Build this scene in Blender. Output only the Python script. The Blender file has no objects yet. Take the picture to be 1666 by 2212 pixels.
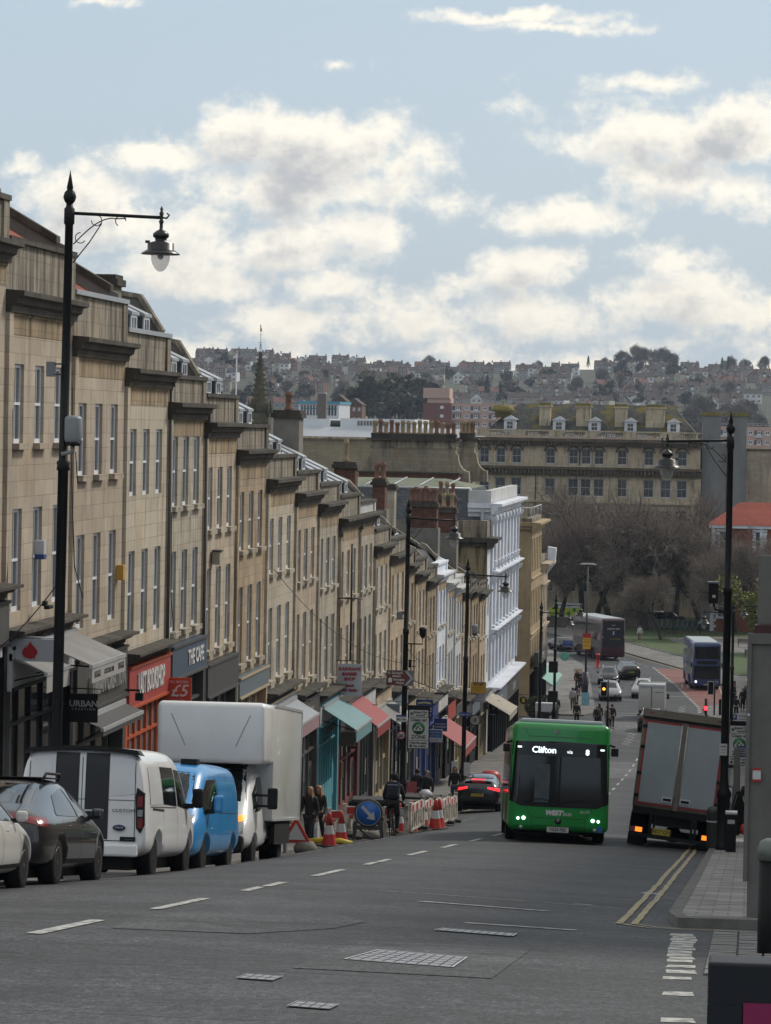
import bpy, bmesh, math, random
from mathutils import Vector, Matrix
from mathutils.bvhtree import BVHTree
R=math.radians; PI=math.pi
random.seed(7)
scene=bpy.context.scene
COL=scene.collection
# ---------------- camera
YAW,PIT,ROLL=R(6.26),R(-1.5),R(1.05)
cd=bpy.data.cameras.new('camera'); cam=bpy.data.objects.new('camera',cd); COL.objects.link(cam)
cd.sensor_fit='HORIZONTAL'; cd.sensor_width=36; cd.lens=7231/1666*36; cd.clip_end=20000; cd.clip_start=.5
cam.matrix_world=Matrix.Rotation(YAW,4,'Z')@Matrix.Rotation(PI/2+PIT,4,'X')@Matrix.Rotation(ROLL,4,'Z')
scene.camera=cam
# ---------------- light
SUN_EL,SUN_AZ=R(40),R(42)     # azimuth to the right of the street axis (+Y)
sl=bpy.data.lights.new('sun','SUN'); sl.energy=2.4; sl.angle=R(9); sl.color=(1,.93,.82)
so=bpy.data.objects.new('sun',sl); COL.objects.link(so)
sd=Vector((math.sin(SUN_AZ)*math.cos(SUN_EL),math.cos(SUN_AZ)*math.cos(SUN_EL),math.sin(SUN_EL)))
so.rotation_euler=sd.to_track_quat('Z','Y').to_euler()
scene.view_settings.view_transform='Standard'; scene.view_settings.look='None'
scene.view_settings.exposure=0.1
# ---------------- sky
def sky():
    w=bpy.data.worlds.new('World'); scene.world=w; w.use_nodes=True
    t=w.node_tree; N=t.nodes; L=t.links; N.clear()
    def math_(tr,op,a=None,b=None,c=None,clamp=False):
        n=tr.nodes.new('ShaderNodeMath'); n.operation=op; n.use_clamp=clamp
        for i,v in enumerate((a,b,c)):
            if v is None: continue
            if isinstance(v,(int,float)): n.inputs[i].default_value=v
            else: tr.links.new(v,n.inputs[i])
        return n.outputs[0]
    # cloud density as a function of the direction (u=x/y, v=z/y)
    g=bpy.data.node_groups.new('cloud_density','ShaderNodeTree')
    g.interface.new_socket('P',in_out='INPUT',socket_type='NodeSocketVector')
    g.interface.new_socket('D',in_out='OUTPUT',socket_type='NodeSocketFloat')
    gi=g.nodes.new('NodeGroupInput'); go=g.nodes.new('NodeGroupOutput')
    def noise(v,scale,det,rough=.6,sc=(1,1,1)):
        m=g.nodes.new('ShaderNodeVectorMath'); m.operation='MULTIPLY'; m.inputs[1].default_value=sc
        g.links.new(v,m.inputs[0])
        n=g.nodes.new('ShaderNodeTexNoise'); n.inputs['Scale'].default_value=scale; n.inputs['Detail'].default_value=det
        n.inputs['Roughness'].default_value=rough; g.links.new(m.outputs[0],n.inputs['Vector']); return n
    P=gi.outputs[0]
    wn=noise(P,34,5,.6)
    s=g.nodes.new('ShaderNodeVectorMath'); s.operation='SUBTRACT'; g.links.new(wn.outputs['Color'],s.inputs[0]); s.inputs[1].default_value=(.5,.5,.5)
    s2=g.nodes.new('ShaderNodeVectorMath'); s2.operation='MULTIPLY'; g.links.new(s.outputs[0],s2.inputs[0]); s2.inputs[1].default_value=(.022,.016,0)
    s3=g.nodes.new('ShaderNodeVectorMath'); s3.operation='ADD'; g.links.new(P,s3.inputs[0]); g.links.new(s2.outputs[0],s3.inputs[1])
    W=s3.outputs[0]
    acc=None
    for cx,cy,rx,ry,k in CLOUDS:
        a=g.nodes.new('ShaderNodeVectorMath'); a.operation='SUBTRACT'; g.links.new(W,a.inputs[0]); a.inputs[1].default_value=(cx,cy,0)
        b=g.nodes.new('ShaderNodeVectorMath'); b.operation='MULTIPLY'; g.links.new(a.outputs[0],b.inputs[0]); b.inputs[1].default_value=(1/rx,1/ry,0)
        c=g.nodes.new('ShaderNodeVectorMath'); c.operation='LENGTH'; g.links.new(b.outputs[0],c.inputs[0])
        e=math_(g,'MULTIPLY_ADD',c.outputs['Value'],-k,k)
        acc=e if acc is None else math_(g,'SMOOTH_MAX',acc,e,.15)
    sep=g.nodes.new('ShaderNodeSeparateXYZ'); g.links.new(P,sep.inputs[0])
    # bank of cloud lying low over the horizon
    band=math_(g,'MULTIPLY_ADD',sep.outputs[1],-24,1.15)
    big=noise(P,22,4,.55,(1,2.2,1))
    band=math_(g,'ADD',band,math_(g,'MULTIPLY_ADD',big.outputs['Fac'],3.2,-2.05))
    # scattered generic cloud far outside the photographed window
    au=math_(g,'ABSOLUTE',sep.outputs[0]); far=math_(g,'MAXIMUM',math_(g,'MULTIPLY_ADD',au,6,-2.2,True),math_(g,'MULTIPLY_ADD',sep.outputs[1],6,-2.0,True))
    gen=noise(P,3,5,.6); gg=math_(g,'MULTIPLY',math_(g,'MULTIPLY_ADD',gen.outputs['Fac'],6,-2.6),far)
    gg=math_(g,'ADD',gg,math_(g,'MULTIPLY_ADD',far,1,-1))
    acc=math_(g,'MAXIMUM',math_(g,'MAXIMUM',acc,band),gg)
    f1=noise(P,60,8,.62,(1,1.25,1)); f2=noise(P,230,5,.6)
    acc=math_(g,'ADD',acc,math_(g,'MULTIPLY_ADD',f1.outputs['Fac'],2.3,-1.15))
    acc=math_(g,'ADD',acc,math_(g,'MULTIPLY_ADD',f2.outputs['Fac'],.55,-.28))
    g.links.new(acc,go.inputs[0])
    tc=N.new('ShaderNodeTexCoord'); sp=N.new('ShaderNodeSeparateXYZ'); L.new(tc.outputs['Generated'],sp.inputs[0])
    y=math_(t,'MAXIMUM',math_(t,'ABSOLUTE',sp.outputs[1]),.12)
    u=math_(t,'DIVIDE',sp.outputs[0],y); v=math_(t,'DIVIDE',sp.outputs[2],y)
    cb=N.new('ShaderNodeCombineXYZ'); L.new(u,cb.inputs[0]); L.new(v,cb.inputs[1])
    def dens(off):
        a=N.new('ShaderNodeVectorMath'); a.operation='ADD'; L.new(cb.outputs[0],a.inputs[0]); a.inputs[1].default_value=off
        q=N.new('ShaderNodeGroup'); q.node_tree=g; L.new(a.outputs[0],q.inputs[0]); return q.outputs[0]
    d0=dens((0,0,0)); d1=dens((.004,.007,0))
    cover=N.new('ShaderNodeMapRange'); cover.interpolation_type='SMOOTHSTEP'; L.new(d0,cover.inputs[0]); cover.inputs[1].default_value=-.2; cover.inputs[2].default_value=.62
    sh=N.new('ShaderNodeMapRange'); sh.interpolation_type='SMOOTHSTEP'; L.new(math_(t,'ADD',math_(t,'MULTIPLY',d0,.35),math_(t,'MULTIPLY',d1,.65)),sh.inputs[0]); sh.inputs[1].default_value=.18; sh.inputs[2].default_value=1.15
    lo=N.new('ShaderNodeMapRange'); L.new(v,lo.inputs[0]); lo.inputs[1].default_value=0; lo.inputs[2].default_value=.055; lo.inputs[3].default_value=1; lo.inputs[4].default_value=0
    ce=N.new('ShaderNodeMix'); ce.data_type='RGBA'; L.new(sh.outputs[0],ce.inputs[0]); ce.inputs[6].default_value=(1.0,.95,.84,1); ce.inputs[7].default_value=(.50,.515,.54,1)
    c2=N.new('ShaderNodeMix'); c2.data_type='RGBA'; L.new(math_(t,'MULTIPLY',lo.outputs[0],.62),c2.inputs[0]); L.new(ce.outputs[2],c2.inputs[6]); c2.inputs[7].default_value=(.88,.80,.66,1)
    st=N.new('ShaderNodeTexSky'); st.sky_type='NISHITA'; st.sun_disc=False; st.sun_elevation=SUN_EL; st.sun_rotation=SUN_AZ; st.air_density=1.0; st.dust_density=2.5; st.ozone_density=1.0
    sm=N.new('ShaderNodeMix'); sm.data_type='RGBA'; sm.inputs[0].default_value=.75; L.new(st.outputs[0],sm.inputs[6]); sm.inputs[7].default_value=(5.0,6.15,7.25,1)
    b1=N.new('ShaderNodeBackground'); L.new(sm.outputs[2],b1.inputs[0]); b1.inputs[1].default_value=SKY_ST
    b2=N.new('ShaderNodeBackground'); L.new(c2.outputs[2],b2.inputs[0]); b2.inputs[1].default_value=1.0
    mx=N.new('ShaderNodeMixShader'); L.new(cover.outputs[0],mx.inputs[0]); L.new(b1.outputs[0],mx.inputs[1]); L.new(b2.outputs[0],mx.inputs[2])
    o=N.new('ShaderNodeOutputWorld'); L.new(mx.outputs[0],o.inputs[0])
    w.cycles.sampling_method='MANUAL'; w.cycles.sample_map_resolution=512
SKY_ST=.10; HAZE=.00007
CLOUDS=[(-0.1825, 0.08, 0.0205, 0.0064, 1), (-0.1557, 0.0872, 0.0189, 0.012, 1.1), (-0.1303, 0.0826, 0.03, 0.0136, 1.2), (-0.1385, 0.0714, 0.0378, 0.0096, 1.1), (-0.1078, 0.0759, 0.0142, 0.0112, 0.9), (-0.0909, 0.0684, 0.0095, 0.0048, 0.6), (-0.205, 0.0679, 0.0205, 0.0104, 1.1), (-0.1963, 0.0568, 0.0268, 0.0112, 1.0), (-0.1679, 0.0572, 0.0173, 0.0096, 0.9), (-0.141, 0.0519, 0.03, 0.0096, 0.9), (-0.1215, 0.0577, 0.0142, 0.0088, 1.0), (-0.1691, 0.0432, 0.0315, 0.008, 0.8), (-0.0196, 0.0877, 0.0363, 0.012, 1.1), (-0.0074, 0.0919, 0.0189, 0.0096, 1.1), (-0.0429, 0.0862, 0.0205, 0.0096, 0.6), (-0.0262, 0.0753, 0.0205, 0.0096, 0.9), (-0.0055, 0.0701, 0.0173, 0.008, 0.8), (-0.0562, 0.0626, 0.0236, 0.0064, 1.0), (-0.0697, 0.0459, 0.0173, 0.0072, 1.0), (-0.0614, 0.0488, 0.0126, 0.0072, 1.0), (-0.0877, 0.0429, 0.0142, 0.0048, 0.7), (-0.1282, 0.041, 0.0142, 0.0064, 0.8), (-0.0172, 0.0397, 0.0205, 0.0104, 1.1), (-0.0048, 0.0344, 0.0189, 0.0096, 0.9), (-0.1014, 0.0316, 0.0284, 0.0072, 0.8), (-0.1406, 0.031, 0.0268, 0.0072, 0.8), (-0.0667, 0.0321, 0.0268, 0.008, 0.9), (-0.035, 0.0367, 0.0158, 0.0072, 0.8), (-0.0712, 0.1231, 0.0315, 0.0026, 0.9), (-0.0615, 0.1204, 0.0252, 0.0022, 0.7), (-0.0336, 0.1034, 0.0173, 0.0035, 0.55), (-0.0735, 0.0969, 0.0079, 0.004, 0.4), (-0.2251, 0.0768, 0.011, 0.0029, 0.55), (-0.1238, 0.1107, 0.0071, 0.0019, 0.4), (-0.2017, 0.1259, 0.0173, 0.0022, 0.6), (-0.027, 0.0506, 0.0142, 0.0056, 0.5)]
sky()
# ---------------- naming helpers
def base(n): return n
def tag(o,label=None,cat=None,group=None,kind=None):
    if label: o['label']=label
    if cat: o['category']=cat
    if group: o['group']=group
    if kind: o['kind']=kind
    return o
def empty(name,loc=(0,0,0),rot=(0,0,0),label=None,cat=None,group=None):
    o=bpy.data.objects.new(name,None); COL.objects.link(o); o.location=loc; o.rotation_euler=rot; o.empty_display_size=.3
    return tag(o,label,cat,group)
def children(o): return [c for c in bpy.data.objects if c.parent==o]
def copy_tree(o,parent=None,loc=None,rot=None,label=None):
    kids=TREE.get(o.name)
    if kids is None: kids=TREE[o.name]=children(o)
    c=o.copy(); COL.objects.link(c)
    if parent: c.parent=parent
    if loc is not None: c.location=loc
    if rot is not None: c.rotation_euler=rot
    if label: c['label']=label
    for k in kids: copy_tree(k,c)
    return c
TREE={}
# ---------------- materials
MATS={}
def hexc(h):
    h=h.lstrip('#'); v=[int(h[i:i+2],16)/255 for i in (0,2,4)]
    return tuple(((c/12.92) if c<=.04045 else ((c+.055)/1.055)**2.4) for c in v)
def M(name,col=(.5,.5,.5),rough=.6,metal=0,var=.12,scale=3,bump=0,emit=0,coat=0,spec=.5,trans=0,alpha=1,streak=0,dirt=None):
    if name in MATS: return MATS[name]
    m=bpy.data.materials.new(name); m.use_nodes=True; MATS[name]=m
    t=m.node_tree; N=t.nodes; L=t.links; p=N['Principled BSDF']
    if isinstance(col,str): col=hexc(col)
    p.inputs['Base Color'].default_value=(*col,1); p.inputs['Roughness'].default_value=rough; p.inputs['Metallic'].default_value=metal
    p.inputs['Specular IOR Level'].default_value=spec; p.inputs['Coat Weight'].default_value=coat; p.inputs['Coat Roughness'].default_value=.06
    if trans: p.inputs['Transmission Weight'].default_value=trans
    if alpha<1: p.inputs['Alpha'].default_value=alpha
    if emit: p.inputs['Emission Color'].default_value=(*col,1); p.inputs['Emission Strength'].default_value=emit
    if var or bump or streak:
        tc=N.new('ShaderNodeTexCoord'); mp=N.new('ShaderNodeMapping'); L.new(tc.outputs['Object'],mp.inputs[0]); mp.inputs['Scale'].default_value=(1,1,1-.75*(streak>0))
        n=N.new('ShaderNodeTexNoise'); n.inputs['Scale'].default_value=scale; n.inputs['Detail'].default_value=6; n.inputs['Roughness'].default_value=.65; L.new(mp.outputs[0],n.inputs['Vector'])
        r=N.new('ShaderNodeMapRange'); L.new(n.outputs['Fac'],r.inputs[0]); r.inputs[1].default_value=.3; r.inputs[2].default_value=.7; r.inputs[3].default_value=1-var-streak; r.inputs[4].default_value=1+var*.6
        x=N.new('ShaderNodeMix'); x.data_type='RGBA'; x.blend_type='MULTIPLY'; x.inputs[0].default_value=1; x.inputs[6].default_value=(*col,1); L.new(r.outputs[0],x.inputs[7])
        out=x.outputs[2]
        if dirt:
            n2=N.new('ShaderNodeTexNoise'); n2.inputs['Scale'].default_value=dirt[1]; n2.inputs['Detail'].default_value=5; L.new(tc.outputs['Object'],n2.inputs['Vector'])
            r2=N.new('ShaderNodeMapRange'); L.new(n2.outputs['Fac'],r2.inputs[0]); r2.inputs[1].default_value=.48; r2.inputs[2].default_value=.62
            y=N.new('ShaderNodeMix'); y.data_type='RGBA'; L.new(r2.outputs[0],y.inputs[0]); L.new(out,y.inputs[6]); y.inputs[7].default_value=(*dirt[0],1); out=y.outputs[2]
        L.new(out,p.inputs['Base Color'])
        r3=N.new('ShaderNodeMapRange'); L.new(n.outputs['Fac'],r3.inputs[0]); r3.inputs[3].default_value=max(0,rough-.06); r3.inputs[4].default_value=min(1,rough+.08); L.new(r3.outputs[0],p.inputs['Roughness'])
        if bump:
            b=N.new('ShaderNodeBump'); b.inputs['Strength'].default_value=.6; b.inputs['Distance'].default_value=bump; L.new(n.outputs['Fac'],b.inputs['Height']); L.new(b.outputs[0],p.inputs['Normal'])
    return m
def STONE(name,col,mortar=.75,bw=1.1,bh=.36,stain=.5,soot=0.,axis='Y',spots=None,bvar=.07,sp_=.25):
    """ashlar or brickwork laid in world space, with weather streaks"""
    if name in MATS: return MATS[name]
    m=bpy.data.materials.new(name); m.use_nodes=True; MATS[name]=m
    t=m.node_tree; N=t.nodes; L=t.links; p=N['Principled BSDF']
    if isinstance(col,str): col=hexc(col)
    g=N.new('ShaderNodeNewGeometry'); s=N.new('ShaderNodeSeparateXYZ'); L.new(g.outputs['Position'],s.inputs[0])
    ad=N.new('ShaderNodeMath'); ad.operation='ADD'; L.new(s.outputs[0],ad.inputs[0]); L.new(s.outputs[1],ad.inputs[1])
    c=N.new('ShaderNodeCombineXYZ'); L.new(ad.outputs[0],c.inputs[0]); L.new(s.outputs[2],c.inputs[1])
    b=N.new('ShaderNodeTexBrick'); L.new(c.outputs[0],b.inputs['Vector']); b.inputs['Scale'].default_value=1; b.inputs['Brick Width'].default_value=bw; b.inputs['Row Height'].default_value=bh
    b.inputs['Mortar Size'].default_value=.012 if bh>.2 else .01; b.inputs['Mortar Smooth'].default_value=.3; b.inputs['Bias'].default_value=0
    lo=[max(0,x*(1-bvar*1.6)) for x in col]; hi=[x*(1+bvar) for x in col]
    b.inputs['Color1'].default_value=(*lo,1); b.inputs['Color2'].default_value=(*hi,1); b.inputs['Mortar'].default_value=(*[x*mortar for x in col],1)
    def no(scale,sc,det=6):
        mp=N.new('ShaderNodeMapping'); L.new(g.outputs['Position'],mp.inputs[0]); mp.inputs['Scale'].default_value=sc
        n=N.new('ShaderNodeTexNoise'); n.inputs['Scale'].default_value=scale; n.inputs['Detail'].default_value=det; n.inputs['Roughness'].default_value=.65; L.new(mp.outputs[0],n.inputs['Vector']); return n.outputs['Fac']
    def mr(v,a,bb,c_,d):
        r=N.new('ShaderNodeMapRange'); L.new(v,r.inputs[0]); 
        for i,x in zip((1,2,3,4),(a,bb,c_,d)): r.inputs[i].default_value=x
        return r.outputs[0]
    def mul(colr,f):
        x=N.new('ShaderNodeMix'); x.data_type='RGBA'; x.blend_type='MULTIPLY'; x.inputs[0].default_value=1; L.new(colr,x.inputs[6]); L.new(f,x.inputs[7]); return x.outputs[2]
    o=mul(b.outputs['Color'],mr(no(.45,(1,1,1)),.35,.65,.84,1.1))
    # ochre / grey blotches
    x=N.new('ShaderNodeMix'); x.data_type='RGBA'; L.new(mr(no(.9,(1,1,.6)),.5,.72,0,.55),x.inputs[0]); L.new(o,x.inputs[6]); x.inputs[7].default_value=(col[0]*.82,col[1]*.66,col[2]*.45,1); o=x.outputs[2]
    # vertical rain streaks
    x=N.new('ShaderNodeMix'); x.data_type='RGBA'; L.new(mr(no(2.6,(1,1,.12)),.50-soot*.2,.70-soot*.15,0,stain),x.inputs[0]); L.new(o,x.inputs[6]); x.inputs[7].default_value=(col[0]*.2,col[1]*.2,col[2]*.22,1); o=x.outputs[2]
    if spots:
        x=N.new('ShaderNodeMix'); x.data_type='RGBA'; L.new(mr(no(.5,(1,1,1)),.5,.6,0,.8),x.inputs[0]); L.new(o,x.inputs[6]); x.inputs[7].default_value=(*spots,1); o=x.outputs[2]
    L.new(o,p.inputs['Base Color']); p.inputs['Roughness'].default_value=.9; p.inputs['Specular IOR Level'].default_value=.25
    bp=N.new('ShaderNodeBump'); bp.inputs['Strength'].default_value=.35; bp.inputs['Distance'].default_value=.02; L.new(b.outputs['Fac'],bp.inputs['Height']); bp.invert=True; L.new(bp.outputs[0],p.inputs['Normal'])
    return m
# ---------------- mesh builder
class MB:
    def __init__(s): s.v=[]; s.f=[]; s.m=[]; s.mats=[]; s.T=None; s.sm=[]
    def mi(s,m):
        if m not in s.mats: s.mats.append(m)
        return s.mats.index(m)
    def add(s,vs,fs,m,smooth=False):
        o=len(s.v); T=s.T
        s.v+= [tuple(T@Vector(p)) for p in vs] if T is not None else [tuple(p) for p in vs]
        i=s.mi(m)
        for f in fs: s.f.append(tuple(o+k for k in f)); s.m.append(i); s.sm.append(smooth)
        return s
    def box(s,x0,x1,y0,y1,z0,z1,m):
        if x0>x1: x0,x1=x1,x0
        if y0>y1: y0,y1=y1,y0
        if z0>z1: z0,z1=z1,z0
        return s.add([(x0,y0,z0),(x1,y0,z0),(x1,y1,z0),(x0,y1,z0),(x0,y0,z1),(x1,y0,z1),(x1,y1,z1),(x0,y1,z1)],
          [(0,3,2,1),(4,5,6,7),(0,1,5,4),(1,2,6,5),(2,3,7,6),(3,0,4,7)],m)
    def quad(s,a,b,c,d,m): return s.add([a,b,c,d],[(0,1,2,3)],m)
    def prism(s,poly,axis,a,b,m,smooth=False):
        """poly in the two other axes (cyclic order), extruded from a to b along axis"""
        def P(p,t):
            return {0:(t,p[0],p[1]),1:(p[0],t,p[1]),2:(p[0],p[1],t)}[axis]
        n=len(poly); vs=[P(p,a) for p in poly]+[P(p,b) for p in poly]
        return s.add(vs,[tuple(range(n))[::-1],tuple(range(n,2*n))]+[(i,(i+1)%n,n+(i+1)%n,n+i) for i in range(n)],m,smooth)
    def tube(s,pts,r,m,n=8,cap=True,r2=None):
        """round bar through pts; r one radius or one for each point"""
        pts=[Vector(p) for p in pts]; rs=[r]*len(pts) if isinstance(r,(int,float)) else r
        if r2 is not None: rs=[r+(r2-r)*i/(len(pts)-1) for i in range(len(pts))]
        vs=[];up=None
        for i,p in enumerate(pts):
            d=(pts[min(i+1,len(pts)-1)]-pts[max(i-1,0)]).normalized()
            a=d.orthogonal().normalized() if up is None else (up-d*up.dot(d)).normalized()
            up=a; b=d.cross(a)
            for k in range(n):
                t=2*PI*k/n; vs.append(p+(a*math.cos(t)+b*math.sin(t))*rs[i])
        fs=[(i*n+k,i*n+(k+1)%n,(i+1)*n+(k+1)%n,(i+1)*n+k) for i in range(len(pts)-1) for k in range(n)]
        if cap: fs+=[tuple(range(n))[::-1],tuple(range((len(pts)-1)*n,len(pts)*n))]
        return s.add(vs,fs,m,True)
    def lathe(s,prof,c,m,n=16,axis=2,cap=True):
        """prof = [(r, t)] turned about an axis through c"""
        vs=[]
        for r,t in prof:
            for k in range(n):
                a=2*PI*k/n; q=(r*math.cos(a),r*math.sin(a))
                p={2:(q[0],q[1],t),1:(q[0],t,q[1]),0:(t,q[0],q[1])}[axis]; vs.append((p[0]+c[0],p[1]+c[1],p[2]+c[2]))
        fs=[(i*n+k,i*n+(k+1)%n,(i+1)*n+(k+1)%n,(i+1)*n+k) for i in range(len(prof)-1) for k in range(n)]
        if cap: fs+=[tuple(range(n))[::-1],tuple(range((len(prof)-1)*n,len(prof)*n))]
        return s.add(vs,fs,m,True)
    def mesh(s,name):
        me=bpy.data.meshes.new(name); me.from_pydata(s.v,[],s.f)
        for m in s.mats: me.materials.append(m)
        me.polygons.foreach_set('material_index',s.m); me.polygons.foreach_set('use_smooth',s.sm); me.update()
        return me
    def build(s,name,parent=None,bevel=0,loc=None,fix=True,**kw):
        me=s.mesh(name)
        if fix:
            bm=bmesh.new(); bm.from_mesh(me); bmesh.ops.recalc_face_normals(bm,faces=bm.faces); bm.to_mesh(me); bm.free()
        o=bpy.data.objects.new(name,me); COL.objects.link(o)
        if parent: o.parent=parent
        if loc: o.location=loc
        if bevel:
            b=o.modifiers.new('b','BEVEL'); b.width=bevel; b.segments=2; b.limit_method='ANGLE'; b.angle_limit=R(40)
        tag(o,kw.get('label'),kw.get('cat'),kw.get('group'),kw.get('kind'))
        return o
def link(name,me,parent=None,loc=None,rot=None,**kw):
    o=bpy.data.objects.new(name,me); COL.objects.link(o)
    if parent: o.parent=parent
    if loc is not None: o.location=loc
    if rot is not None: o.rotation_euler=rot
    tag(o,kw.get('label'),kw.get('cat'),kw.get('group'),kw.get('kind')); return o
TXT={}
def text_mesh(s,size,m,thick=.004,font_scale_x=1,bold=0,shear=0,align='CENTER'):
    key=(s,size,m.name,thick,font_scale_x,bold,shear)
    if key in TXT: return TXT[key]
    c=bpy.data.curves.new('lettering','FONT'); c.body=s; c.size=size; c.extrude=thick; c.offset=bold; c.align_x=align; c.align_y='CENTER'; c.shear=shear; c.resolution_u=2; c.space_line=.95
    o=bpy.data.objects.new('tmp',c); COL.objects.link(o)
    dg=bpy.context.evaluated_depsgraph_get(); me=bpy.data.meshes.new_from_object(o.evaluated_get(dg)); bpy.data.objects.remove(o)
    me.materials.clear(); me.materials.append(m); me.name='lettering'
    if font_scale_x!=1: me.transform(Matrix.Diagonal((font_scale_x,1,1,1)))
    TXT[key]=me; return me
def lettering(s,size,m,parent,loc,rot,name='lettering',**k):
    return link(name,text_mesh(s,size,m,**k),parent,loc,rot)
# rotations that turn flat lettering to face -Y (towards the camera) and +X (across the street)
FY=(PI/2,0,0); FX=(PI/2,0,PI/2); BY=(PI/2,0,PI)
# ---------------- ground profile
PR=[(-60000,-4),(-50,-4),(0,1.6),(20,3.75),(50,6.95),(90,11.1),(110,13.1),(144,16.5),(165,18.2),(200,20.4),(235,21.7),(260,22.3),(300,23.0),(350,23.4),(400,23.6),(800,24),(20000,24)]
def drop(Y):
    for (a,b),(c,d) in zip(PR,PR[1:]):
        if a<=Y<=c: return b+(d-b)*(Y-a)/(c-a)
def dsm(Y): return sum(drop(Y+k*3) for k in range(-3,4))/7
VC=-6.9
CFL=[(0,.2),(46,.22),(55,.5),(65,.75),(75,.85),(98,.75),(115,.6),(140,.3),(210,0)]; CFR=[(0,.05),(40,.08),(60,.14),(88,.2),(140,.2),(210,0)]
def camber(X,Y):
    T=CFR if X>VC else CFL; c=T[-1][1]
    for (a,b),(p,q) in zip(T,T[1:]):
        if a<=Y<=p: c=b+(q-b)*(Y-a)/(p-a)
    if Y<0: c=T[0][1]
    t=min(abs(X-VC),6.1)/5.9
    return -c*t*t
def gz(X,Y): return -dsm(Y)+camber(X,Y)

# ================= GROUND
ASPH=None
def asphalt(name,col,patch=.18,seams=True):
    m=bpy.data.materials.new(name); m.use_nodes=True; t=m.node_tree; N=t.nodes; L=t.links; p=N['Principled BSDF']
    g=N.new('ShaderNodeNewGeometry')
    def no(scale,sc,det=6,rough=.6):
        mp=N.new('ShaderNodeMapping'); L.new(g.outputs['Position'],mp.inputs[0]); mp.inputs['Scale'].default_value=sc
        n=N.new('ShaderNodeTexNoise'); n.inputs['Scale'].default_value=scale; n.inputs['Detail'].default_value=det; n.inputs['Roughness'].default_value=rough; L.new(mp.outputs[0],n.inputs['Vector']); return n.outputs['Fac']
    def mr(v,a,b,c,d):
        r=N.new('ShaderNodeMapRange'); L.new(v,r.inputs[0])
        for i,x in zip((1,2,3,4),(a,b,c,d)): r.inputs[i].default_value=x
        return r.outputs[0]
    def mul(a,b):
        x=N.new('ShaderNodeMath'); x.operation='MULTIPLY'; L.new(a,x.inputs[0]); L.new(b,x.inputs[1]); return x.outputs[0]
    big=mr(no(.16,(1,1,1)),.35,.65,1-patch,1+patch)
    bands=mr(no(.5,(.12,1,.0),5),.4,.62,.74,1.2)          # repairs and wear across the street
    tracks=mr(no(.55,(1,.03,0),4),.35,.65,.9,1.1)
    fine=mul(mr(no(20,(1,.28,1),4,.85),.36,.64,.3,1.9),mr(no(3,(1,1,1),4,.7),.35,.65,.72,1.28))
    f=mul(mul(mul(big,bands),tracks),fine)
    f=mul(f,mr(no(16,(1,.3,1),3,.9),.60,.70,1,2.6)); f=mul(f,mr(no(.9,(1,.5,1),6,.7),.56,.64,1,.72))
    vor=N.new('ShaderNodeTexVoronoi'); L.new(g.outputs['Position'],vor.inputs['Vector']); vor.inputs['Scale'].default_value=45
    f=mul(f,mr(vor.outputs['Distance'],0,.32,3.6,.82))
    if seams:
        w=N.new('ShaderNodeMath'); w.operation='ABSOLUTE'; a=N.new('ShaderNodeMath'); a.operation='SUBTRACT'; L.new(no(.22,(.22,1,0),4,.55),a.inputs[0]); a.inputs[1].default_value=.5; L.new(a.outputs[0],w.inputs[0])
        f=mul(f,mr(w.outputs[0],.0,.007,.25,1))
    x=N.new('ShaderNodeMix'); x.data_type='RGBA'; x.blend_type='MULTIPLY'; x.inputs[0].default_value=1; x.inputs[6].default_value=(*col,1); L.new(f,x.inputs[7]); L.new(x.outputs[2],p.inputs['Base Color'])
    p.inputs['Roughness'].default_value=.68; p.inputs['Specular IOR Level'].default_value=.4
    b=N.new('ShaderNodeBump'); b.inputs['Strength'].default_value=.5; b.inputs['Distance'].default_value=.02; L.new(no(40,(1,1,1),3,.7),b.inputs['Height']); L.new(b.outputs[0],p.inputs['Normal'])
    return m
A1=asphalt('asphalt',(.035,.036,.040)); A2=asphalt('old_asphalt',(.085,.086,.09)); A3=asphalt('patched_asphalt',(.050,.051,.055)); ARED=asphalt('red_lane',(.16,.055,.045),.12,False)
GRD=M('far_ground',(.10,.10,.09),.9,var=.3,scale=.05)
PAVE=STONE('paving',(.20,.19,.175),.6,.6,.45,.25,bvar=.12)
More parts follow.
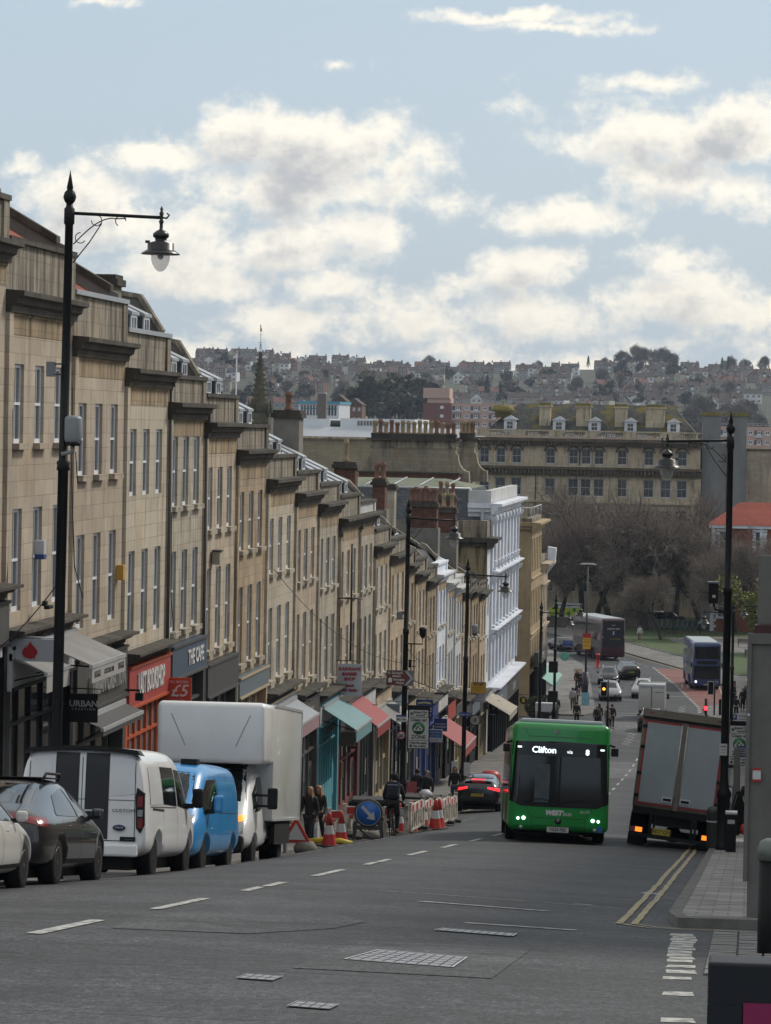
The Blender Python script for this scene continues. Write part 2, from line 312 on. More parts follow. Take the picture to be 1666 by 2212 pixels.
def pavemat(name,col,bw,bh,mort=.5):
    m=bpy.data.materials.new(name); m.use_nodes=True; t=m.node_tree; N=t.nodes; L=t.links; p=N['Principled BSDF']
    g=N.new('ShaderNodeNewGeometry'); b=N.new('ShaderNodeTexBrick'); L.new(g.outputs['Position'],b.inputs['Vector'])
    b.inputs['Scale'].default_value=1; b.inputs['Brick Width'].default_value=bw; b.inputs['Row Height'].default_value=bh; b.inputs['Mortar Size'].default_value=.014
    b.inputs['Color1'].default_value=(*[c*.72 for c in col],1); b.inputs['Color2'].default_value=(*[c*1.15 for c in col],1); b.inputs['Mortar'].default_value=(*[c*mort for c in col],1)
    n=N.new('ShaderNodeTexNoise'); n.inputs['Scale'].default_value=1.1; n.inputs['Detail'].default_value=7; L.new(g.outputs['Position'],n.inputs['Vector'])
    r=N.new('ShaderNodeMapRange'); L.new(n.outputs['Fac'],r.inputs[0]); r.inputs[1].default_value=.3; r.inputs[2].default_value=.7; r.inputs[3].default_value=.62; r.inputs[4].default_value=1.2
    x=N.new('ShaderNodeMix'); x.data_type='RGBA'; x.blend_type='MULTIPLY'; x.inputs[0].default_value=1; L.new(b.outputs['Color'],x.inputs[6]); L.new(r.outputs[0],x.inputs[7]); L.new(x.outputs[2],p.inputs['Base Color']); p.inputs['Roughness'].default_value=.8
    bp=N.new('ShaderNodeBump'); bp.inputs['Distance'].default_value=.02; bp.inputs['Strength'].default_value=.5; bp.invert=True; L.new(b.outputs['Fac'],bp.inputs['Height']); L.new(bp.outputs[0],p.inputs['Normal'])
    return m
PAVE=pavemat('paving_slabs',(.15,.145,.14),.9,.6); SETT=pavemat('paving_blocks',(.26,.25,.24),.4,.62)
KERB=M('kerbstone',(.13,.127,.12),.85,var=.45,scale=1.6,bump=.02); GRASS=M('grass_green',(.045,.075,.02),.95,var=.4,scale=.6,bump=.03)
def ksteps(Y0,Y1,st): 
    n=max(1,round((Y1-Y0)/st)); return [Y0+(Y1-Y0)*i/n for i in range(n+1)]
def lerp(tab,Y):
    if Y<=tab[0][0]: return tab[0][1]
    for (a,b),(c,d) in zip(tab,tab[1:]):
        if a<=Y<=c: return b+(d-b)*(Y-a)/(c-a)
    return tab[-1][1]
# one ground sheet out to the horizon
gx=[-2700,-1200,-400,-150,-60,-40,-30,-24,-20,-16.5]+[-13-.0+i*1.0 for i in range(15)]+[4,8,14,30,80,400,1500,2700]
gy=[-55,-20]+ksteps(0,420,4)+[520,700,1000,1500,2500,3400]
b=MB(); vs=[(x,y,gz(x,y)-.03) for y in gy for x in gx]; n=len(gx)
b.add(vs,[(j*n+i,j*n+i+1,(j+1)*n+i+1,(j+1)*n+i) for j in range(len(gy)-1) for i in range(n-1)],GRD,True); b.build('ground',kind='structure',fix=False)
# carriageway: one asphalt sheet just above it
b=MB(); rx=[-40,-30,-24,-20,-17,-15]+[-14+i*.75 for i in range(20)]+[1.5,3,6,12,30]; ry=ksteps(6,420,2); n=len(rx)
b.add([(x,y,gz(x,y)) for y in ry for x in rx],[(j*n+i,j*n+i+1,(j+1)*n+i+1,(j+1)*n+i) for j in range(len(ry)-1) for i in range(n-1)],A1,True); b.build('road',kind='structure',fix=False)
def sheet(name,left,right,Y0,Y1,mat,dz,st=2,kerb=None,kname='kerb',cols=4):
    """a strip between two X(Y) tables lying dz above the road; kerb = side(s) that show a stone edge"""
    b=MB(); ys=ksteps(Y0,Y1,st); rows=[]
    for y in ys:
        a,c=lerp(left,y),lerp(right,y); rows.append([(a+(c-a)*k/cols,y,gz(a+(c-a)*k/cols,y)+dz) for k in range(cols+1)])
    n=cols+1; b.add([p for r in rows for p in r],[(j*n+i,j*n+i+1,(j+1)*n+i+1,(j+1)*n+i) for j in range(len(rows)-1) for i in range(cols)],mat,True)
    o=b.build(name,kind='structure',fix=False)
    if kerb:
        k=MB(); kw=.16
        for side in kerb:
            if side in 'LR':
                e=[(r[0] if side=='L' else r[-1]) for r in rows]; s=-1 if side=='L' else 1
                for p,q in zip(e,e[1:]):
                    k.add([(p[0],p[1],p[2]-dz-.02),(q[0],q[1],q[2]-dz-.02),(q[0],q[1],q[2]+.004),(p[0],p[1],p[2]+.004),(p[0]-s*kw,p[1],p[2]+.004),(q[0]-s*kw,q[1],q[2]+.004)],[(0,1,2,3),(3,2,5,4)],KERB)
            else:
                r=rows[0] if side=='N' else rows[-1]; s=1 if side=='N' else -1
                for p,q in zip(r,r[1:]):
                    k.add([(p[0],p[1],p[2]-dz-.02),(q[0],q[1],q[2]-dz-.02),(q[0],q[1],q[2]+.006),(p[0],p[1],p[2]+.006),(p[0],p[1]+s*kw,p[2]+.006),(q[0],q[1]+s*kw,q[2]+.006)],[(0,1,2,3),(3,2,5,4)],KERB)
        k.build(kname,kind='structure')
    return o
KL=[(10,-12.6),(108,-12.6),(112,-10.75),(129,-11.2),(133,-12.5),(190,-12.5),(205,-11.6),(228,-10),(243,-9.6)]
KL2=[(258,-12.6),(262,-11.8),(281,-13),(302,-14.2),(325,-15.9),(340,-18.3),(360,-23),(385,-32)]
WL=[(0,-16.6),(500,-16.6)]; WL2=[(0,-17.2),(300,-17.2),(318,-24),(385,-45)]
sheet('pavement',WL,KL,12,243,PAVE,.12,kerb='RF')
sheet('pavement',WL2,KL2,258,380,PAVE,.12,kerb='RN')
KR=[(40.5,-.80),(42,-.95),(250,-.95),(259,-3.0),(271,-3.7),(279,-1.7),(290,-1.2),(302,-2.2),(323,-6.0),(351,-13.5),(369,-19),(395,-27)]
sheet('pavement',KR,[(0,6),(500,6)],40.5,106,SETT,.12,kerb='LNF')
sheet('pavement',KR,[(0,9),(500,9)],111,316,PAVE,.12,kerb='LN')
KG=[(300,0.5),(316,-1.2),(325,-2.6),(342,-6.4),(369,-14.3),(392,-20)]
sheet('pavement',KR,KG,316,392,PAVE,.121,kerb='L')
sheet('lawn',[(316,-1.1),(325,-2.5),(342,-6.2),(369,-14.1),(392,-19.5),(436,-34)],[(0,14),(500,14)],316,430,GRASS,.16,kerb='L')
sheet('path',[(352,-2.2),(362,-6.5),(370,-8.6),(374,-9),(380,-5)],[(0,10),(352,10),(500,10)],352,380,PAVE,.17)
sheet('road',[(398,-60),(415,-60)],[(0,20),(500,20)],398,412,A2,.18)
sheet('road_patch',[(0,-12.6),(400,-9.4)],[(0,-3.2)],239,261,A2,.006)
sheet('road_patch',[(0,-9.2)],[(0,-5.2),(300,-4.4)],188,207,A2,.007)
sheet('road_patch',[(0,-3.8)],[(0,-2.1)],28.0,33.2,A3,.006)
sheet('road_patch',[(33.5,-6.4),(35,-6.7),(38,-6.5),(39.5,-6.0)],[(33.5,-5.0),(35,-4.4),(38,-4.2),(39.5,-4.9)],33.5,39.5,A3,.006)
sheet('bus_lane',[(266,-3.8),(272,-3.95),(302,-6.5),(326,-9.2)],[(266,-3.6),(272,-3.4),(279,-1.8),(302,-2.4),(326,-6.8)],266,325,ARED,.009)
# ---- painted lines
WHT=M('road_paint',(.42,.42,.40),.7,var=.35,scale=5,dirt=((.12,.12,.12),9)); YEL=M('yellow_paint',(.40,.33,.18),.7,var=.25,scale=5,dirt=((.14,.13,.11),10))
def line(b,pts,w,m,dz=.009):
    for (a,c) in zip(pts,pts[1:]):
        n=max(1,int(math.dist(a,c)/1.0)); d=Vector((c[0]-a[0],c[1]-a[1])).normalized(); q=Vector((-d.y,d.x))*w/2
        for i in range(n):
            p0=Vector(a).lerp(Vector(c),i/n); p1=Vector(a).lerp(Vector(c),(i+1)/n)
            b.add([(v.x,v.y,gz(v.x,v.y)+dz) for v in (p0-q,p1-q,p1+q,p0+q)],[(0,1,2,3)],m)
b=MB()
Y=31.5
for a,c in [(31.8,35.2),(38.5,42.3),(45.5,47.3),(47.6,49.6),(53,57),(60.3,62),(62.3,64.5),(68,72),(75.6,79.5),(83.5,87),(91,95),(99,103)]: line(b,[(-6.85,a),(-6.88,c)],.14 if a>32 else .17,WHT)
y=107
while y<222: line(b,[(-6.9,y),(-6.9,y+2.6)],.12,WHT); y+=6
for a in (100,104.5): line(b,[(-6.7,a),(-6.2,a+4)],.1,WHT)
# bay markings beside the parked vehicles
y=58
while y<128: line(b,[(-10.25,y),(-10.25,y+1.0)],.1,WHT); y+=2
# dashes along the bus lane and lane arrows
for i in range(28):
    t=266+i*2.2; x=lerp([(266,-3.85),(272,-4),(302,-6.55),(326,-9.25)],t); x2=lerp([(266,-3.85),(272,-4),(302,-6.55),(326,-9.25)],t+1.1); line(b,[(x,t),(x2,t+1.1)],.25,WHT,.015)
for i in range(9):
    t=328+i*3; x=lerp([(326,-9.4),(351,-15.8),(365,-20)],t); line(b,[(x,t),(x-.4,t+1.3)],.12,WHT)
for i in range(9):
    t=264+i*6.5; q_=[(264,-6.7),(302,-9.6),(328,-12.8)]; line(b,[(lerp(q_,t),t),(lerp(q_,t+3),t+3)],.14,WHT)
for y_ in (247,263,280): line(b,[(-11.8 if y_>260 else -9.6,y_),(-7.0,y_)],.25,WHT)
line(b,[(-7,214),(-3,214)],.25,WHT); line(b,[(-7.8,286),(-5.4,286)],.3,WHT); line(b,[(-5.0,150),(-1.4,150)],.12,WHT); line(b,[(-5.2,117),(-1.4,117)],.12,WHT)
for sx,y0,y1,amp in ((-8.2,226,243,.3),(-5.3,252,272,.25)):
    y=y0;k=0
    while y<y1: line(b,[(sx+amp*(-1)**k,y),(sx+amp*(-1)**(k+1),y+1.5)],.1,WHT); y+=1.5;k+=1
for i in range(4): line(b,[(-5.9+i*.5,299),(-6.0+i*.5,303)],.13,WHT,.018)
# worn transverse lines near the camera
line(b,[(-3.2,38.4),(-1.9,38.0)],.18,WHT); line(b,[(-4.3,44.3),(-2.55,43.2)],.20,WHT); line(b,[(-5.2,47.6),(-1.6,45.6)],.05,WHT); line(b,[(-2.35,46.4),(-2.1,46.3)],.12,WHT)
b.build('road_markings',kind='structure',fix=False)
# give-way blocks and setts at the side road mouth (right foreground)
b=MB(); y=21.0; random.seed(3)
while y<38.6:
    ln=random.uniform(.4,.62); xx=-.40-.014*(y-20)-.05*random.random(); w=.13+.02*(random.random()<.3)
    if random.random()<.93: b.add([(q[0],q[1],gz(*q)+.005) for q in [(xx-w+random.uniform(-.02,.02),y),(xx+w,y+random.uniform(-.03,.03)),(xx+w-random.uniform(0,.04),y+ln),(xx-w,y+ln)]],[(0,1,2,3)],WHT)
    y+=ln+(random.uniform(.06,.14) if y>32 else random.uniform(.25,.7))
b.build('give_way_marking',kind='structure',fix=False)
SM=M('granite_setts',(.15,.147,.145),.75,var=.45,scale=2.2,bump=.01)
b=MB(); y=30.2
while y<39.6:
    x=-.36
    for c in range(6):
        w=random.uniform(.2,.3) if c else .3
        z=0
        h=random.uniform(.0,.008); b.add([(x+.012,y+.02,gz(x,y)-.01+h),(x+w-.012,y+.02,gz(x+w,y)-.01+h),(x+w-.012,y+.4,gz(x+w,y+.4)+.004+h),(x+.012,y+.4,gz(x,y+.4)+.004+h),
            (x+.012,y+.02,gz(x,y)+.012+h),(x+w-.012,y+.02,gz(x+w,y)+.012+h),(x+w-.012,y+.4,gz(x+w,y+.4)+.012+h),(x+.012,y+.4,gz(x,y+.4)+.012+h)],[(4,5,6,7),(0,1,5,4),(1,2,6,5),(2,3,7,6),(3,0,4,7)],SM); x+=w
    y+=.42
b.build('cobbled_gutter',kind='structure')
b=MB()
random.seed(11)
for x0 in (-1.5,-1.32):
    y=40.6; px=x0
    while y<112:
        nx=x0+random.uniform(-.014,.014); line(b,[(px,y),(nx,y+1)],.085,YEL,.012); px=nx; y+=1
line(b,[(-1.56,40.6),(-1.1,39.75),(6,39.6)],.07,YEL,.013); line(b,[(-1.3,40.6),(-1.0,40.0),(6,39.85)],.05,YEL,.013)
for x0 in (-1.5,-1.32): line(b,[(x0,114),(x0,248)],.085,YEL,.012)
for x0 in (-12.1,-11.95): line(b,[(x0,132),(x0,185)],.085,YEL,.012)
line(b,[(-1.9,280),(-2.7,302),(-6.4,323),(-13.9,351)],.15,YEL,.02)
b.build('road_markings',kind='structure',fix=False)
# drain and manhole covers (each its own thing)
IRON=M('worn_iron',(.30,.30,.31),.45,.6,var=.3,scale=8); IRD=M('dark_slot',(.02,.02,.02),.8,var=0)
def cover(pts,nx,ny,label,frame=.05,cat='drain cover',yrep=None):
    """pts: 4 ground corners; grid of raised iron bars over a dark pit"""
    t=empty('drain_cover',(0,0,0),label=label,cat=cat)
    def P(s,q,dz): 
        a=Vector(pts[0]).lerp(Vector(pts[1]),s); c=Vector(pts[3]).lerp(Vector(pts[2]),s); v=a.lerp(c,q); return (v.x,v.y,gz(v.x,v.y)+dz)
    b=MB(); b.quad(P(0,0,.009),P(1,0,.009),P(1,1,.009),P(0,1,.009),IRD); b.build('pit',t)
    b=MB()
    for i in range(nx):
        for j in range(ny):
            e=.16; s0,s1,q0,q1=(i+e/2)/nx,(i+1-e/2)/nx,(j+e/2)/ny,(j+1-e/2)/ny
            s0,s1,q0,q1=[.03+.94*v for v in (s0,s1,q0,q1)]; b.quad(P(s0,q0,.013),P(s1,q0,.013),P(s1,q1,.013),P(s0,q1,.013),IRON)
    b.build('grid',t)
    b=MB()
    for s0,s1,q0,q1 in ((0,1,0,.02),(0,1,.98,1),(0,.02,.02,.98),(.98,1,.02,.98)): b.quad(P(s0,q0,.015),P(s1,q0,.015),P(s1,q1,.015),P(s0,q1,.015),M('bright_iron',(.5,.5,.5),.4,.5))
    b.build('rim',t)
cover([(-3.55,29.6),(-2.53,29.2),(-2.55,31.0),(-3.45,31.5)],9,5,'large rectangular gridded iron cover set in a grey patch in the near lane')
cover([(-3.35,36.1),(-2.45,35.6),(-2.45,36.3),(-3.3,36.7)],9,1,'long narrow iron grating beyond the large gridded cover')
cover([(-4.0,26.2),(-3.69,26.1),(-3.69,26.7),(-4.0,26.8)],4,2,'small worn iron cover left of the large gridded cover')
cover([(-3.2,23.35),(-2.88,23.25),(-2.88,23.8),(-3.2,23.9)],4,2,'smallest iron cover, nearest to the camera in the asphalt')
cover([(-1.62,52.6),(-1.32,52.4),(-1.32,53.2),(-1.6,53.4)],3,2,'small iron gully cover in the yellow lines along the kerb')

# ================= LEFT TERRACE
S1=STONE('bath_stone',(.41,.35,.28)); S2=STONE('bath_stone_warm',(.43,.36,.28),stain=.7); S3=STONE('bath_stone_grey',(.38,.345,.285),stain=.8)
S4=STONE('bath_stone_gold',(.44,.36,.265),stain=.55); S5=STONE('bath_stone_pale',(.45,.40,.325),stain=.45,bw=1.4); S6=STONE('bath_stone_brown',(.36,.285,.20),stain=.8,bw=.8,bh=.3); SW=STONE('white_stucco',(.62,.66,.74),.97,3,3,.12,bvar=.02); SG=STONE('pale_grey_render',(.48,.49,.50),.96,3,3,.3,bvar=.02)
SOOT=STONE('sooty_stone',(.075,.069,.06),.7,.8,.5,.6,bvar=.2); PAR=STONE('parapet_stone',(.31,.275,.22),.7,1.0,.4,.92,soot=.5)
LEAD=M('lead_flashing',(.32,.34,.37),.45,.3,var=.2,scale=2); SLATE=STONE('slate_roof',(.075,.08,.09),.6,.3,.2,.3,bvar=.2); TILE=STONE('red_tiles',(.26,.085,.06),.55,.25,.25,.3,bvar=.15)
BRICK=STONE('red_brick',(.12,.06,.046),.8,.22,.075,.5,bvar=.2); RENDER=M('roughcast',(.17,.16,.145),.9,var=.3,scale=1.5,bump=.02)
FRW=M('white_sash_paint',(.62,.65,.70),.5,var=.08); GLS=M('window_glass',(.05,.06,.07),.08,var=.5,scale=.6,spec=1.0); GLP=M('curtained_glass',(.16,.17,.18),.15,var=.3,scale=1)
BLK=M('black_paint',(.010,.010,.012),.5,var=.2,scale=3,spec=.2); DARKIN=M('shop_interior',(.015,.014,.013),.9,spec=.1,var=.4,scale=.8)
POT=M('terracotta_pot',(.17,.085,.055),.85,var=.3,scale=4); POTB=M('buff_pot',(.27,.20,.12),.85,var=.35,scale=4)
FRZ=STONE('stained_frieze',(.34,.265,.175),.75,1.3,.5,.85,soot=.25)
def facade(b,org,u,w,z0,z1,ops,depth,mat,rmat=None):
    """vertical wall face from org along unit u, pierced by ops=(a0,a1,zb,zt); adds the reveals. Normal = u x z turned right"""
    u=Vector(u); o=Vector(org); n=Vector((u.y,-u.x,0))        # outward normal
    A=sorted({0,w,*[a for q in ops for a in q[:2]]}); Z=sorted({z0,z1,*[z for q in ops for z in q[2:4]]})
    def P(a,z,d=0): p=o+u*a-n*d; return (p.x,p.y,z)
    for i in range(len(A)-1):
        run=None
        for j in range(len(Z)-1):
            ca,cz=(A[i]+A[i+1])/2,(Z[j]+Z[j+1])/2
            if any(q[0]<ca<q[1] and q[2]<cz<q[3] for q in ops): continue
            b.quad(P(A[i],Z[j]),P(A[i+1],Z[j]),P(A[i+1],Z[j+1]),P(A[i],Z[j+1]),mat)
    r=rmat or mat
    for a0,a1,zb,zt in [q[:4] for q in ops]:
        b.quad(P(a0,zb),P(a0,zt),P(a0,zt,depth),P(a0,zb,depth),r); b.quad(P(a1,zb),P(a1,zb,depth),P(a1,zt,depth),P(a1,zt),r)
        b.quad(P(a0,zb),P(a0,zb,depth),P(a1,zb,depth),P(a1,zb),r); b.quad(P(a0,zt),P(a1,zt),P(a1,zt,depth),P(a0,zt,depth),r)
WINM={}
def sash(w,h,bars=1,fr=.085,frm=None,arch=False,depth=.05):
    """sash window mesh in the local x(width) z(height) plane facing -y; origin bottom centre"""
    frm=frm or FRW; key=(round(w,2),round(h,2),bars,frm.name,arch)
    if key in WINM: return WINM[key]
    b=MB(); e=.0
    def bar(x0,x1,z0,z1,y=0,d=depth): b.box(x0,x1,y,y+d,z0,z1,frm)
    bar(-w/2,-w/2+fr,0,h); bar(w/2-fr,w/2,0,h); bar(-w/2+fr,w/2-fr,0,fr*1.2); bar(-w/2+fr,w/2-fr,h-fr,h); bar(-w/2+fr,w/2-fr,h/2-.03,h/2+.03,-.01)
    if bars:
        bar(-.012,.012,fr,h/2-.03,.012,.02); bar(-.012,.012,h/2+.03,h-fr,.002,.02)
    f=b.mesh('window'); b=MB(); b.box(-w/2+fr*.5,w/2-fr*.5,.03,.04,fr*.5,h-fr*.5,GLS); p=b.mesh('pane')
    WINM[key]=(f,p); return f,p
def put_window(parent,loc,w,h,rz,name='window',**k):
    f,p=sash(w,h,**k); o=link(name,f,parent,loc,(0,0,rz)); link('pane',p,o); return o
RFX=PI/2       # faces +X (front of the left terrace)
def cornice(b,y0,y1,x,z,out,h,mat,top=None):
    pf=[(x,z-h),(x+out*.3,z-h),(x+out*.35,z-h*.7),(x+out*.6,z-h*.6),(x+out*.65,z-h*.35),(x+out,z-h*.28),(x+out,z-.03),(x,z)]
    b.prism([(p[0],p[1]) for p in pf],1,y0,y1,mat)
def house(i,y0,y1,zc,zp,wall,offs,label,nwin=3,sills=True,roof='mansard',wallx=-16.5,pil=True,ww=.98,dark_frames=False,roofx=True,cmat=None,parm=None,tw=None):
    zg=gz(-15,(y0+y1)/2); zbase=gz(-15,y1)-.6; W=y1-y0; X=wallx
    t=empty('terraced_house',(X,(y0+y1)/2,zg),label=label,cat='house',group=None); tb=Vector(t.location)
    def T(b): b.v=[(p[0]-tb.x,p[1]-tb.y,p[2]-tb.z) for p in b.v]; return b
    b=MB(); zs=zc+offs[3]-.35            # underside of the upper wall = top of the shopfront
    pitch=W/(nwin+.35); cs=[W/2+(k-(nwin-1)/2)*pitch for k in range(nwin)]
    ops=[]
    for c in cs:
        ops.append((c-ww/2,c+ww/2,zc+offs[1],zc+offs[0])); ops.append((c-ww/2,c+ww/2,zc+offs[3],zc+offs[2]))
    # the wall runs along -Y so that its outward normal is +X
    facade(b,(X,y0,0),(0,1,0),W,zs,zc-.3,ops,.125,wall)
    b.box(X-9,X-.22,y0+.01,y1-.01,zbase,zc-.25,wall)
    if pil: b.box(X-.2,X+.09,y0+.02,y0+.42,zs,zc-.45,wall)
    T(b).build('wall',t,fix=False)
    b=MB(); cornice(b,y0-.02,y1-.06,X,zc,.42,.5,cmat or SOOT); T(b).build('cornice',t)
    b=MB(); b.box(X-.15,X+.012,y0+.44,y1-.02,zc-.98,zc-.45,FRZ); b.box(X-.15,X+.05,y0+.43,y1-.02,zc-.56,zc-.48,FRZ); T(b).build('frieze',t)
    b=MB(); b.box(X-.32,X+.0,y0+.03,y1-.01,zc-.02,zp-.12,parm or PAR); b.box(X-.02,X+.06,y1-.55,y1-.02,zc,zp-.12,parm or PAR); pr=T(b).build('parapet',t)
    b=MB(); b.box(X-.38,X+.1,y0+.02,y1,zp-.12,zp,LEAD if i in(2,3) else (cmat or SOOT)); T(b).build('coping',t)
    for n_,c in enumerate(cs):
        for a,d in ((0,1),(2,3)):
            put_window(t,(0-.075,y0+c-tb.y,zc+offs[d]-tb.z),ww,offs[a]-offs[d],RFX)
            if sills and (a==0 or sills==2):
                s=MB(); s.box(X+.0,X+.16,y0+c-ww/2-.12,y0+c+ww/2+.12,zc+offs[d]-.14,zc+offs[d]-.0,wall if i<4 else S3); T(s).build('sill',t)
    # roof, party wall and dormers
    if roof=='tile':
        b=MB(); b.prism([(X-.3,zp-.15),(X-4.6,zp+2.3),(X-8.8,zp-1.2)],1,y0+.1,y1-.3,TILE); T(b).build('roof',t)
        b=MB(); b.prism([(X-.15,zp-.35),(X-.15,zp+.15),(X-.5,zp+.3),(X-4.6,zp+2.65),(X-9,zp-.3),(X-9,zp-1.4),(X-.3,zp-1.4)],1,y1-.3,y1+.02,RENDER); b.prism([(X-.35,zp+.2),(X-4.6,zp+2.67),(X-4.6,zp+2.83),(X-.35,zp+.38)],1,y1-.38,y1+.08,SOOT); T(b).build('party_wall',t)
    elif roof=='mansard':
        h=1.05 if i<5 else .75; sb=.0 if i<5 else .35
        b=MB(); b.prism([(X-.5,zp-.6),(X-.55,zp-.25),(X-1.15,zp+h-.25),(X-4.6,zp+h+.5),(X-8.8,zp-.4)],1,y0+.1,y1-.3,SLATE); T(b).build('roof',t)
        b=MB(); b.prism([(X-.2-sb,zp-.8),(X-.25-sb,zp+.1),(X-.85-sb,zp+h),(X-4.6,zp+h+.9),(X-9,zp),(X-9,zp-1.4)],1,y1-.3,y1+.02,RENDER)
        b.prism([(X-.2-sb,zp+.0),(X-.12-sb,zp+.1),(X-.78-sb,zp+h+.06),(X-1.4,zp+h+.16),(X-1.4,zp+h+.02),(X-.86-sb,zp+h-.06)],1,y1-.36,y1+.08,PAR); T(b).build('party_wall',t)
        if roofx:
            for k in range(3):
                c=y0+W*(.2+.29*k); d=MB()
                d.box(X-1.5,X-.42,c-.5,c+.5,zp-.4,zp+.42,SLATE); d.prism([(X-.34,zp+.42),(X-.34,zp+.5),(X-1.9,zp+1.22),(X-1.9,zp+1.1)],1,c-.56,c+.56,LEAD)
                dm=T(d).build('dormer',t); f,p=sash(.86,.8,1,.07); o=link('dormer_window',f,dm,(X-.38-tb.x,c-tb.y,zp-.38-tb.z),(0,0,RFX)); link('pane',p,o)
    return t,T,X,zs
DISP=[M('poster_pale',(.30,.30,.29),.6,var=.5,scale=4),M('poster_tan',(.20,.15,.09),.6,var=.5,scale=4),M('poster_wine',(.16,.03,.03),.6,var=.5,scale=4),M('poster_slate',(.06,.08,.10),.6,var=.5,scale=4),M('poster_cream',(.33,.30,.22),.6,var=.4,scale=4)]
def shopfront(t,T,X,y0,y1,zs,zg,fas,frame,fh=.95,nm=4,stall=.5,glass=None,cor=True,inset=.25,door=True):
    """cornice, fascia, stall riser, mullions, glass and door below the upper wall"""
    g=glass or GLS
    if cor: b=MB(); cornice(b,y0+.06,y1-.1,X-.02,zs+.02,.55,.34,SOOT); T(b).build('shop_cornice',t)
    z1=zs-.36 if cor else zs-.02; z0=z1-fh
    b=MB(); b.box(X-.1,X+.22,y0+.2,y1-.14,z0,z1,fas); b.box(X+.22,X+.27,y0+.2,y1-.14,z0,z0+.07,frame); b.box(X+.22,X+.27,y0+.2,y1-.14,z1-.07,z1,frame); T(b).build('fascia',t)
    zg0=gz(-15,y1)+.1; zt=z0
    b=MB(); 
    for y in (y0+.02,y1-.34): b.box(X-.3,X+.16,y,y+.32,zg0-.8,zt if cor else z1,frame)
    n=nm; a,c=y0+.34,y1-.34
    for k in range(1,n):
        y=a+(c-a)*k/n; b.box(X-.08,X+.05,y-.045,y+.045,zg0-.1,zt,frame)
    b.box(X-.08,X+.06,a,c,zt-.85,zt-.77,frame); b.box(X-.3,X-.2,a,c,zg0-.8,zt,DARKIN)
    T(b).build('shop_frame',t)
    b=MB(); b.box(X-.12,X+.04,a,a+(c-a)*(n-1)/n,zg0-.8,zg0+stall+.3,frame); T(b).build('stall_riser',t)
    b=MB()
    for k in range(n-1 if door else n): b.box(X-.03,X-.02,a+(c-a)*k/n+.05,a+(c-a)*(k+1)/n-.05,zg0+stall+.3,zt,g)
    T(b).build('shop_window',t)
    rr=random.Random(int(y0*10))
    for k in range(n-1):
        ya=a+(c-a)*k/n+.1; yb=a+(c-a)*(k+1)/n-.1
        if yb-ya>.4:
            b=MB(); q0=rr.uniform(ya,ya+.2*(yb-ya)); q1=rr.uniform(q0+.3*(yb-q0),yb); zz=rr.uniform(zg0+1.0,zg0+1.9); b.box(X-.018,X-.012,q0,q1,zz,min(zt-.9,zz+rr.uniform(.4,1.1)),DISP[rr.randrange(len(DISP))]); T(b).build('window_poster',t)
    if door:
        b=MB(); y=a+(c-a)*(n-1)/n+.05; b.box(X-.06,X-.0,y,c,zg0-.4,zg0+2.3,frame); d=T(b).build('shop_door',t)
        b=MB(); b.box(X+.01,X+.03,y+.15,c-.15,zg0+.9,zg0+2.15,g); T(b).build('door_pane',d)
    return z0,z1
def awning(y0,y1,z,out,drop_,mat,label,val=.28,valm=None,X=-16.25,txt=None,folded=False):
    t=empty('shop_awning',(X,(y0+y1)/2,z),label=label,cat='awning'); b=MB(); W=(y1-y0)/2
    b.add([(0,-W,0),(0,W,0),(out,W,-drop_),(out,-W,-drop_),(0,-W,-.03),(0,W,-.03),(out,W,-drop_-.03),(out,-W,-drop_-.03)],[(0,1,2,3),(4,7,6,5),(0,3,7,4),(1,5,6,2),(3,2,6,7),(0,4,5,1)],mat); b.build('canopy',t)
    b=MB(); b.box(out-.05,out+.03,-W-.02,W+.02,-drop_-.08,-drop_+.01,M('alu_bar',(.55,.56,.58),.4,.5)); b.build('front_bar',t)
    b=MB(); b.box(out-.0,out+.012,-W,W,-drop_-.08-val,-drop_-.08,valm or mat); v=b.build('valance',t)
    for s in (-1,1): b=MB(); b.tube([(.0,s*(W-.1),-.5),(out*.95,s*(W-.1),-drop_-.04)],.02,BLK,6); b.build('arm',t)
    b=MB(); b.box(-.1,.06,-W,W,-.06,.1,M('alu_bar',(.5,)*3)); b.build('cassette',t)
    if txt:
        for s_,yy,sz in txt: lettering(s_,sz,M('dark_lettering',(.05,.05,.06),.6),v,(out+.016,yy,-drop_-.08-val/2),FX)
    return t
OA=(-1.63,-3.42,-4.9,-7.22); OB=(-1.0,-3.0,-4.3,-6.6); OC=(-1.4,-3.3,-4.5,-7.0); OD=(-1.0,-2.85,-4.0,-5.9)
GRY=M('charcoal_fascia',(.06,.058,.055),.5,var=.15); ORG=M('orange_paint',(.42,.075,.02),.45,var=.12); RED1=M('coral_fascia',(.36,.055,.045),.45,var=.1); NAVY=M('navy_fascia',(.05,.075,.115),.5,var=.1)
DGR=M('dark_grey_fascia',(.05,.05,.052),.55,var=.1); WFAS=M('white_fascia',(.52,.53,.56),.4,var=.06); TEAL=M('teal_paint',(.08,.30,.36),.55,var=.15); STEEL=M('slate_blue_fascia',(.12,.15,.18),.5,var=.1)
BLU=M('royal_blue',(.015,.045,.20),.4,var=.1); BRG=M('beige_frame',(.36,.29,.18),.6,var=.1); MAR=M('maroon_board',(.14,.03,.03),.5,var=.1)
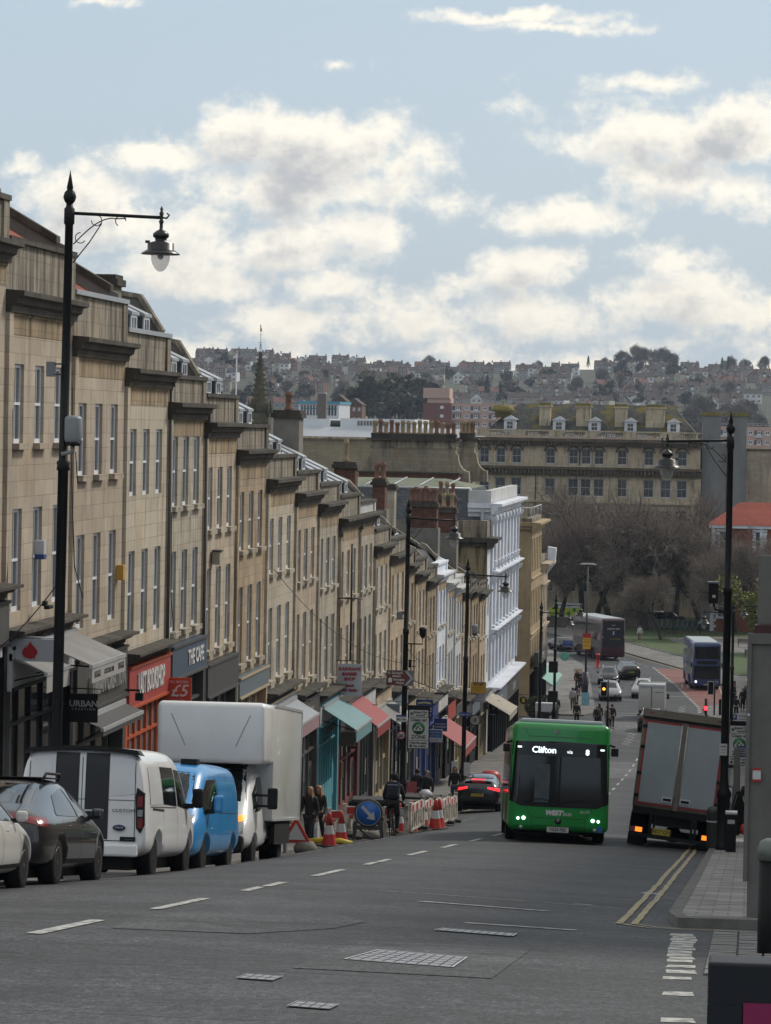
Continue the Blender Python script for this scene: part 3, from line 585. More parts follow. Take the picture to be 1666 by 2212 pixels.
HS=[ # y0,y1,zc,zp,wall,offs,roof,label
(65,72.7,3.9,4.9,S1,OA,'tile','stone house at the left edge, only its dark cornice and parapet end in frame'),
(72.7,80,2.84,4.03,S1,OA,'tile','stone house with red tiled roof above the grey awnings'),
(80,86.9,2.02,3.15,S1,OA,'tile','stone house over the charcoal shopfront with the black hanging sign'),
(86.9,93.5,1.38,2.44,S5,OA,'mansard','stone house over the orange bookshop'),
(93.5,99.8,.53,1.32,S3,OB,'mansard','pale streaked stone house just beyond the orange bookshop'),
(99.8,106.2,-.02,.85,S2,OC,'mansard','stone house over the plain dark grey fascia'),
(106.2,113,-.89,-.07,S6,OC,'mansard','stone house between the dark grey fascia and the pink awning'),
(113,120.2,-1.93,-1.12,S5,OC,'mansard','stone house above the round olive hanging sign'),
(120.2,126.7,-2.54,-1.76,S2,OC,'mansard','stone house over the grey fascia behind the barber sign'),
(126.7,133.2,-3.07,-2.3,S3,OC,'mansard','stone house behind the turquoise awning'),
(133.2,140.2,-3.8,-2.88,S2,OC,'mansard','stone house with heavy black cornice before the projecting streaked pier'),
(140.2,146,-3.8,-3.27,S3,OC,'mansard','narrow grey streaked stone house with weeds on its cornice'),
(146,152.5,-5.35,-4.6,S5,OD,'mansard','golden stone house left of the tall lamp post, lowest of the first stepped group'),
(152.5,160,-6.0,-5.25,S4,OD,'mansard','golden stone house mostly behind the second lamp post'),
(160,164.2,-6.75,-6.07,S6,OD,'mansard','narrow golden stone house right of the second lamp post'),
(164.2,170,-7.35,-6.65,S4,OD,'mansard','golden stone house with pale cornice right of the second lamp post'),
(170,175.6,-7.95,-7.27,S6,OD,'mansard','golden stone house adjoining the white painted house'),
(175.6,181.5,-7.85,-7.3,SW,OD,'mansard','narrow house painted white all over'),
(181.5,186.6,-8.55,-8.05,SG,OD,'mansard','pale cream house just past the white painted one'),
(186.6,191.8,-9.05,-8.5,SG,OD,'mansard','pale grey house with grey parapet before the corner block'),
(191.8,197.5,-9.6,-9.0,S4,OD,'mansard','stone house behind the third lamp post'),
(197.5,203.5,-9.8,-9.3,S6,OD,'flat','stone house with jutting dark cornice below the corner block'),
(203.5,209.5,-10.2,-9.6,S4,OD,'flat','last low stone house before the tall white building'),
]
HT=[]
for i,(y0,y1,zc,zp,wall,offs,rf,lab) in enumerate(HS):
    cm=SW if wall is SW else (SG if i in(18,19) else None); pm={11:SG,17:SW,18:SG,19:SG}.get(i)
    t,T,X,zs=house(i,y0,y1,zc,zp,wall,offs,lab,roof=rf,sills=(1 if 1<=i<=2 else 2) if i not in (3,) else 0,roofx=(i in(3,4,5,6,7,8,9,10,12,14,18)),cmat=cm,parm=pm,nwin=2 if y1-y0<5 else 3)
    HT.append((t,T,X,zs))

# ================= SHOPFRONTS, SIGNS, AWNINGS
def shop(i,fas,frame,fh=.95,nm=4,**k):
    t,T,X,zs=HT[i]; y0,y1=HS[i][:2]; r=shopfront(t,T,X,y0,y1,zs,0,fas,frame,fh,nm,**k); return t,T,X,y0,y1,r
WL_=M('white_lettering',(.6,.6,.6),.5,var=0); DL_=M('dark_lettering',(.02,.02,.025),.6,var=0)
for i in (0,1): 
    t,T,X,y0,y1,(z0,z1)=shop(i,WFAS if i else GRY,BLK,1.0,5)
tb=HT[1][0].location; fs=[c for c in bpy.data.objects if c.parent==HT[1][0] and c.name.startswith('fascia')][0]
lettering('LA',.5,DL_,fs,(.285,74.6-tb.y,-5.12-tb.z),FX,bold=.01); lettering('FRESH',.42,DL_,fs,(.285,76.3-tb.y,-5.14-tb.z),FX,font_scale_x=.8,bold=.008)
def fascia_text(i,s,size,m,z,y=None,thick=.01,**k):
    t=HT[i][0]; tb=t.location; y0,y1=HS[i][:2]; fs=[c for c in bpy.data.objects if c.parent==t and c.name.startswith('fascia')][0]
    return lettering(s,size,m,fs,(.23+thick,(y if y else (y0+y1)/2+.1)-tb.y,z-tb.z),FX,thick=thick,**k)
t,T,X,y0,y1,(z0,z1)=shop(2,GRY,GRY,1.35,4); STL=M('brushed_letters',(.5,.5,.5),.35,.6,var=.1); fascia_text(2,'URBAN CREATION',.62,STL,(z0+z1)/2-.08,y=83.7,thick=.06,font_scale_x=.82,bold=.01)
t,T,X,y0,y1,(z0,z1)=shop(3,RED1,ORG,1.15,7,stall=.3,glass=GLP); fascia_text(3,'LAST BOOKSHOP',.82,WL_,(z0+z1)/2,y=90.2,thick=.02,font_scale_x=.62,bold=.015)
t,T,X,y0,y1,(z0,z1)=shop(4,NAVY,GRY,1.0,4,cor=False); fascia_text(4,'THE CAFE',.62,WL_,(z0+z1)/2,y=97.6,bold=.012)
shop(5,DGR,DGR,1.05,4,cor=False); shop(6,STEEL,BRG,.7,4,cor=False)
t,T,X,y0,y1,(z0,z1)=shop(7,STEEL,BRG,1.0,4); fascia_text(7,'MRS POTTS',.5,WL_,(z0+z1)/2,bold=.01)
t,T,X,y0,y1,(z0,z1)=shop(8,GRY,GRY,1.3,4); fascia_text(8,'REVIVAL',.7,M('bone_letters',(.45,.43,.38),.6),(z0+z1)/2,bold=.01)
shop(9,WFAS,TEAL,.9,8,glass=TEAL,stall=1.3); fascia_text(9,'BAR & DINER',.45,GRY,z0-.4)
t,T,X,y0,y1,(z0,z1)=shop(10,GRY,MAR,1.4,4); fascia_text(10,'IT',.8,M('pink_letters',(.6,.25,.22),.6),(z0+z1)/2,y=138.2,bold=.02,thick=.03)
shop(11,SG,DGR,.9,5); shop(12,S4,BRG,.8,4); shop(13,STEEL,BLK,.8,4); shop(14,BRG,GRY,.8,3); shop(15,BLU,BLU,.8,3); shop(16,BLU,BLU,.9,3)
t,T,X,y0,y1,(z0,z1)=shop(17,SG,BLK,.8,3); shop(18,RED1,BLK,1.1,3); shop(19,GRY,BRG,.8,3); shop(20,GRY,BLK,.8,3); shop(21,STEEL,BLK,.9,3); shop(22,GRY,BRG,.9,3)
AWG=M('grey_awning',(.20,.195,.195),.7,var=.3,scale=1.2); AWV=M('pale_valance',(.30,.29,.285),.8,var=.1)
awning(72.9,75.4,-5.35,.75,.3,AWG,'short grey retracted awning above the near café at the left edge',.38,AWV,txt=[('HUGGE',0,.26)])
awning(75.5,79.6,-5.15,1.25,.5,AWG,'wide grey awning extended beside the black hanging sign',.34,AWV,txt=[('HUGGE',-1.4,.22),('COCKTAIL BAR',0,.17),('HUGGE',1.5,.22)])
awning(80.8,86.2,-7.4,.5,.2,M('charcoal_awning',(.04,.04,.042),.7),'charcoal retracted awning under the grey metal lettering',.12)
awning(107.2,112.4,-10.3,.7,.5,M('orange_awning',(.36,.06,.025),.7),'orange awning just beyond the box van',.3)
awning(114.2,119.6,-9.95,.85,.5,M('silver_awning',(.22,.24,.27),.5),'pink edged awning below the round olive sign',.42,M('pink_valance',(.26,.16,.18),.8))
awning(127.4,132.6,-10.95,1.3,.8,M('turquoise_awning',(.12,.24,.27),.7,var=.15),'turquoise awning under the white barber sign',.42,M('turquoise_valance',(.11,.23,.26),.8))
awning(135.2,140.0,-11.4,1.25,.9,M('red_awning',(.25,.025,.03),.7,var=.15),'red awning beside the small dark red sign',.4)
awning(146.5,152,-12.6,1.0,.6,AWG,'grey awning just behind the second lamp post',.2)
awning(173.5,180.5,-15.8,1.6,1.0,M('coral_awning',(.26,.04,.04),.7,var=.15),'coral red awning low beside the third lamp post',.45)
awning(206,212.5,-16.9,1.6,.9,M('beige_awning',(.32,.285,.23),.8,var=.1),'beige awning below the tall white building',.3)
BRK=M('bracket_iron',(.02,.02,.022),.5,var=0)
def hsign(x,y,z,w,h,mat,label,lines=(),wall=-16.45,th=.05,frame=None,brk=True,round_=False,name='hanging_sign',cat='sign'):
    t=empty(name,(x,y,z),label=label,cat=cat); b=MB()
    if round_: b.lathe([(w/2,-th/2),(w/2,th/2)],(0,0,0),mat,24,axis=1)
    else: b.box(-w/2,w/2,-th/2,th/2,-h/2,h/2,mat)
    bd=b.build('board',t,bevel=.006)
    if frame:
        b=MB(); e=.03
        if round_: b.lathe([(w/2-.03,-th/2-.012),(w/2+.015,-th/2-.012),(w/2+.015,th/2+.012),(w/2-.03,th/2+.012),(w/2-.03,-th/2-.012)],(0,0,0),frame,24,axis=1,cap=False)
        else:
            for q in ((-w/2-.01,-w/2+e,-h/2,h/2),(w/2-e,w/2+.01,-h/2,h/2),(-w/2+e,w/2-e,-h/2-.01,-h/2+e),(-w/2+e,w/2-e,h/2-e,h/2+.01)): b.box(q[0],q[1],-th/2-.008,th/2+.008,q[2],q[3],frame)
        b.build('frame',t)
    if brk:
        b=MB(); L=(wall-x); b.tube([(L,0,h/2+.12),(w/2+.1,0,h/2+.12)],.018,BRK,6)
        for s in (-1,1): b.tube([(s*w*.38,0,h/2),(s*w*.38,0,h/2+.12)],.01,BRK,5)
        b.build('bracket',t)
    for q in lines:
        s,size,dx,dz,m=q[:5]; k=q[5] if len(q)>5 else {}
        lettering(s,size,m,bd,(dx,-th/2-.006,dz),FY,**k)
    return t,bd
RL_=M('crimson_lettering',(.30,.03,.045),.5,var=0); RED=M('sign_red',(.36,.014,.018),.45,var=.05); SBOARD=M('pale_board',(.42,.43,.47),.5,var=.08)
BB=dict(bold=.012); SH=dict(shear=.2,bold=.012)
# white sign with a red flame emblem
t,bd=hsign(-15.9,73.1,-5.17,1.12,.5,SBOARD,'white hanging sign with a red flame emblem at the left edge',brk=False)
b=MB(); fl=[(-.0,-.2),(.09,-.17),(.13,-.2),(.12,-.13),(.17,-.07),(.17,.02),(.1,.12),(.03,.2),(.03,.27),(-.06,.14),(-.08,.08),(-.1,.13),(-.16,.02),(-.17,-.07),(-.12,-.15)]
b.prism([(p[0]-.02,p[1]*.85-.02) for p in fl],1,-.045,-.026,RED); b.build('flame_emblem',t)
b=MB(); b.tube([(-.55,0,.3),(.75,0,.28)],.02,M('alu_bar',(.5,)*3),6); b.tube([(-.8,0,.17),(-.56,0,.17)],.02,M('alu_bar',(.5,)*3),6); b.tube([(-.8,0,-.15),(-.56,0,-.15)],.02,M('alu_bar',(.5,)*3),6); b.build('bracket',t)
hsign(-16.55,71.9,-4.95,.5,.62,SBOARD,'white box sign cut off by the left edge of the photo',[('H',.35,.12,0,DL_,BB)],brk=False,th=.2)
hsign(-16.0,79.64,-7.0,.69,.70,M('black_board',(.010,.010,.012),.4,var=0),'black square hanging sign reading URBAN CREATION',[('URBAN',.215,0,.1,WL_,dict(bold=.006)),('C R E A T I O N',.085,0,-.03,WL_,{})])
hsign(-16.0,93.2,-7.62,.69,.72,M('scarlet_board',(.50,.055,.03),.45,var=.05),'red sign offering all books at £5',[('ALL BOOKS',.105,0,.24,WL_,{}),('£5',.48,0,-.02,WL_,dict(shear=.25,bold=.004)),('OR LESS',.10,0,-.30,WL_,{})],brk=False)
hsign(-15.95,119.7,-10.33,.44,.44,M('olive_board',(.17,.14,.04),.5,var=.1),'round olive hanging sign with black script',[('Mrs',.14,-.02,.06,DL_,SH),('Potts',.14,.02,-.07,DL_,SH)],round_=True)
hsign(-15.9,132.8,-10.24,.98,1.27,SBOARD,"white hanging sign of the barber shop with crimson lettering",[("KARWAN'S",.175,0,.42,RL_,SH),('BARBER',.175,0,.22,RL_,SH),('SHOP',.175,0,.02,RL_,SH),("Gent's",.145,0,-.24,RL_,SH),('Hair Stylist',.145,0,-.42,RL_,SH)])
t=empty('wall_mast',(-15.9,133.0,-8.2),label='dark iron cross shaped mast rising above the barber sign',cat='mast'); b=MB(); b.tube([(0,0,-1.3),(0,0,3.4)],.045,BRK,8); b.build('post',t); b=MB(); b.tube([(-.55,0,1.2),(.45,0,1.2)],.03,BRK,6); b.build('cross_bar',t)
hsign(-15.9,132.4,-12.58,.68,.6,M('taupe_board',(.17,.14,.12),.6,var=.1),'brown board sign of the restaurant under the turquoise awning',[('all in one',.13,0,.16,RL_,{}),('bar',.13,0,0,RL_,{}),('restaurant',.12,0,-.16,RL_,{})],brk=False)
hsign(-15.9,139.6,-12.08,.6,.34,M('burgundy_board',(.26,.015,.03),.45,var=.05),'small dark red sign with white name beside the red awning',[("Gatsby's",.15,0,0,WL_,{})])
hsign(-15.9,149.5,-12.91,.62,.68,M('blue_grey_board',(.13,.17,.20),.5,var=.05),'blue grey square sign with a small blue roundel left of the second lamp post',[('O',.2,-.12,0,BLU,BB),('- - - -',.1,.12,0,SBOARD,{})])
t,bd=hsign(-15.8,163.2,-14.0,.84,1.06,BLU,'tall blue hanging sign of the music shop',[('MUSIC',.24,0,.02,WL_,BB),('SHOP',.24,0,-.26,WL_,BB),('Est 1972',.07,0,.2,WL_,{})])
b=MB(); b.prism([(-.34,.3),(-.3,.4),(0,.44),(.3,.4),(.34,.3),(.28,.32),(0,.36),(-.28,.32)],1,-.045,-.026,M('gold_band',(.5,.45,.25),.5)); b.build('scroll_emblem',t)
LT=[('RENGEN',.15,0,.04,SBOARD,{}),('LETTINGS',.125,0,-.12,SBOARD,{})]
hsign(-15.8,172,-15.48,.68,.66,M('navy_board',(.01,.02,.12),.45,var=0),'dark blue letting agent sign, the higher of the two',LT)
t,bd=hsign(-15.6,166.6,-15.45,.8,.44,M('mid_blue_board',(.03,.10,.28),.45,var=0),'blue and white letting agent board, the lower of the two',[('RENGEN',.13,.05,.06,SBOARD,{}),('LETTINGS',.11,.05,-.09,SBOARD,{})],frame=SBOARD)
b=MB(); b.box(-.4,.4,-.025,.025,-.42,-.23,SBOARD); o=b.build('lower_panel',t); lettering('TO LET',.12,STEEL,o,(0,-.031,-.325),FY)
b=MB(); b.tube([(-.42,0,-.45),(-.42,0,.25)],.02,SBOARD,6); b.tube([(-.42,0,0),(-.85,0,0)],.02,SBOARD,6); b.build('bracket',t)
t,bd=hsign(-15.9,197.2,-15.5,.86,.70,M('amber_board',(.55,.30,.02),.45,var=0),'yellow and white To Let board between third lamp post and white building',[('TO LET',.19,0,.22,DL_,BB),('GROUND FLOOR AND',.07,0,.04,DL_,{}),('BASEMENT RETAIL',.07,0,-.07,DL_,{}),('UNIT',.07,0,-.18,DL_,{})],frame=STEEL,brk=False)
b=MB(); b.box(-.43,.43,-.025,.025,-.84,-.36,SBOARD); o=b.build('lower_panel',t); lettering('BURSTON\nCOOK',.12,BLU,o,(.06,-.031,-.5),FY); lettering('01179 204 2800',.09,BLU,o,(0,-.031,-.75),FY)
b=MB(); b.lathe([(.09,-.04),(.09,-.03)],(-.31,0,-.5),RED,14,axis=1); b.build('red_spot',t)
hsign(-15.9,195,-17.22,.62,.62,M('cream_board',(.40,.38,.34),.5,var=.05),'round cream sign with a dark line drawing in a black ring',[('R',.3,0,0,GRY,SH)],frame=BLK,round_=True,brk=False)
hsign(-15.9,209.4,-17.7,.6,.72,BLK,'black square hanging sign near the foot of the white building',[('U',.25,0,0,SBOARD,{})])
hsign(-15.8,235.6,-19.3,.55,.55,M('black_board',(.01,)*3),'round black sign with a yellow symbol beside the tan building',[('B',.36,0,0,M('yellow_symbol',(.65,.42,.02)),dict(bold=.03))],round_=True,th=.12)
hsign(-15.5,282,-19.3,.75,.8,M('mint_board',(.10,.38,.32),.5),'round mint green sign above the far mint awning',[('cafe',.2,0,0,SBOARD,{})],round_=True)
hsign(-15.7,290,-18.7,.9,.5,BLU,'small blue sign above the round mint one',[('POST OFFICE',.12,0,.08,SBOARD,{})],brk=False)
hsign(-14.9,193,-17.3,.0+.5,.2,BLU,'small blue pointer sign on the third lamp post',[('Park Street',.07,0,0,SBOARD,{})],brk=False) if 0 else None
awning(263,275,-19.3,1.6,1.0,M('mint_awning',(.17,.36,.31),.7),'pale mint awning at the foot of the tan building',.35,X=-16.9)
# extra small fittings on the fronts
def fit(name,label,cat,x,y,z,boxes,tubes=()):
    t=empty(name,(x,y,z),label=label,cat=cat); b=MB()
    for q,m in boxes: b.box(*q,m)
    for p,r,m in tubes: b.tube(p,r,m,6)
    b.build('housing',t,bevel=.01); return t
fit('alarm_box','white and dark blue alarm box on the second house from the left','alarm box',-16.4,76.2,-3.05,[((-.1,.12,-.14,.14,-.22,.22),SBOARD),((-.1,.125,-.15,.15,-.22,-.1),BLU)])
fit('alarm_box','amber alarm box under the upper windows of the house with black sign','alarm box',-16.4,86.2,-4.0,[((-.1,.1,-.12,.12,-.2,.2),M('amber_box',(.5,.28,.05)))])
fit('floodlight','black floodlight lying on the ledge over the white fascia','floodlight',-16.15,75.9,-4.32,[((-.02,.1,-.25,.25,-.08,.0),BLK),((-.1,0,-.1,.1,-.02,.1),BLK)])
fit('security_camera','black dome security camera beside the orange shop','security camera',-15.9,86.5,-7.15,[((-.1,.1,-.08,.08,-.22,-.02),BLK)],[([(-.5,0,.05),(0,0,.05),(0,0,-.05)],.03,BLK)])
fit('vent_hood','grey stone vent hood below a window of the pale house','vent hood',-16.35,101.6,-4.2,[((-.1,.14,-.2,.2,-.2,.2),S3),((-.1,.18,-.24,.24,.2,.25),SOOT)])
CAB=M('cable_black',(.03,.03,.03),.6,var=0)
def cable(pts,r,label,sag=0):
    P=[]
    for a,c in zip(pts,pts[1:]):
        n=10
        for i in range(n): 
            q=Vector(a).lerp(Vector(c),i/n); q.z-=sag*4*(i/n)*(1-i/n); P.append(q)
    P.append(Vector(pts[-1])); b=MB(); b.tube(P,r,CAB,5); o=b.build('cable'); tag(o,label,'cable')
cable([(-16.42,73.2,.2),(-16.42,73.1,-1.2),(-16.42,72.9,-3.2),(-16.35,72.6,-4.5)],.012,'thin black cable hanging down the wall at the left edge')
cable([(-16.4,79.6,.9),(-16.4,79.7,-1.5),(-16.4,80.2,-3.6),(-16.3,80.8,-4.4)],.014,'thin grey cable running down beside the second downpipe')
cable([(-16.2,68,-5.2),(-12.95,61.8,-3.1)],.012,'cable slung from the shops up to the left lamp post',.25)
cable([(-16.4,93.8,-2.6),(-16.4,93.9,-5.0),(-16.4,94.6,-6.2),(-16.38,97,-6.2)],.012,'cable drooping down the wall next to the orange shop')
cable([(-16.2,113,-5.0),(-12.95,125.6,-9.0)],.012,'long slack cable from the terrace to the second lamp post',.7)
cable([(-12.95,125.6,-8.3),(-12.95,152.6,-9.0)],.014,'slack cable hanging between the second and third lamp posts',1.3)
cable([(-12.95,152.6,-12.6),(-16.3,160,-12.2)],.02,'iron wire stay from the third lamp post to the terrace')
DP=M('downpipe',(.09,.08,.075),.6)
for y0_,zt_,zb_,lb in ((93.55,1.0,-6.5,'dark rainwater pipe at the edge of the pale streaked house'),(99.85,0,-7.3,'dark rainwater pipe beside the grey vent hood'),(133.3,-4.5,-9.5,'pale rainwater pipe behind the barber sign mast'),(140.3,-4.4,-11,'white rainwater pipe on the narrow grey streaked house'),(146.1,-5.8,-12.5,'rainwater pipe at the left edge of the lowest golden house')):
    t=empty('rainwater_pipe',(-16.42,y0_,zb_),label=lb,cat='pipe'); b=MB(); b.tube([(0,0,0),(0,0,zt_-zb_)],.05,DP,8); b.build('pipe',t); b=MB(); b.box(-.1,.12,-.12,.12,zt_-zb_-.05,zt_-zb_+.2,DP); b.build('hopper',t)

ORD='first second third fourth fifth sixth seventh eighth ninth tenth eleventh twelfth thirteenth fourteenth fifteenth sixteenth'.split()
# ================= THE FOOT OF THE STREET AND BEYOND
_M=cam.matrix_world.to_3x3()
def at(px,py,Y):
    r=_M@Vector(((px-833)/7231,-(py-1106)/7231,-1)); return r*(Y/r.y)
def Tf(t):
    tb=t.location.copy()
    def T(b): b.v=[(p[0]-tb.x,p[1]-tb.y,p[2]-tb.z) for p in b.v]; return b
    return T
def pots(t,T,lst,h=.8,r=.16):
    for i,(x,y,z,m) in enumerate(lst):
        b=MB(); k=random.uniform(.85,1.1)*h; b.lathe([(r,0),(r*1.05,k*.08),(r*.75,k*.15),(r*.7,k*.7),(r*.95,k*.78),(r*.95,k*.9),(r*.8,k*.92),(r*.85,k)],(x,y,z),m,10); T(b).build('chimney_pot',t)
def chimney(x0,x1,y0,y1,z0,z1,mat,npots,pm,label,h=.8,ny=1,cap=SOOT,r=.16):
    t=empty('chimney_stack',((x0+x1)/2,(y0+y1)/2,z0),label=label,cat='chimney'); T=Tf(t)
    zm_=z1-1.5 if mat is BRICK and z1-z0>2.2 else z0
    b=MB(); b.box(x0,x1,y0,y1,zm_,z1-.3,mat)
    if zm_>z0: b.box(x0-.12,x1+.12,y0-.12,y1+.1,z0,zm_,RENDER)
    T(b).build('stack',t)
    b=MB(); b.box(x0-.1,x1+.1,y0-.1,y1+.1,z1-.3,z1-.12,cap); b.box(x0-.03,x1+.03,y0-.03,y1+.03,z1-.12,z1,cap); T(b).build('cap',t)
    pots(t,T,[(x0+(x1-x0)*(i+.5)/npots,(y0+y1)/2,z1,random.choice(pm)) for i in range(npots)],h,r); return t
# --- high slate roofs of the lower terrace with raking party walls
for i in range(12,23):
    t,T,X,zs=HT[i]; y0,y1,zc,zp=HS[i][:4]; rz=zp+1.9
    b=MB(); b.prism([(X-.5,zp-.5),(X-.6,zp-.2),(X-4.4,rz),(X-8.5,zp-.5)],1,y0+.1,y1-.3,SLATE); T(b).build('roof',t)
    b=MB(); b.prism([(X-.5,zp-.9),(X-.6,zp+.2),(X-4.4,rz+.5),(X-9,zp-.2),(X-9,zp-1)],1,y1-.3,y1+.02,RENDER); b.prism([(X-.5,zp+.08),(X-.45,zp+.22),(X-4.4,rz+.66),(X-4.4,rz+.5)],1,y1-.38,y1+.08,PAR); T(b).build('party_wall',t)
RB=[POT,POT,POTB]
chimney(-17.75,-16.95,87.6,88.6,1.5,3.85,M('mossy_stone',(.13,.12,.08),.9,var=.4,scale=2),0,RB,'rounded mossy stone stack rising over the red tiled roof') 
p=at(591,885,126); q=at(647,885,126); chimney(p.x,q.x,126,127.2,-2.5,p.z,RENDER,1,[POT],'wide dark stack with one red pot among the mansard roofs')
p=at(722,997,150); q=at(768,997,150); chimney(p.x,q.x,150,151,-4.6,p.z,BRICK,1,[POTB],'red brick stack with a single tall buff pot',h=.95,r=.13)
p=at(805,1035,165); q=at(832,1035,165); chimney(p.x,q.x,165,166,-6.6,p.z,BRICK,2,[POT],'small brick stack with two red pots below the big pot row')
p=at(826,1045,172); q=at(852,1080,172); chimney(p.x,q.x,172,173,-7,p.z,S3,0,[POT],'stone stack with a mossy cap left of the brick stacks')
p=at(882,1083,190); q=at(944,1083,190); chimney(p.x,q.x,190,191,-7.8,p.z,BRICK,6,[POT],'long brick stack with six red pots behind the second lamp post')
p=at(948,1096,196); q=at(984,1096,196); chimney(p.x,q.x,196,197,-9.5,p.z,BRICK,2,[POTB],'brick stack with two cream pots beside the slate hip roof')
p=at(944,1070,204); q=at(984,1070,204); chimney(p.x,q.x,204,205,-9,p.z,BRICK,3,[POTB,POT],'farther brick stack with mixed pots against the slate roof')
# --- the great row of pots
def bigstack(px0,px1,Y,n,label,curve=True):
    a=at(px0,939,Y); c=at(px1,939,Y); zb=at(px0,1040,Y).z; zt=a.z; t=empty('chimney_stack',((a.x+c.x)/2,Y,zb),label=label,cat='chimney'); T=Tf(t)
    w=1.1; b=MB(); zm=at(px0,985,Y).z
    prof=[(a.x-.9,zb),(a.x-.85,zb+.5),(a.x-.5,zb+1.0),(a.x-.12,zm),(a.x,zm+.3),(a.x,zt-.9),(c.x,zt-.9),(c.x,zm+.3)]+[(c.x+.15+.8*(1-math.cos(k*PI/10)),zm+.2-(zm-zb-.6)*math.sin(k*PI/10)) for k in range(6)]+[(c.x+1.0,zb)]
    b.prism(prof,1,Y,Y+w,STONE('stack_stone',(.26,.23,.18),.75,.7,.25,.6)); T(b).build('stack',t)
    b=MB(); b.box(a.x-.05,c.x+.05,Y-.05,Y+w+.05,zt-.9,zt-.75,PAR); b.box(a.x+.05,c.x-.05,Y+.02,Y+w,zt-.75,zt-.35,PAR)
    for k in range(4): xx=a.x+(c.x-a.x)*(k+.15)/3.6; b.box(xx,xx+.25,Y-.04,Y+w,zt-.75,zt-.35,PAR)
    b.box(a.x-.3,c.x+.3,Y-.3,Y+w+.3,zt-.35,zt-.22,SOOT); b.box(a.x,c.x,Y,Y+w,zt-.22,zt,SOOT); b.box(a.x-.02,c.x+.02,Y-.03,Y+w,zt,zt+.12,SOOT); T(b).build('cap',t)
    pots(t,T,[(a.x+(c.x-a.x)*(i+.5)/n,Y+.5,zt+.1,random.choice([POTB,POTB,POTB,POT])) for i in range(n)],.95,.19)
bigstack(802,985,233,15,'great stone chimney wall carrying the long front row of fifteen pots')
bigstack(993,1025,241,4,'second stone chimney wall with four pots just behind the great one')
b=MB(); a=at(775,1037,231); c=at(990,1037,231); b.box(a.x,c.x,231,243,-16,a.z+.55,BRICK); b.box(a.x-.1,c.x+.1,230.9,243.1,a.z+.55,a.z+.65,SOOT); b.build('brick_building',label='red brick back building under the great chimney wall',cat='building')
# --- slate hip roof block in front of it
t=empty('slate_roof_building',(-22,214,-20),label='slate mansard building with a mossy leaded top behind the lower terrace',cat='building'); T=Tf(t)
a=at(985,1125,212); c=at(1043,1125,212); u=at(865,1053,214); v=at(1015,1053,214)
b=MB(); b.box(-30,c.x-.1,212,228,-20,a.z,RENDER); T(b).build('wall',t)
b=MB(); b.add([(-30,212,a.z),(c.x,212,a.z),(c.x,228,a.z),(-30,228,a.z),(-29,214,u.z),(v.x,214,u.z),(v.x,226,u.z),(-29,226,u.z)],[(0,1,5,4),(1,2,6,5),(2,3,7,6),(3,0,4,7)],SLATE)
MOSS=M('mossy_lead',(.13,.15,.10),.8,var=.4,scale=1.5); b.add([(-29,214,u.z),(v.x,214,u.z),(v.x,226,u.z),(-29,226,u.z),(-27,219,u.z+.55),(v.x-2,219,u.z+.55)],[(0,1,5,4),(1,2,5),(2,3,4,5),(3,0,4)],MOSS); T(b).build('roof',t)
b=MB()
for k in range(6): x=-28.5+k*1.75; b.tube([(x,213.9,u.z+.03),(x+.6,219,u.z+.58)],.06,LEAD,5)
b.tube([(c.x,212,a.z),(v.x,214,u.z)],.1,LEAD,6); b.tube([(-29,214,u.z),(v.x,214,u.z)],.08,LEAD,6); T(b).build('lead_rolls',t)
b=MB(); b.box(c.x-.1,c.x+.05,211.95,212.1,-9,u.z-.1,SBOARD); T(b).build('gutter_post',t)
# --- corner stone block and tall white stucco building
def tall(name,label,y0,y1,X,ztop,zcor,walls,side,rows,bays,bw,cm,depth=10,extra=None,zp=None,gz0=None,frame=FRW):
    zg=-23; t=empty(name,(X,(y0+y1)/2,zg),label=label,cat='building'); T=Tf(t); W=y1-y0
    pitch=W/bays; ops=[]
    for k in range(bays):
        for (zb,zt) in rows: ops.append((pitch*(k+.5)-bw/2,pitch*(k+.5)+bw/2,zb,zt))
    b=MB(); facade(b,(X,y0,0),(0,1,0),W,zg,zcor,ops,.2,walls)
    b.box(X-depth,X-.25,y0+.02,y1-.02,zg,zcor,side); T(b).build('wall',t,fix=False)
    b=MB(); b.box(X-depth,X-.24,y0,y0+.015,zg,zcor,side); b.box(X-.24,X,y0,y0+.02,zg,zcor,side); T(b).build('side_wall',t)
    b=MB(); cornice(b,y0-.5,y1+.1,X,zcor+.3,.7,.7,cm); b.box(X-depth,X+.1,y0-.4,y0,zcor+.0,zcor+.3,cm); b.box(X-depth,X+.05,y0-.25,y0,zcor-.25,zcor,cm)
    T(b).build('cornice',t)
    b=MB(); b.box(X-.5,X-.05,y0+.1,y1-.1,zcor+.3,ztop,PAR if cm!=SW else SG); b.box(X-depth,X-.5,y0+.1,y0+.5,zcor+.3,ztop,PAR if cm!=SW else SG); T(b).build('parapet',t)
    for k in range(bays):
        for (zb,zt) in rows: put_window(t,(-.2,y0+pitch*(k+.5)-t.location.y,zb-zg),bw,zt-zb,RFX,frm=frame)
    if extra: extra(t,T,y0,y1,X,pitch)
    return t
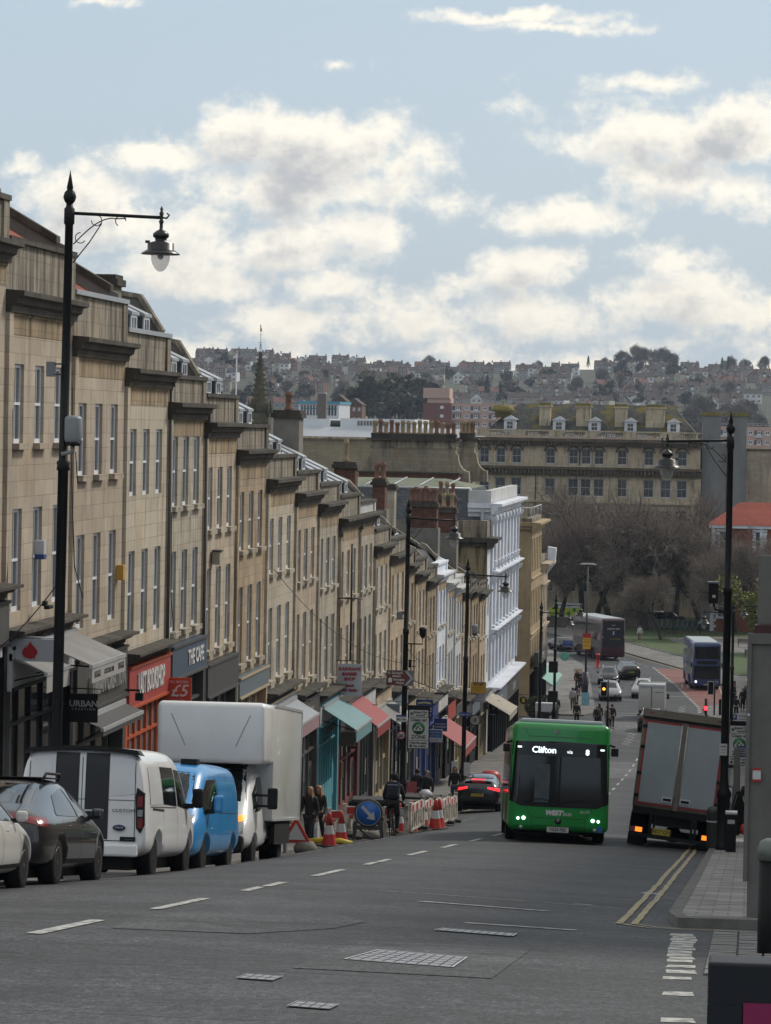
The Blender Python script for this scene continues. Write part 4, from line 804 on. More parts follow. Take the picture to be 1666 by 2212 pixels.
def ornate(t,T,y0,y1,X,pitch):
    b=MB()
    for z,o,h in ((-9.2,.55,.45),(-12.9,.5,.4),(-16.6,.8,.5)): cornice(b,y0-.1,y1+.1,X,z,o,h,SW)
    T(b).build('string_course',t)
    n=round((y1-y0)/pitch)
    for k in range(n+1):
        b=MB(); y=y0+pitch*k; b.box(X-.02,X+.14,y-.18,y+.18,-16.2,-5.8,SW)
        for z in (-9.2,-12.9,-5.4): b.prism([(X,z-.4),(X+.42,z-.42),(X+.36,z-.7),(X+.15,z-.85),(X+.12,z-1.2),(X,z-1.3)],1,y-.13,y+.13,SW)
        T(b).build('pilaster',t)
    for k in range(n):
        y=y0+pitch*(k+.5); b=MB(); b.prism([(y-.75,-8.55),(y+.75,-8.55),(y,-7.95)],0,X,X+.3,SW) if 0 else b.prism([(y-.75,-6.0),(y+.75,-6.0),(y+.5,-5.75),(y,-5.62),(y-.5,-5.75)],0,X-.01,X+.3,SW)
        b.box(X-.01,X+.3,y-.62,y+.62,-9.25,-9.05,SW); b.box(X-.01,X+.25,y-.6,y+.6,-12.85,-12.75,SW)
        for q in range(5): b.tube([(X+.22,y-.5+.25*q,-9.05),(X+.22,y-.5+.25*q,-8.7)],.05,SW,5)
        b.box(X+.14,X+.3,y-.62,y+.62,-8.7,-8.6,SW); T(b).build('window_surround',t)
def stoneend(t,T,y0,y1,X,pitch):
    b=MB(); b.box(X-2.6,X-.02,y0-.06,y0,-19,-9.9,STONE('stained_ashlar',(.33,.27,.17),.6,.9,.36,1.0,soot=.2)); T(b).build('end_wall',t)
tall('corner_building','stone sided block stepping up between the terrace and the white building',209.5,212.3,-16.5,-5.95,-7.3,SW,STONE('stained_ashlar',(.33,.27,.17),.6,.9,.36,1.0,soot=.2),[(-12,-10),(-15.6,-13.4)],1,1.0,SOOT,extra=None,depth=2.5)
tall('white_building','tall ornate white stucco building with bracketed cornices and pilasters',212.3,236,-16.5,-4.1,-5.2,SW,SW,[(-8.9,-6.4),(-12.5,-10.2),(-16,-13.6)],8,1.15,SW,extra=ornate,depth=1.5)
TAN=STONE('tan_ashlar',(.36,.285,.175),.93,.9,.36,.25,bvar=.05)
def tanx(t,T,y0,y1,X,pitch):
    b=MB()
    for z,o,h in ((-11.6,.15,.3),(-15.9,.15,.3),(-18.6,.35,.4)): cornice(b,y0+.2,y1,X,z,o,h,TAN)
    T(b).build('string_course',t); b=MB(); b.tube([(X-.1,y0,-6.2),(X-.1,y1,-6.2)],.04,SBOARD,6); b.tube([(X-3,y0,-6.2),(X-.1,y0,-6.2)],.04,SBOARD,6)
    for k in range(4): b.tube([(X-.1,y0+k*4,-7.0),(X-.1,y0+k*4,-6.2)],.03,SBOARD,5)
    T(b).build('roof_railing',t); b=MB(); b.tube([(X-1.4,y0+2,-7),(X-1.4,y0+2,-5.6)],.13,SBOARD,8); T(b).build('flue',t)
tall('tan_building','tan stone building whose blank side wall faces up the hill',256,268,-16.75,-7.0,-7.6,TAN,TAN,[(-11.2,-8.6),(-15.4,-12.6),(-18.2,-16.4)],6,1.0,TAN,extra=tanx)
def endx(t,T,y0,y1,X,pitch):
    b=MB()
    for z in (-12.6,-16.0): cornice(b,y0+.2,y1,X,z,.25,.4,S2)
    T(b).build('string_course',t)
    b=MB(); b.box(X,X+.3,y0+.2,y1-.2,-20.4,-19.5,WFAS); T(b).build('fascia',t); b=MB(); b.prism([(X+.1,-9.8),(X+.8,-9.9),(X+.7,-11.2),(X+.1,-12)],1,y1-2,y1-1,SW); T(b).build('bracket',t)
tall('stone_building','ornate stone building at the foot of the street with white trimmed cornice',268,276.5,-16.75,-10.4,-11.2,S2,S2,[(-15.2,-13),(-18.8,-16.6)],4,1.1,S2,extra=endx)
# shopfronts under the white and tan buildings
for (y0,y1,lab,c1,c2,txt) in ((212.5,224,'grey shopfront under the near half of the white building',STEEL,BLK,'MUSIC'),(224.2,235.8,'dark shopfront under the far half of the white building',GRY,BLK,'COATES'),(256.3,267.8,'dark shopfront under the tan building',GRY,BLK,'COFFEE')):
    t=empty('shopfront',(-16.3,(y0+y1)/2,gz(-15,(y0+y1)/2)),label=lab,cat='shopfront'); T=Tf(t)
    b=MB(); b.box(-16.4,-16.1,y0,y1,-18.4,-17.3,c1); f=T(b).build('fascia',t); lettering(txt,.7,WL_,f,(.225,0,-17.85-t.location.z),FX)
    b=MB()
    for k in range(7): y=y0+(y1-y0)*k/6.2; b.box(-16.46,-16.15,y,y+.25,-23,-18.4,c2)
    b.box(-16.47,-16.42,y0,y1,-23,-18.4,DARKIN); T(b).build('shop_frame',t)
# ================= COLLEGE GREEN BACKDROP
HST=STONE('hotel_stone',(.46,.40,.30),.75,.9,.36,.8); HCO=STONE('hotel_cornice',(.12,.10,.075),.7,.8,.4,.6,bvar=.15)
Y=420.
def px(x,y=950,Y=Y): return at(x,y,Y).x
def pz(y,x=1270,Y=Y): return at(x,y,Y).z
t=empty('grand_hotel',(px(1270),Y,-23.7),label='large pale stone hotel with arched top windows and chimneys behind the bare trees',cat='building'); T=Tf(t)
x0,x1=px(1028),px(1514); cols=[1046.5,1081.7,1116,1189,1239,1266,1294,1344,1402,1439,1474]; rows=[(1004,970),(1073,1034),(1152,1100),(1215,1170),(1280,1235)]
ops=[]
for c in cols:
    for zb,zt in rows: xx=px(c,1000)-x0; w=.62 if zb<1010 else .68; ops.append((xx-w,xx+w,pz(zb),pz(zt)))
b=MB(); facade(b,(x0,Y,0),(1,0,0),x1-x0,-23.7,pz(950),ops,.3,HST); b.box(x0,x1,Y+.35,Y+16,-23.7,pz(950),HST); T(b).build('wall',t,fix=False)
b=MB()
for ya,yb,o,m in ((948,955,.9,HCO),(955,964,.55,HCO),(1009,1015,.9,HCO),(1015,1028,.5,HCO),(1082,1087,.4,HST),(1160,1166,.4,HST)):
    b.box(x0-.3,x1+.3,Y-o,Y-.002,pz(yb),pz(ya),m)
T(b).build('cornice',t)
b=MB()
for k in range(60):
    xx=x0+(x1-x0)*(k+.5)/60; b.box(xx-.1,xx+.1,Y-.85,Y-.5,pz(962),pz(956),HCO); b.box(xx-.13,xx+.13,Y-.8,Y-.45,pz(1024),pz(1016),HCO)
T(b).build('brackets',t)
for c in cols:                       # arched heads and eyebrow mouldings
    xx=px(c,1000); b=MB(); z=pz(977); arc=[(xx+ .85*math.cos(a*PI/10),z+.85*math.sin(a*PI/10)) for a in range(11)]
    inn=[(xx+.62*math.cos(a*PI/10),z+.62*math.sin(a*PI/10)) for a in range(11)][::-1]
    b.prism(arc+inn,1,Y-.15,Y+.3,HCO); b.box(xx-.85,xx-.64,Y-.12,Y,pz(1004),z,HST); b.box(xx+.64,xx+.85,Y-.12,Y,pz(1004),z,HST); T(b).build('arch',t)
GFR=M('hotel_sash',(.42,.44,.47),.5,var=0)
for c in cols:
    for zb,zt in rows: put_window(t,(px(c,1000)-t.location.x,.3,pz(zb)+23.7),1.24 if zb<1010 else 1.36,pz(zt)-pz(zb),0,fr=.12,frm=GFR)
for xc,w in ((1150,1.2),(1166,.9),(1330,.9),(1505,1.3)):     # rusticated piers
    b=MB(); b.box(px(xc)-w/2+.03,px(xc)+w/2-.03,Y-.1,Y-.002,pz(1030)-14.3,pz(1030),HST)
    for k in range(26): z=pz(1030)-k*.55; b.box(px(xc)-w/2,px(xc)+w/2,Y-.16,Y-.003,z-.45,z-.001,HST)
    T(b).build('rusticated_pier',t)
b=MB(); zb_,zt_=pz(946),pz(930); b.box(x0,x1,Y-.3,Y+.1,zt_-.18,zt_,HST); b.box(x0,x1,Y-.3,Y+.1,zb_,zb_+.18,HST)
k=0; xx=x0+.2
while xx<x1-.3:
    ph=(xx-x0)%4.6
    if ph<1.7: b.box(xx-.11,xx+.13,Y-.27,Y+.07,zb_+.18,zt_-.18,HST); xx+=.24
    else: b.lathe([(.05,zb_+.18),(.09,zb_+.35),(.05,zb_+.6),(.08,zt_-.18)],(xx,Y-.1,0),HST,6); xx+=.26
T(b).build('balustrade',t)
SLM=STONE('mossy_slate',(.08,.085,.085),.6,.35,.25,.3,spots=(.16,.125,.03),bvar=.2)
b=MB(); zr,ze=pz(873),pz(936); b.add([(x0+1,Y+1,ze),(x1-.5,Y+1,ze),(x1-.5,Y+13,ze),(x0+1,Y+13,ze),(x0+5,Y+6,zr),(x1-3.5,Y+6,zr)],[(0,1,5,4),(1,2,5),(2,3,4,5),(3,0,4)],SLM); T(b).build('roof',t)
for a,c in ((1162,1186),(1242,1273),(1326,1352),(1393,1434)):
    b=MB(); b.box(px(a),px(c),Y+2.2,Y+4,ze-.2,pz(880),HST); b.box(px(a)-.15,px(c)+.15,Y+2.05,Y+4.15,pz(880),pz(877),HST); b.box(px(a)-.05,px(c)+.05,Y+2.15,Y+4.05,pz(877),pz(871),M('lichen_cap',(.19,.16,.05),.95,var=.4,scale=3)); T(b).build('chimney',t)
for c in (1100,1206,1283,1361,1454):
    b=MB(); xx=px(c); zz=pz(931); b.box(xx-.75,xx+.75,Y+.9,Y+4,zz-.3,zz+1.25,SW); b.prism([(xx-1.0,zz+1.25),(xx+1.0,zz+1.25),(xx,zz+1.8)],1,Y+.75,Y+4.5,LEAD); b.prism([(xx-.95,zz+1.27),(xx+.95,zz+1.27),(xx,zz+1.72)],1,Y+.7,Y+.76,SW); dm=T(b).build('dormer',t)
    f,p=sash(.9,1.1,1,.09); o=link('dormer_window',f,dm,(xx-t.location.x,.82,zz+.02-t.location.z)); link('pane',p,o)
b=MB(); xx=px(1082); b.lathe([(1.0,pz(905)),(1.0,pz(893)),(1.5,pz(892)),(1.4,pz(886)),(1.15,pz(878)),(.2,pz(877)),(.1,pz(872)),(.12,pz(869))],(xx,Y+3,0),M('lichen_cap'),12); T(b).build('cupola',t)
CONC=M('weathered_concrete',(.22,.23,.235),.9,var=.3,scale=.25,streak=.18); 
t=empty('concrete_building',(px(1560),Y,-23.7),label='blank grey concrete block adjoining the hotel on its right',cat='building'); T=Tf(t)
b=MB(); b.box(px(1517),px(1613),Y+2,Y+16,-23.7,pz(952),CONC); b.box(px(1580),px(1613),Y+1.9,Y+2,-23.7,pz(952),CONC); T(b).build('wall',t)
for a,c in ((1517,1556),(1570,1613)):
    b=MB(); b.box(px(a),px(c),Y+3,Y+6,pz(952),pz(893),CONC); b.box(px(a)-.15,px(c)+.15,Y+2.85,Y+6.1,pz(893),pz(885),M('lichen_cap')); T(b).build('chimney',t)
b=MB(); b.tube([(px(1573),Y+1.93,-20),(px(1573),Y+1.93,pz(895))],.12,DP,6); T(b).build('drainpipe',t)
b=MB(); b.box(px(1613)+.02,px(1700),Y+5,Y+16,-23.7,pz(967),S1); b.box(px(1613)+.02,px(1700),Y+4.8,Y+16,pz(967),pz(963),HCO); b.build('stone_building',label='plain beige stone block at the right edge beside the concrete one',cat='building')
# brick house with red tiled hip roof
Y2=392.; t=empty('brick_house',(at(1610,1300,Y2).x,Y2,-23.6),label='red brick house with white quoins and a bright red hipped roof',cat='house'); T=Tf(t)
RBK=STONE('georgian_brick',(.20,.075,.05),.9,.25,.08,.35,bvar=.15); xa,xb=at(1537,1200,Y2).x,at(1740,1200,Y2).x; ze=at(1600,1135,Y2).z
wcs=[1563,1641,1719]; wr=[(1190,1148),(1262,1215),(1335,1288)]; ops=[]
for c in wcs:
    for zb,zt in wr: xx=at(c,1200,Y2).x-xa; ops.append((xx-.55,xx+.55,at(1600,zb,Y2).z,at(1600,zt,Y2).z))
b=MB(); facade(b,(xa,Y2,0),(1,0,0),xb-xa,-23.6,ze,ops,.15,RBK); b.box(xa,xb,Y2+.2,Y2+11,-23.6,ze,RBK); T(b).build('wall',t,fix=False)
b=MB(); rt=at(1600,1098,Y2).z; b.add([(xa-.4,Y2-.4,ze),(xb,Y2-.4,ze),(xb,Y2+11,ze),(xa-.4,Y2+11,ze),(xa+3.2,Y2+5,rt+.6),(xb-3,Y2+5,rt+.6)],[(0,1,5,4),(1,2,5),(2,3,4,5),(3,0,4)],STONE('scarlet_tiles',(.26,.065,.045),.6,.25,.3,.2)); T(b).build('roof',t)
b=MB(); b.box(xa-.3,xb,Y2-.3,Y2-.003,ze-.35,ze-.02,SW); T(b).build('eaves_cornice',t)
for xx in (xa,xa+5.6):
    b=MB(); b.box(xx-.02,xx+.3,Y2-.05,Y2-.002,ze-12.5,ze-.36,SW)
    for k in range(34): w=.7 if k%2 else .45; z=ze-.5-k*.36; b.box(xx-.02,xx+w,Y2-.06,Y2-.002,z-.3,z,SW)
    T(b).build('quoins',t)
for c in wcs:
    for zb,zt in wr:
        xx=at(c,1200,Y2).x; b=MB(); z0_,z1_=at(1600,zb,Y2).z,at(1600,zt,Y2).z
        for s in (-1,1):
            for k in range(6): b.box(xx+s*.56,xx+s*(.75+.1*(k%2)),Y2-.05,Y2-.003,z0_+(z1_-z0_)*k/6,z0_+(z1_-z0_)*(k+.8)/6,SW)
        b.box(xx-.85,xx+.85,Y2-.08,Y2-.003,z1_,z1_+.25,SW); b.box(xx-.85,xx+.85,Y2-.1,Y2-.003,z0_-.12,z0_,SW); T(b).build('window_surround',t); put_window(t,(xx-t.location.x,.15,z0_+23.6),1.1,z1_-z0_,0,fr=.1)
# ================= MIDDLE DISTANCE
YC=450.; t=empty('council_building',(at(800,950,YC).x,YC,-24),label='very long tan stone building with a white glazed roof storey behind the terrace',cat='building'); T=Tf(t)
def qx(x,y=950,Y=YC): return at(x,y,Y).x
zq=lambda y,x=730,Y=YC: at(x,y,Y).z
b=MB(); b.box(qx(600),qx(1010),YC,YC+30,-24,zq(947),STONE('council_stone',(.29,.25,.175),.8,1.2,.2,.3)); T(b).build('wall',t)
b=MB(); b.box(qx(598),qx(1012),YC-.5,YC+30,zq(947),zq(943),HST)
for k in range(120): xx=qx(600)+(qx(1010)-qx(600))*k/120; b.box(xx,xx+.11,YC-.4,YC,zq(950),zq(947),HST)
T(b).build('cornice',t)
LGR=M('pale_roof_metal',(.40,.42,.46),.5,var=.1,scale=.3); WROOF=M('white_roof_storey',(.62,.66,.72),.35,var=.05,scale=.5)
b=MB(); b.prism([(YC+.5,zq(943)),(YC+3,zq(922)),(YC+27,zq(922)),(YC+30,zq(943))],0,qx(600),qx(1010),LGR); T(b).build('roof',t)
b=MB(); b.box(qx(640),qx(704),YC+3.5,YC+24,zq(922),zq(905),WROOF); b.box(qx(728),qx(890),YC+3.5,YC+24,zq(922),zq(903),WROOF); b.box(qx(704),qx(728),YC+5,YC+24,zq(922),zq(908),GLP); T(b).build('roof_storey',t)
b=MB(); 
for k in range(9): xx=qx(765)+k*.42; b.box(xx,xx+.32,YC+3.45,YC+3.5,zq(918),zq(908),GLP)
T(b).build('roof_windows',t)
for k in range(5):
    o=MB(); xx=qx(708+k*4.6); o.lathe([(.22,zq(923)),(.12,zq(916)),(.01,zq(909))],(xx,YC+4.2,0),M('conifer_dark',(.02,.035,.02),.9),7); tag(o.build('conifer_tub_plant'),'tiny clipped conifer in the roof terrace row of the long tan building','conifer','clipped conifers on the roof terrace')
YT=720.; tz=lambda y,x=690: at(x,y,YT).z; tx=lambda x: at(x,890,YT).x
t=empty('blue_topped_building',(tx(690),YT,-24),label='low white building with a bright blue roof edge behind the long tan building',cat='building'); T=Tf(t)
b=MB(); b.box(tx(645),tx(732),YT,YT+20,-24,tz(872),WROOF); T(b).build('wall',t); b=MB(); b.box(tx(645)-.3,tx(732)+.3,YT-.4,YT+20,tz(872),tz(867),M('cyan_trim',(.06,.30,.45),.5)); b.box(tx(650),tx(728),YT-.05,YT,tz(884),tz(881),M('cyan_trim')); T(b).build('roof_edge',t)
for k in range(12): b=MB(); xx=tx(650+k*6.6); b.box(xx,xx+.42,YT-.06,YT,tz(897),tz(875),GLS); T(b).build('window',t)
b=MB(); xx=tx(696); b.box(xx,tx(714),YT-8,YT-6.2,-24,tz(851),M('brown_tower',(.15,.125,.115),.9,var=.15,scale=.3)); b.prism([(xx,tz(851)),(tx(714),tz(851)),(tx(712),tz(848)),(tx(698),tz(848))],1,YT-8,YT-6.2,LEAD); b.build('boiler_tower',label='square brown chimney tower rising behind the blue roofed building',cat='tower')
for (xa_,xb_,yt,yb_,Yb,lb) in ((716,748,855,900,900,'brown brick flats right of the boiler tower'),(748,782,862,905,930,'gabled brown brick flats beside the bank of trees')):
    t=empty('brick_flats',(at((xa_+xb_)/2,890,Yb).x,Yb,-24),label=lb,cat='building'); T=Tf(t); xl,xr=at(xa_,880,Yb).x,at(xb_,880,Yb).x; zt=at(700,yt,Yb).z
    b=MB(); b.box(xl,xr,Yb,Yb+9,-24,zt-1.5,STONE('far_brick',(.17,.10,.08),.95,.6,.3,.1)); T(b).build('wall',t)
    b=MB(); b.prism([(xl-.3,zt-1.5),(xr+.3,zt-1.5),((xl+xr)/2,zt+.4)],1,Yb-.3,Yb+9,M('brown_roof',(.07,.05,.045),.9,var=.2)); T(b).build('roof',t)
    for i in range(3):
        for j in range(3): b=MB(); xx=xl+(xr-xl)*(i+.5)/3; b.box(xx-.35,xx+.35,Yb-.06,Yb,zt-3.2-j*2.8,zt-2.2-j*2.8,SBOARD); T(b).build('window',t)
# pink slab blocks
PNK=M('pink_render',(.45,.31,.26),.85,var=.06,scale=.1); PBR=M('maroon_brick',(.16,.06,.055),.9,var=.1,scale=.2); BAL=M('balcony_shade',(.07,.06,.06),.8,var=.2,scale=.1)  # BAL: recess shade painted as a dark panel on the flat wall
def pink(xa_,xb_,yt,Yp,n,rows,label,tower=None):
    xl,xr=at(xa_,900,Yp).x,at(xb_,900,Yp).x; zt=at((xa_+xb_)/2,yt,Yp).z; t=empty('pink_flats',((xl+xr)/2,Yp,-24),label=label,cat='flats'); T=Tf(t)
    b=MB(); b.box(xl,xr,Yp,Yp+11,-24,zt,PNK); T(b).build('wall',t); w=(xr-xl)/n
    b=MB(); b.tube([(xl,Yp+.2,zt+.9),(xr,Yp+.2,zt+.9)],.06,SBOARD,4); b.tube([(xl,Yp+.2,zt+.5),(xr,Yp+.2,zt+.5)],.05,SBOARD,4)
    for k in range(n*2): b.tube([(xl+k*w/2,Yp+.2,zt),(xl+k*w/2,Yp+.2,zt+.9)],.04,SBOARD,4)
    T(b).build('roof_railing',t)
    for k in range(n):
        for r in range(rows):
            z=zt-1.0-r*2.75; x=xl+k*w
            if k%2==0: b=MB(); b.box(x+.4,x+w*1.1,Yp-.06,Yp+.02,z-1.5,z,BAL); b.box(x+.3,x+w*1.15,Yp-.5,Yp-.06,z-2.1,z-1.35,PNK if r%2 else SBOARD); T(b).build('balcony',t)
            b=MB(); b.box(x+w*.45,x+w*.95,Yp-.1,Yp-.07,z-1.4,z-.15,SW); b.box(x+w*.52,x+w*.67,Yp-.13,Yp-.1,z-1.0,z-.3,GLS); b.box(x+w*.73,x+w*.88,Yp-.13,Yp-.1,z-1.0,z-.3,GLS); T(b).build('window',t)
    return t,T,xl,xr,zt
t,T,xl,xr,zt=pink(975,1450,875,1150,24,4,'long pink slab of balconied flats behind the hotel roof')
b=MB(); xx=at(915,870,1150).x; b.box(xx,xl-.1,1149,1161,-24,zt,PBR); b.box(xx+1.4,xl-.2,1149.2,1161,zt,at(940,860,1150).z,PNK); b.box(xx,xl-.6,1148.6,1161,at(940,860,1150).z,at(940,838,1150).z,PNK); T(b).build('stair_tower',t)
for z in (2,5): b=MB(); b.box(xl-3.8,xl-2.6,1148.9,1149,zt-z,zt-z+1,SW); T(b).build('window',t)
b=MB(); xx=at(1290,880,1150).x
pink(1518,1720,922,960,11,5,'nearer and lower pink flats at the right edge behind the concrete block')
# ================= SPIRE, MAST
YS=470.; sx=at(561,880,YS).x; sz=lambda y: at(561,y,YS).z; SPS=STONE('spire_stone',(.10,.095,.065),.7,.5,.4,.5,bvar=.2)
t=empty('church_spire',(sx,YS,-24),label='slim dark stone church spire with crockets and a weather vane',cat='spire'); T=Tf(t)
b=MB(); b.box(sx-1.5,sx+1.5,YS-1.5,YS+1.5,-24,sz(892),SPS)
for s in (-1,1):
    for q in (-1,1): b.lathe([(.3,sz(900)),(.25,sz(885)),(.32,sz(884)),(.02,sz(858))],(sx+s*1.35,YS+q*1.35,0),SPS,6)
T(b).build('tower',t)
b=MB(); b.lathe([(1.35,sz(892)),(1.1,sz(870)),(.75,sz(830)),(.42,sz(795)),(.22,sz(768)),(.3,sz(767)),(.3,sz(763)),(.12,sz(760))],(sx,YS,0),SPS,8)
for k in range(11):
    f=k/11; r=1.3*(1-f)+.26*f; z=sz(888)+(sz(768)-sz(888))*f
    for a in range(8): A=a*PI/4+.2; b.box(sx+r*math.cos(A)-.09,sx+r*math.cos(A)+.09,YS+r*math.sin(A)-.09,YS+r*math.sin(A)+.09,z,z+.28,SPS)
T(b).build('spire',t)
b=MB(); 
for a in range(4): A=a*PI/2+.4; b.tube([(sx+.25*math.cos(A),YS+.25*math.sin(A),sz(763)),(sx+.2*math.cos(A),YS+.2*math.sin(A),sz(752)),(sx,YS,sz(740))],.03,BRK,4)
b.tube([(sx,YS,sz(745)),(sx,YS,sz(715))],.03,BRK,5); b.tube([(sx-.45,YS,sz(740)),(sx+.35,YS,sz(740))],.025,BRK,4); b.tube([(sx-.25,YS,sz(723)),(sx+.25,YS,sz(723))],.025,BRK,4); T(b).build('finial',t)
b=MB(); b.prism([(sx-.12,sz(716)),(sx+.16,sz(716)),(sx+.12,sz(709)),(sx+.02,sz(708)),(sx+.02,sz(702)),(sx-.1,sz(701))],1,YS-.03,YS+.03,M('gilt_vane',(.30,.27,.08),.4,.5)); T(b).build('weather_vane',t)
t=empty('flagpole',(at(510,850,330).x,330,-24),label='thin white flagpole left of the church spire',cat='flagpole'); b=MB(); zt=at(510,762,330).z+24; b.tube([(0,0,0),(0,0,zt)],.13,SBOARD,8,r2=.06); b.build('pole',t); b=MB(); b.lathe([(.01,0),(.12,.1),(.01,.22)],(0,0,zt),SBOARD,8); b.build('finial',t)
# ================= THE FAR HILL
def hz(x,y):
    z=lerp([(1100,-24),(1500,-8),(1700,4),(2000,20),(2300,35),(2480,41),(3500,41)],y)
    return z+ (3 if y>1600 else 0)*min(1,max(0,(-x-150)/200))+2.2*math.sin(x*.021+y*.004)*(y>1500)+(-x*.003)
HG=M('hill_scrub',(.035,.045,.022),.95,var=.5,scale=.02,dirt=((.05,.035,.022),.012))
b=MB(); xs=[-2500,-1200]+[-700+i*25 for i in range(41)]+[700,2500]; ys=[1050]+ksteps(1100,2600,30)+[2900,3300]; n=len(xs)
b.add([(x,y,hz(x,y)) for y in ys for x in xs],[(j*n+i,j*n+i+1,(j+1)*n+i+1,(j+1)*n+i) for j in range(len(ys)-1) for i in range(n-1)],HG,True); b.build('hill',kind='structure',fix=False)
def hill_house(w,dp,h,rh,wallm,roofm,gable,bay,light):
    b=MB(); b.box(-w/2,w/2,0,dp,-3,h,wallm)
    if gable: b.prism([(-w/2-.2,h),(w/2+.2,h),(0,h+rh)],1,-.3,dp+.3,roofm); b.prism([(-w/2+.3,h),(w/2-.3,h),(0,h+rh*.85)],1,-.34,-.3,wallm)
    else: b.prism([(-.4,h-.1),(dp+.4,h-.1),(dp/2,h+rh)],0,-w/2,w/2,roofm)
    b.box(w/2-1.1,w/2-.3,dp/2-.6,dp/2+.6,h+rh-.8,h+rh+1.1,STONE('far_brick',(.17,.10,.08),.95,.6,.3,.1)); 
    wm=M('far_window_white',(.55,.57,.6),.5,var=0)
    for z in (.7,3.4):
        for xx in ((-w*.24,w*.24) if w>5 else (0,)):
            b.box(xx-.85,xx+.85,-.1,-.02,z,z+1.5,wm); b.box(xx-.68,xx-.06,-.14,-.1,z+.15,z+1.35,GLS); b.box(xx+.06,xx+.68,-.14,-.1,z+.15,z+1.35,GLS)
    if bay: b.box(-w*.42,-w*.05,-.9,-.15,-1,h*.92,wallm); b.box(-w*.38,-w*.09,-1.0,-.9,.7,2.2,wm); b.box(-w*.38,-w*.09,-1.0,-.9,3.4,4.9,wm); b.prism([(-w*.45,h*.92),(-w*.02,h*.92),(-w*.235,h+1.3)],1,-1.0,1,roofm)
    if light: b.box(-.9,.1,dp*.18,dp*.2,h+rh*.42,h+rh*.6,SW)
    return b.mesh('hill_house')
WC=[('far_wall_grey',(.24,.235,.225)),('far_wall_cream',(.42,.39,.32)),('far_wall_white',(.62,.63,.64)),('far_wall_stone',(.29,.25,.20)),('far_wall_brick',(.17,.10,.08))]
RC=[('far_roof_brown',(.055,.04,.036)),('far_roof_red',(.13,.055,.042)),('far_roof_slate',(.05,.052,.06))]
wc=[M(a,c,.9,var=.12,scale=.3) for a,c in WC]; rc=[M(a,c,.85,var=.2,scale=.3) for a,c in RC]
HM=[(hill_house(6.2,9,5.6,2.8,wc[a],rc[r],g,bay,l),WC[a][0].split('_')[-1],RC[r][0].split('_')[-1],g) for a,r,g,bay,l in [(0,0,0,0,1),(0,0,0,1,0),(3,0,0,0,0),(1,0,0,1,0),(2,0,0,0,0),(3,0,0,1,1),(4,0,0,0,1),(1,1,1,0,0),(2,2,0,1,0),(0,1,0,0,0),(2,0,1,0,0),(4,1,1,0,0)]]
random.seed(21); NH=0
def seen_above(x,y,z):
    """true where the point clears the nearer roofs, chimneys and flats as seen from the road"""
    return True
SPOTS=[]
rowsY=[1640+i*47 for i in range(17)]
for ri,ry_ in enumerate(rowsY):
    x=-.172*ry_-10
    while x<.008*ry_+6:
        run=random.randint(3,9); var=random.choice([[0,0,1],[2,5],[3,4,3],[1,0],[8,4],[6],[9,0],[5,2]]); rot=random.uniform(-.35,.35) if random.random()<.5 else random.uniform(-.1,.1)
        yy=ry_+random.uniform(-14,14)
        for k in range(run):
            v=random.choice(var) if random.random()>.12 else random.choice([7,10,11])
            SPOTS.append((x,yy+math.tan(rot)*k*6.2*.6,v,rot)); x+=6.25
        x+=random.choice([8,14,22,30,40])
def hillpx(x,y,z):
    c=_M.transposed()@Vector((x,y,z)); return 833+7231*c.x/-c.z,1106-7231*c.y/-c.z
def region(u):
    for a,t in ((505,'left of the flagpole'),(560,'between flagpole and spire'),(640,'just right of the spire'),(700,'left of the boiler tower'),(780,'right of the boiler tower'),(850,'above the wooded bank'),(915,'left of the pink tower'),(980,'above the pink tower'),(1060,'above the hotel cupola'),(1140,'above the first hotel dormer'),(1230,'above the second hotel dormer'),(1310,'above the third hotel dormer'),(1400,'above the fourth hotel dormer'),(1480,'above the last hotel dormer'),(1560,'above the concrete block'),(1610,'right of the lamp post')):
        if u<a: return t
    return 'at the right edge'
def band(y): return 'on the crest' if y>2250 else ('high up' if y>2080 else ('halfway up' if y>1900 else ('low down' if y>1760 else 'in the lowest row')))
vis=[]
for s in SPOTS:
    z=hz(s[0],s[1]); u,v=hillpx(s[0],s[1],z+6)
    lim=885 if u>1030 else (898 if u<900 else 872)
    if u<430 or u>1675 or v>lim: continue
    vis.append((s,z))
step=max(1,len(vis)/285)
random.shuffle(vis); vis=vis[:285]
for (x,y,v,rot),z in vis:
    me,wn,rn,g=HM[v]; lab=f"{wn} {'gabled' if g else 'terraced'} house with {rn} roof, {band(y)} {region(hillpx(x,y,z)[0])}"
    link('hill_house',me,None,(x,y,z),(0,0,rot+.06),label=lab,cat='house',group=f"{wn} houses with {rn} roofs on the far hill")
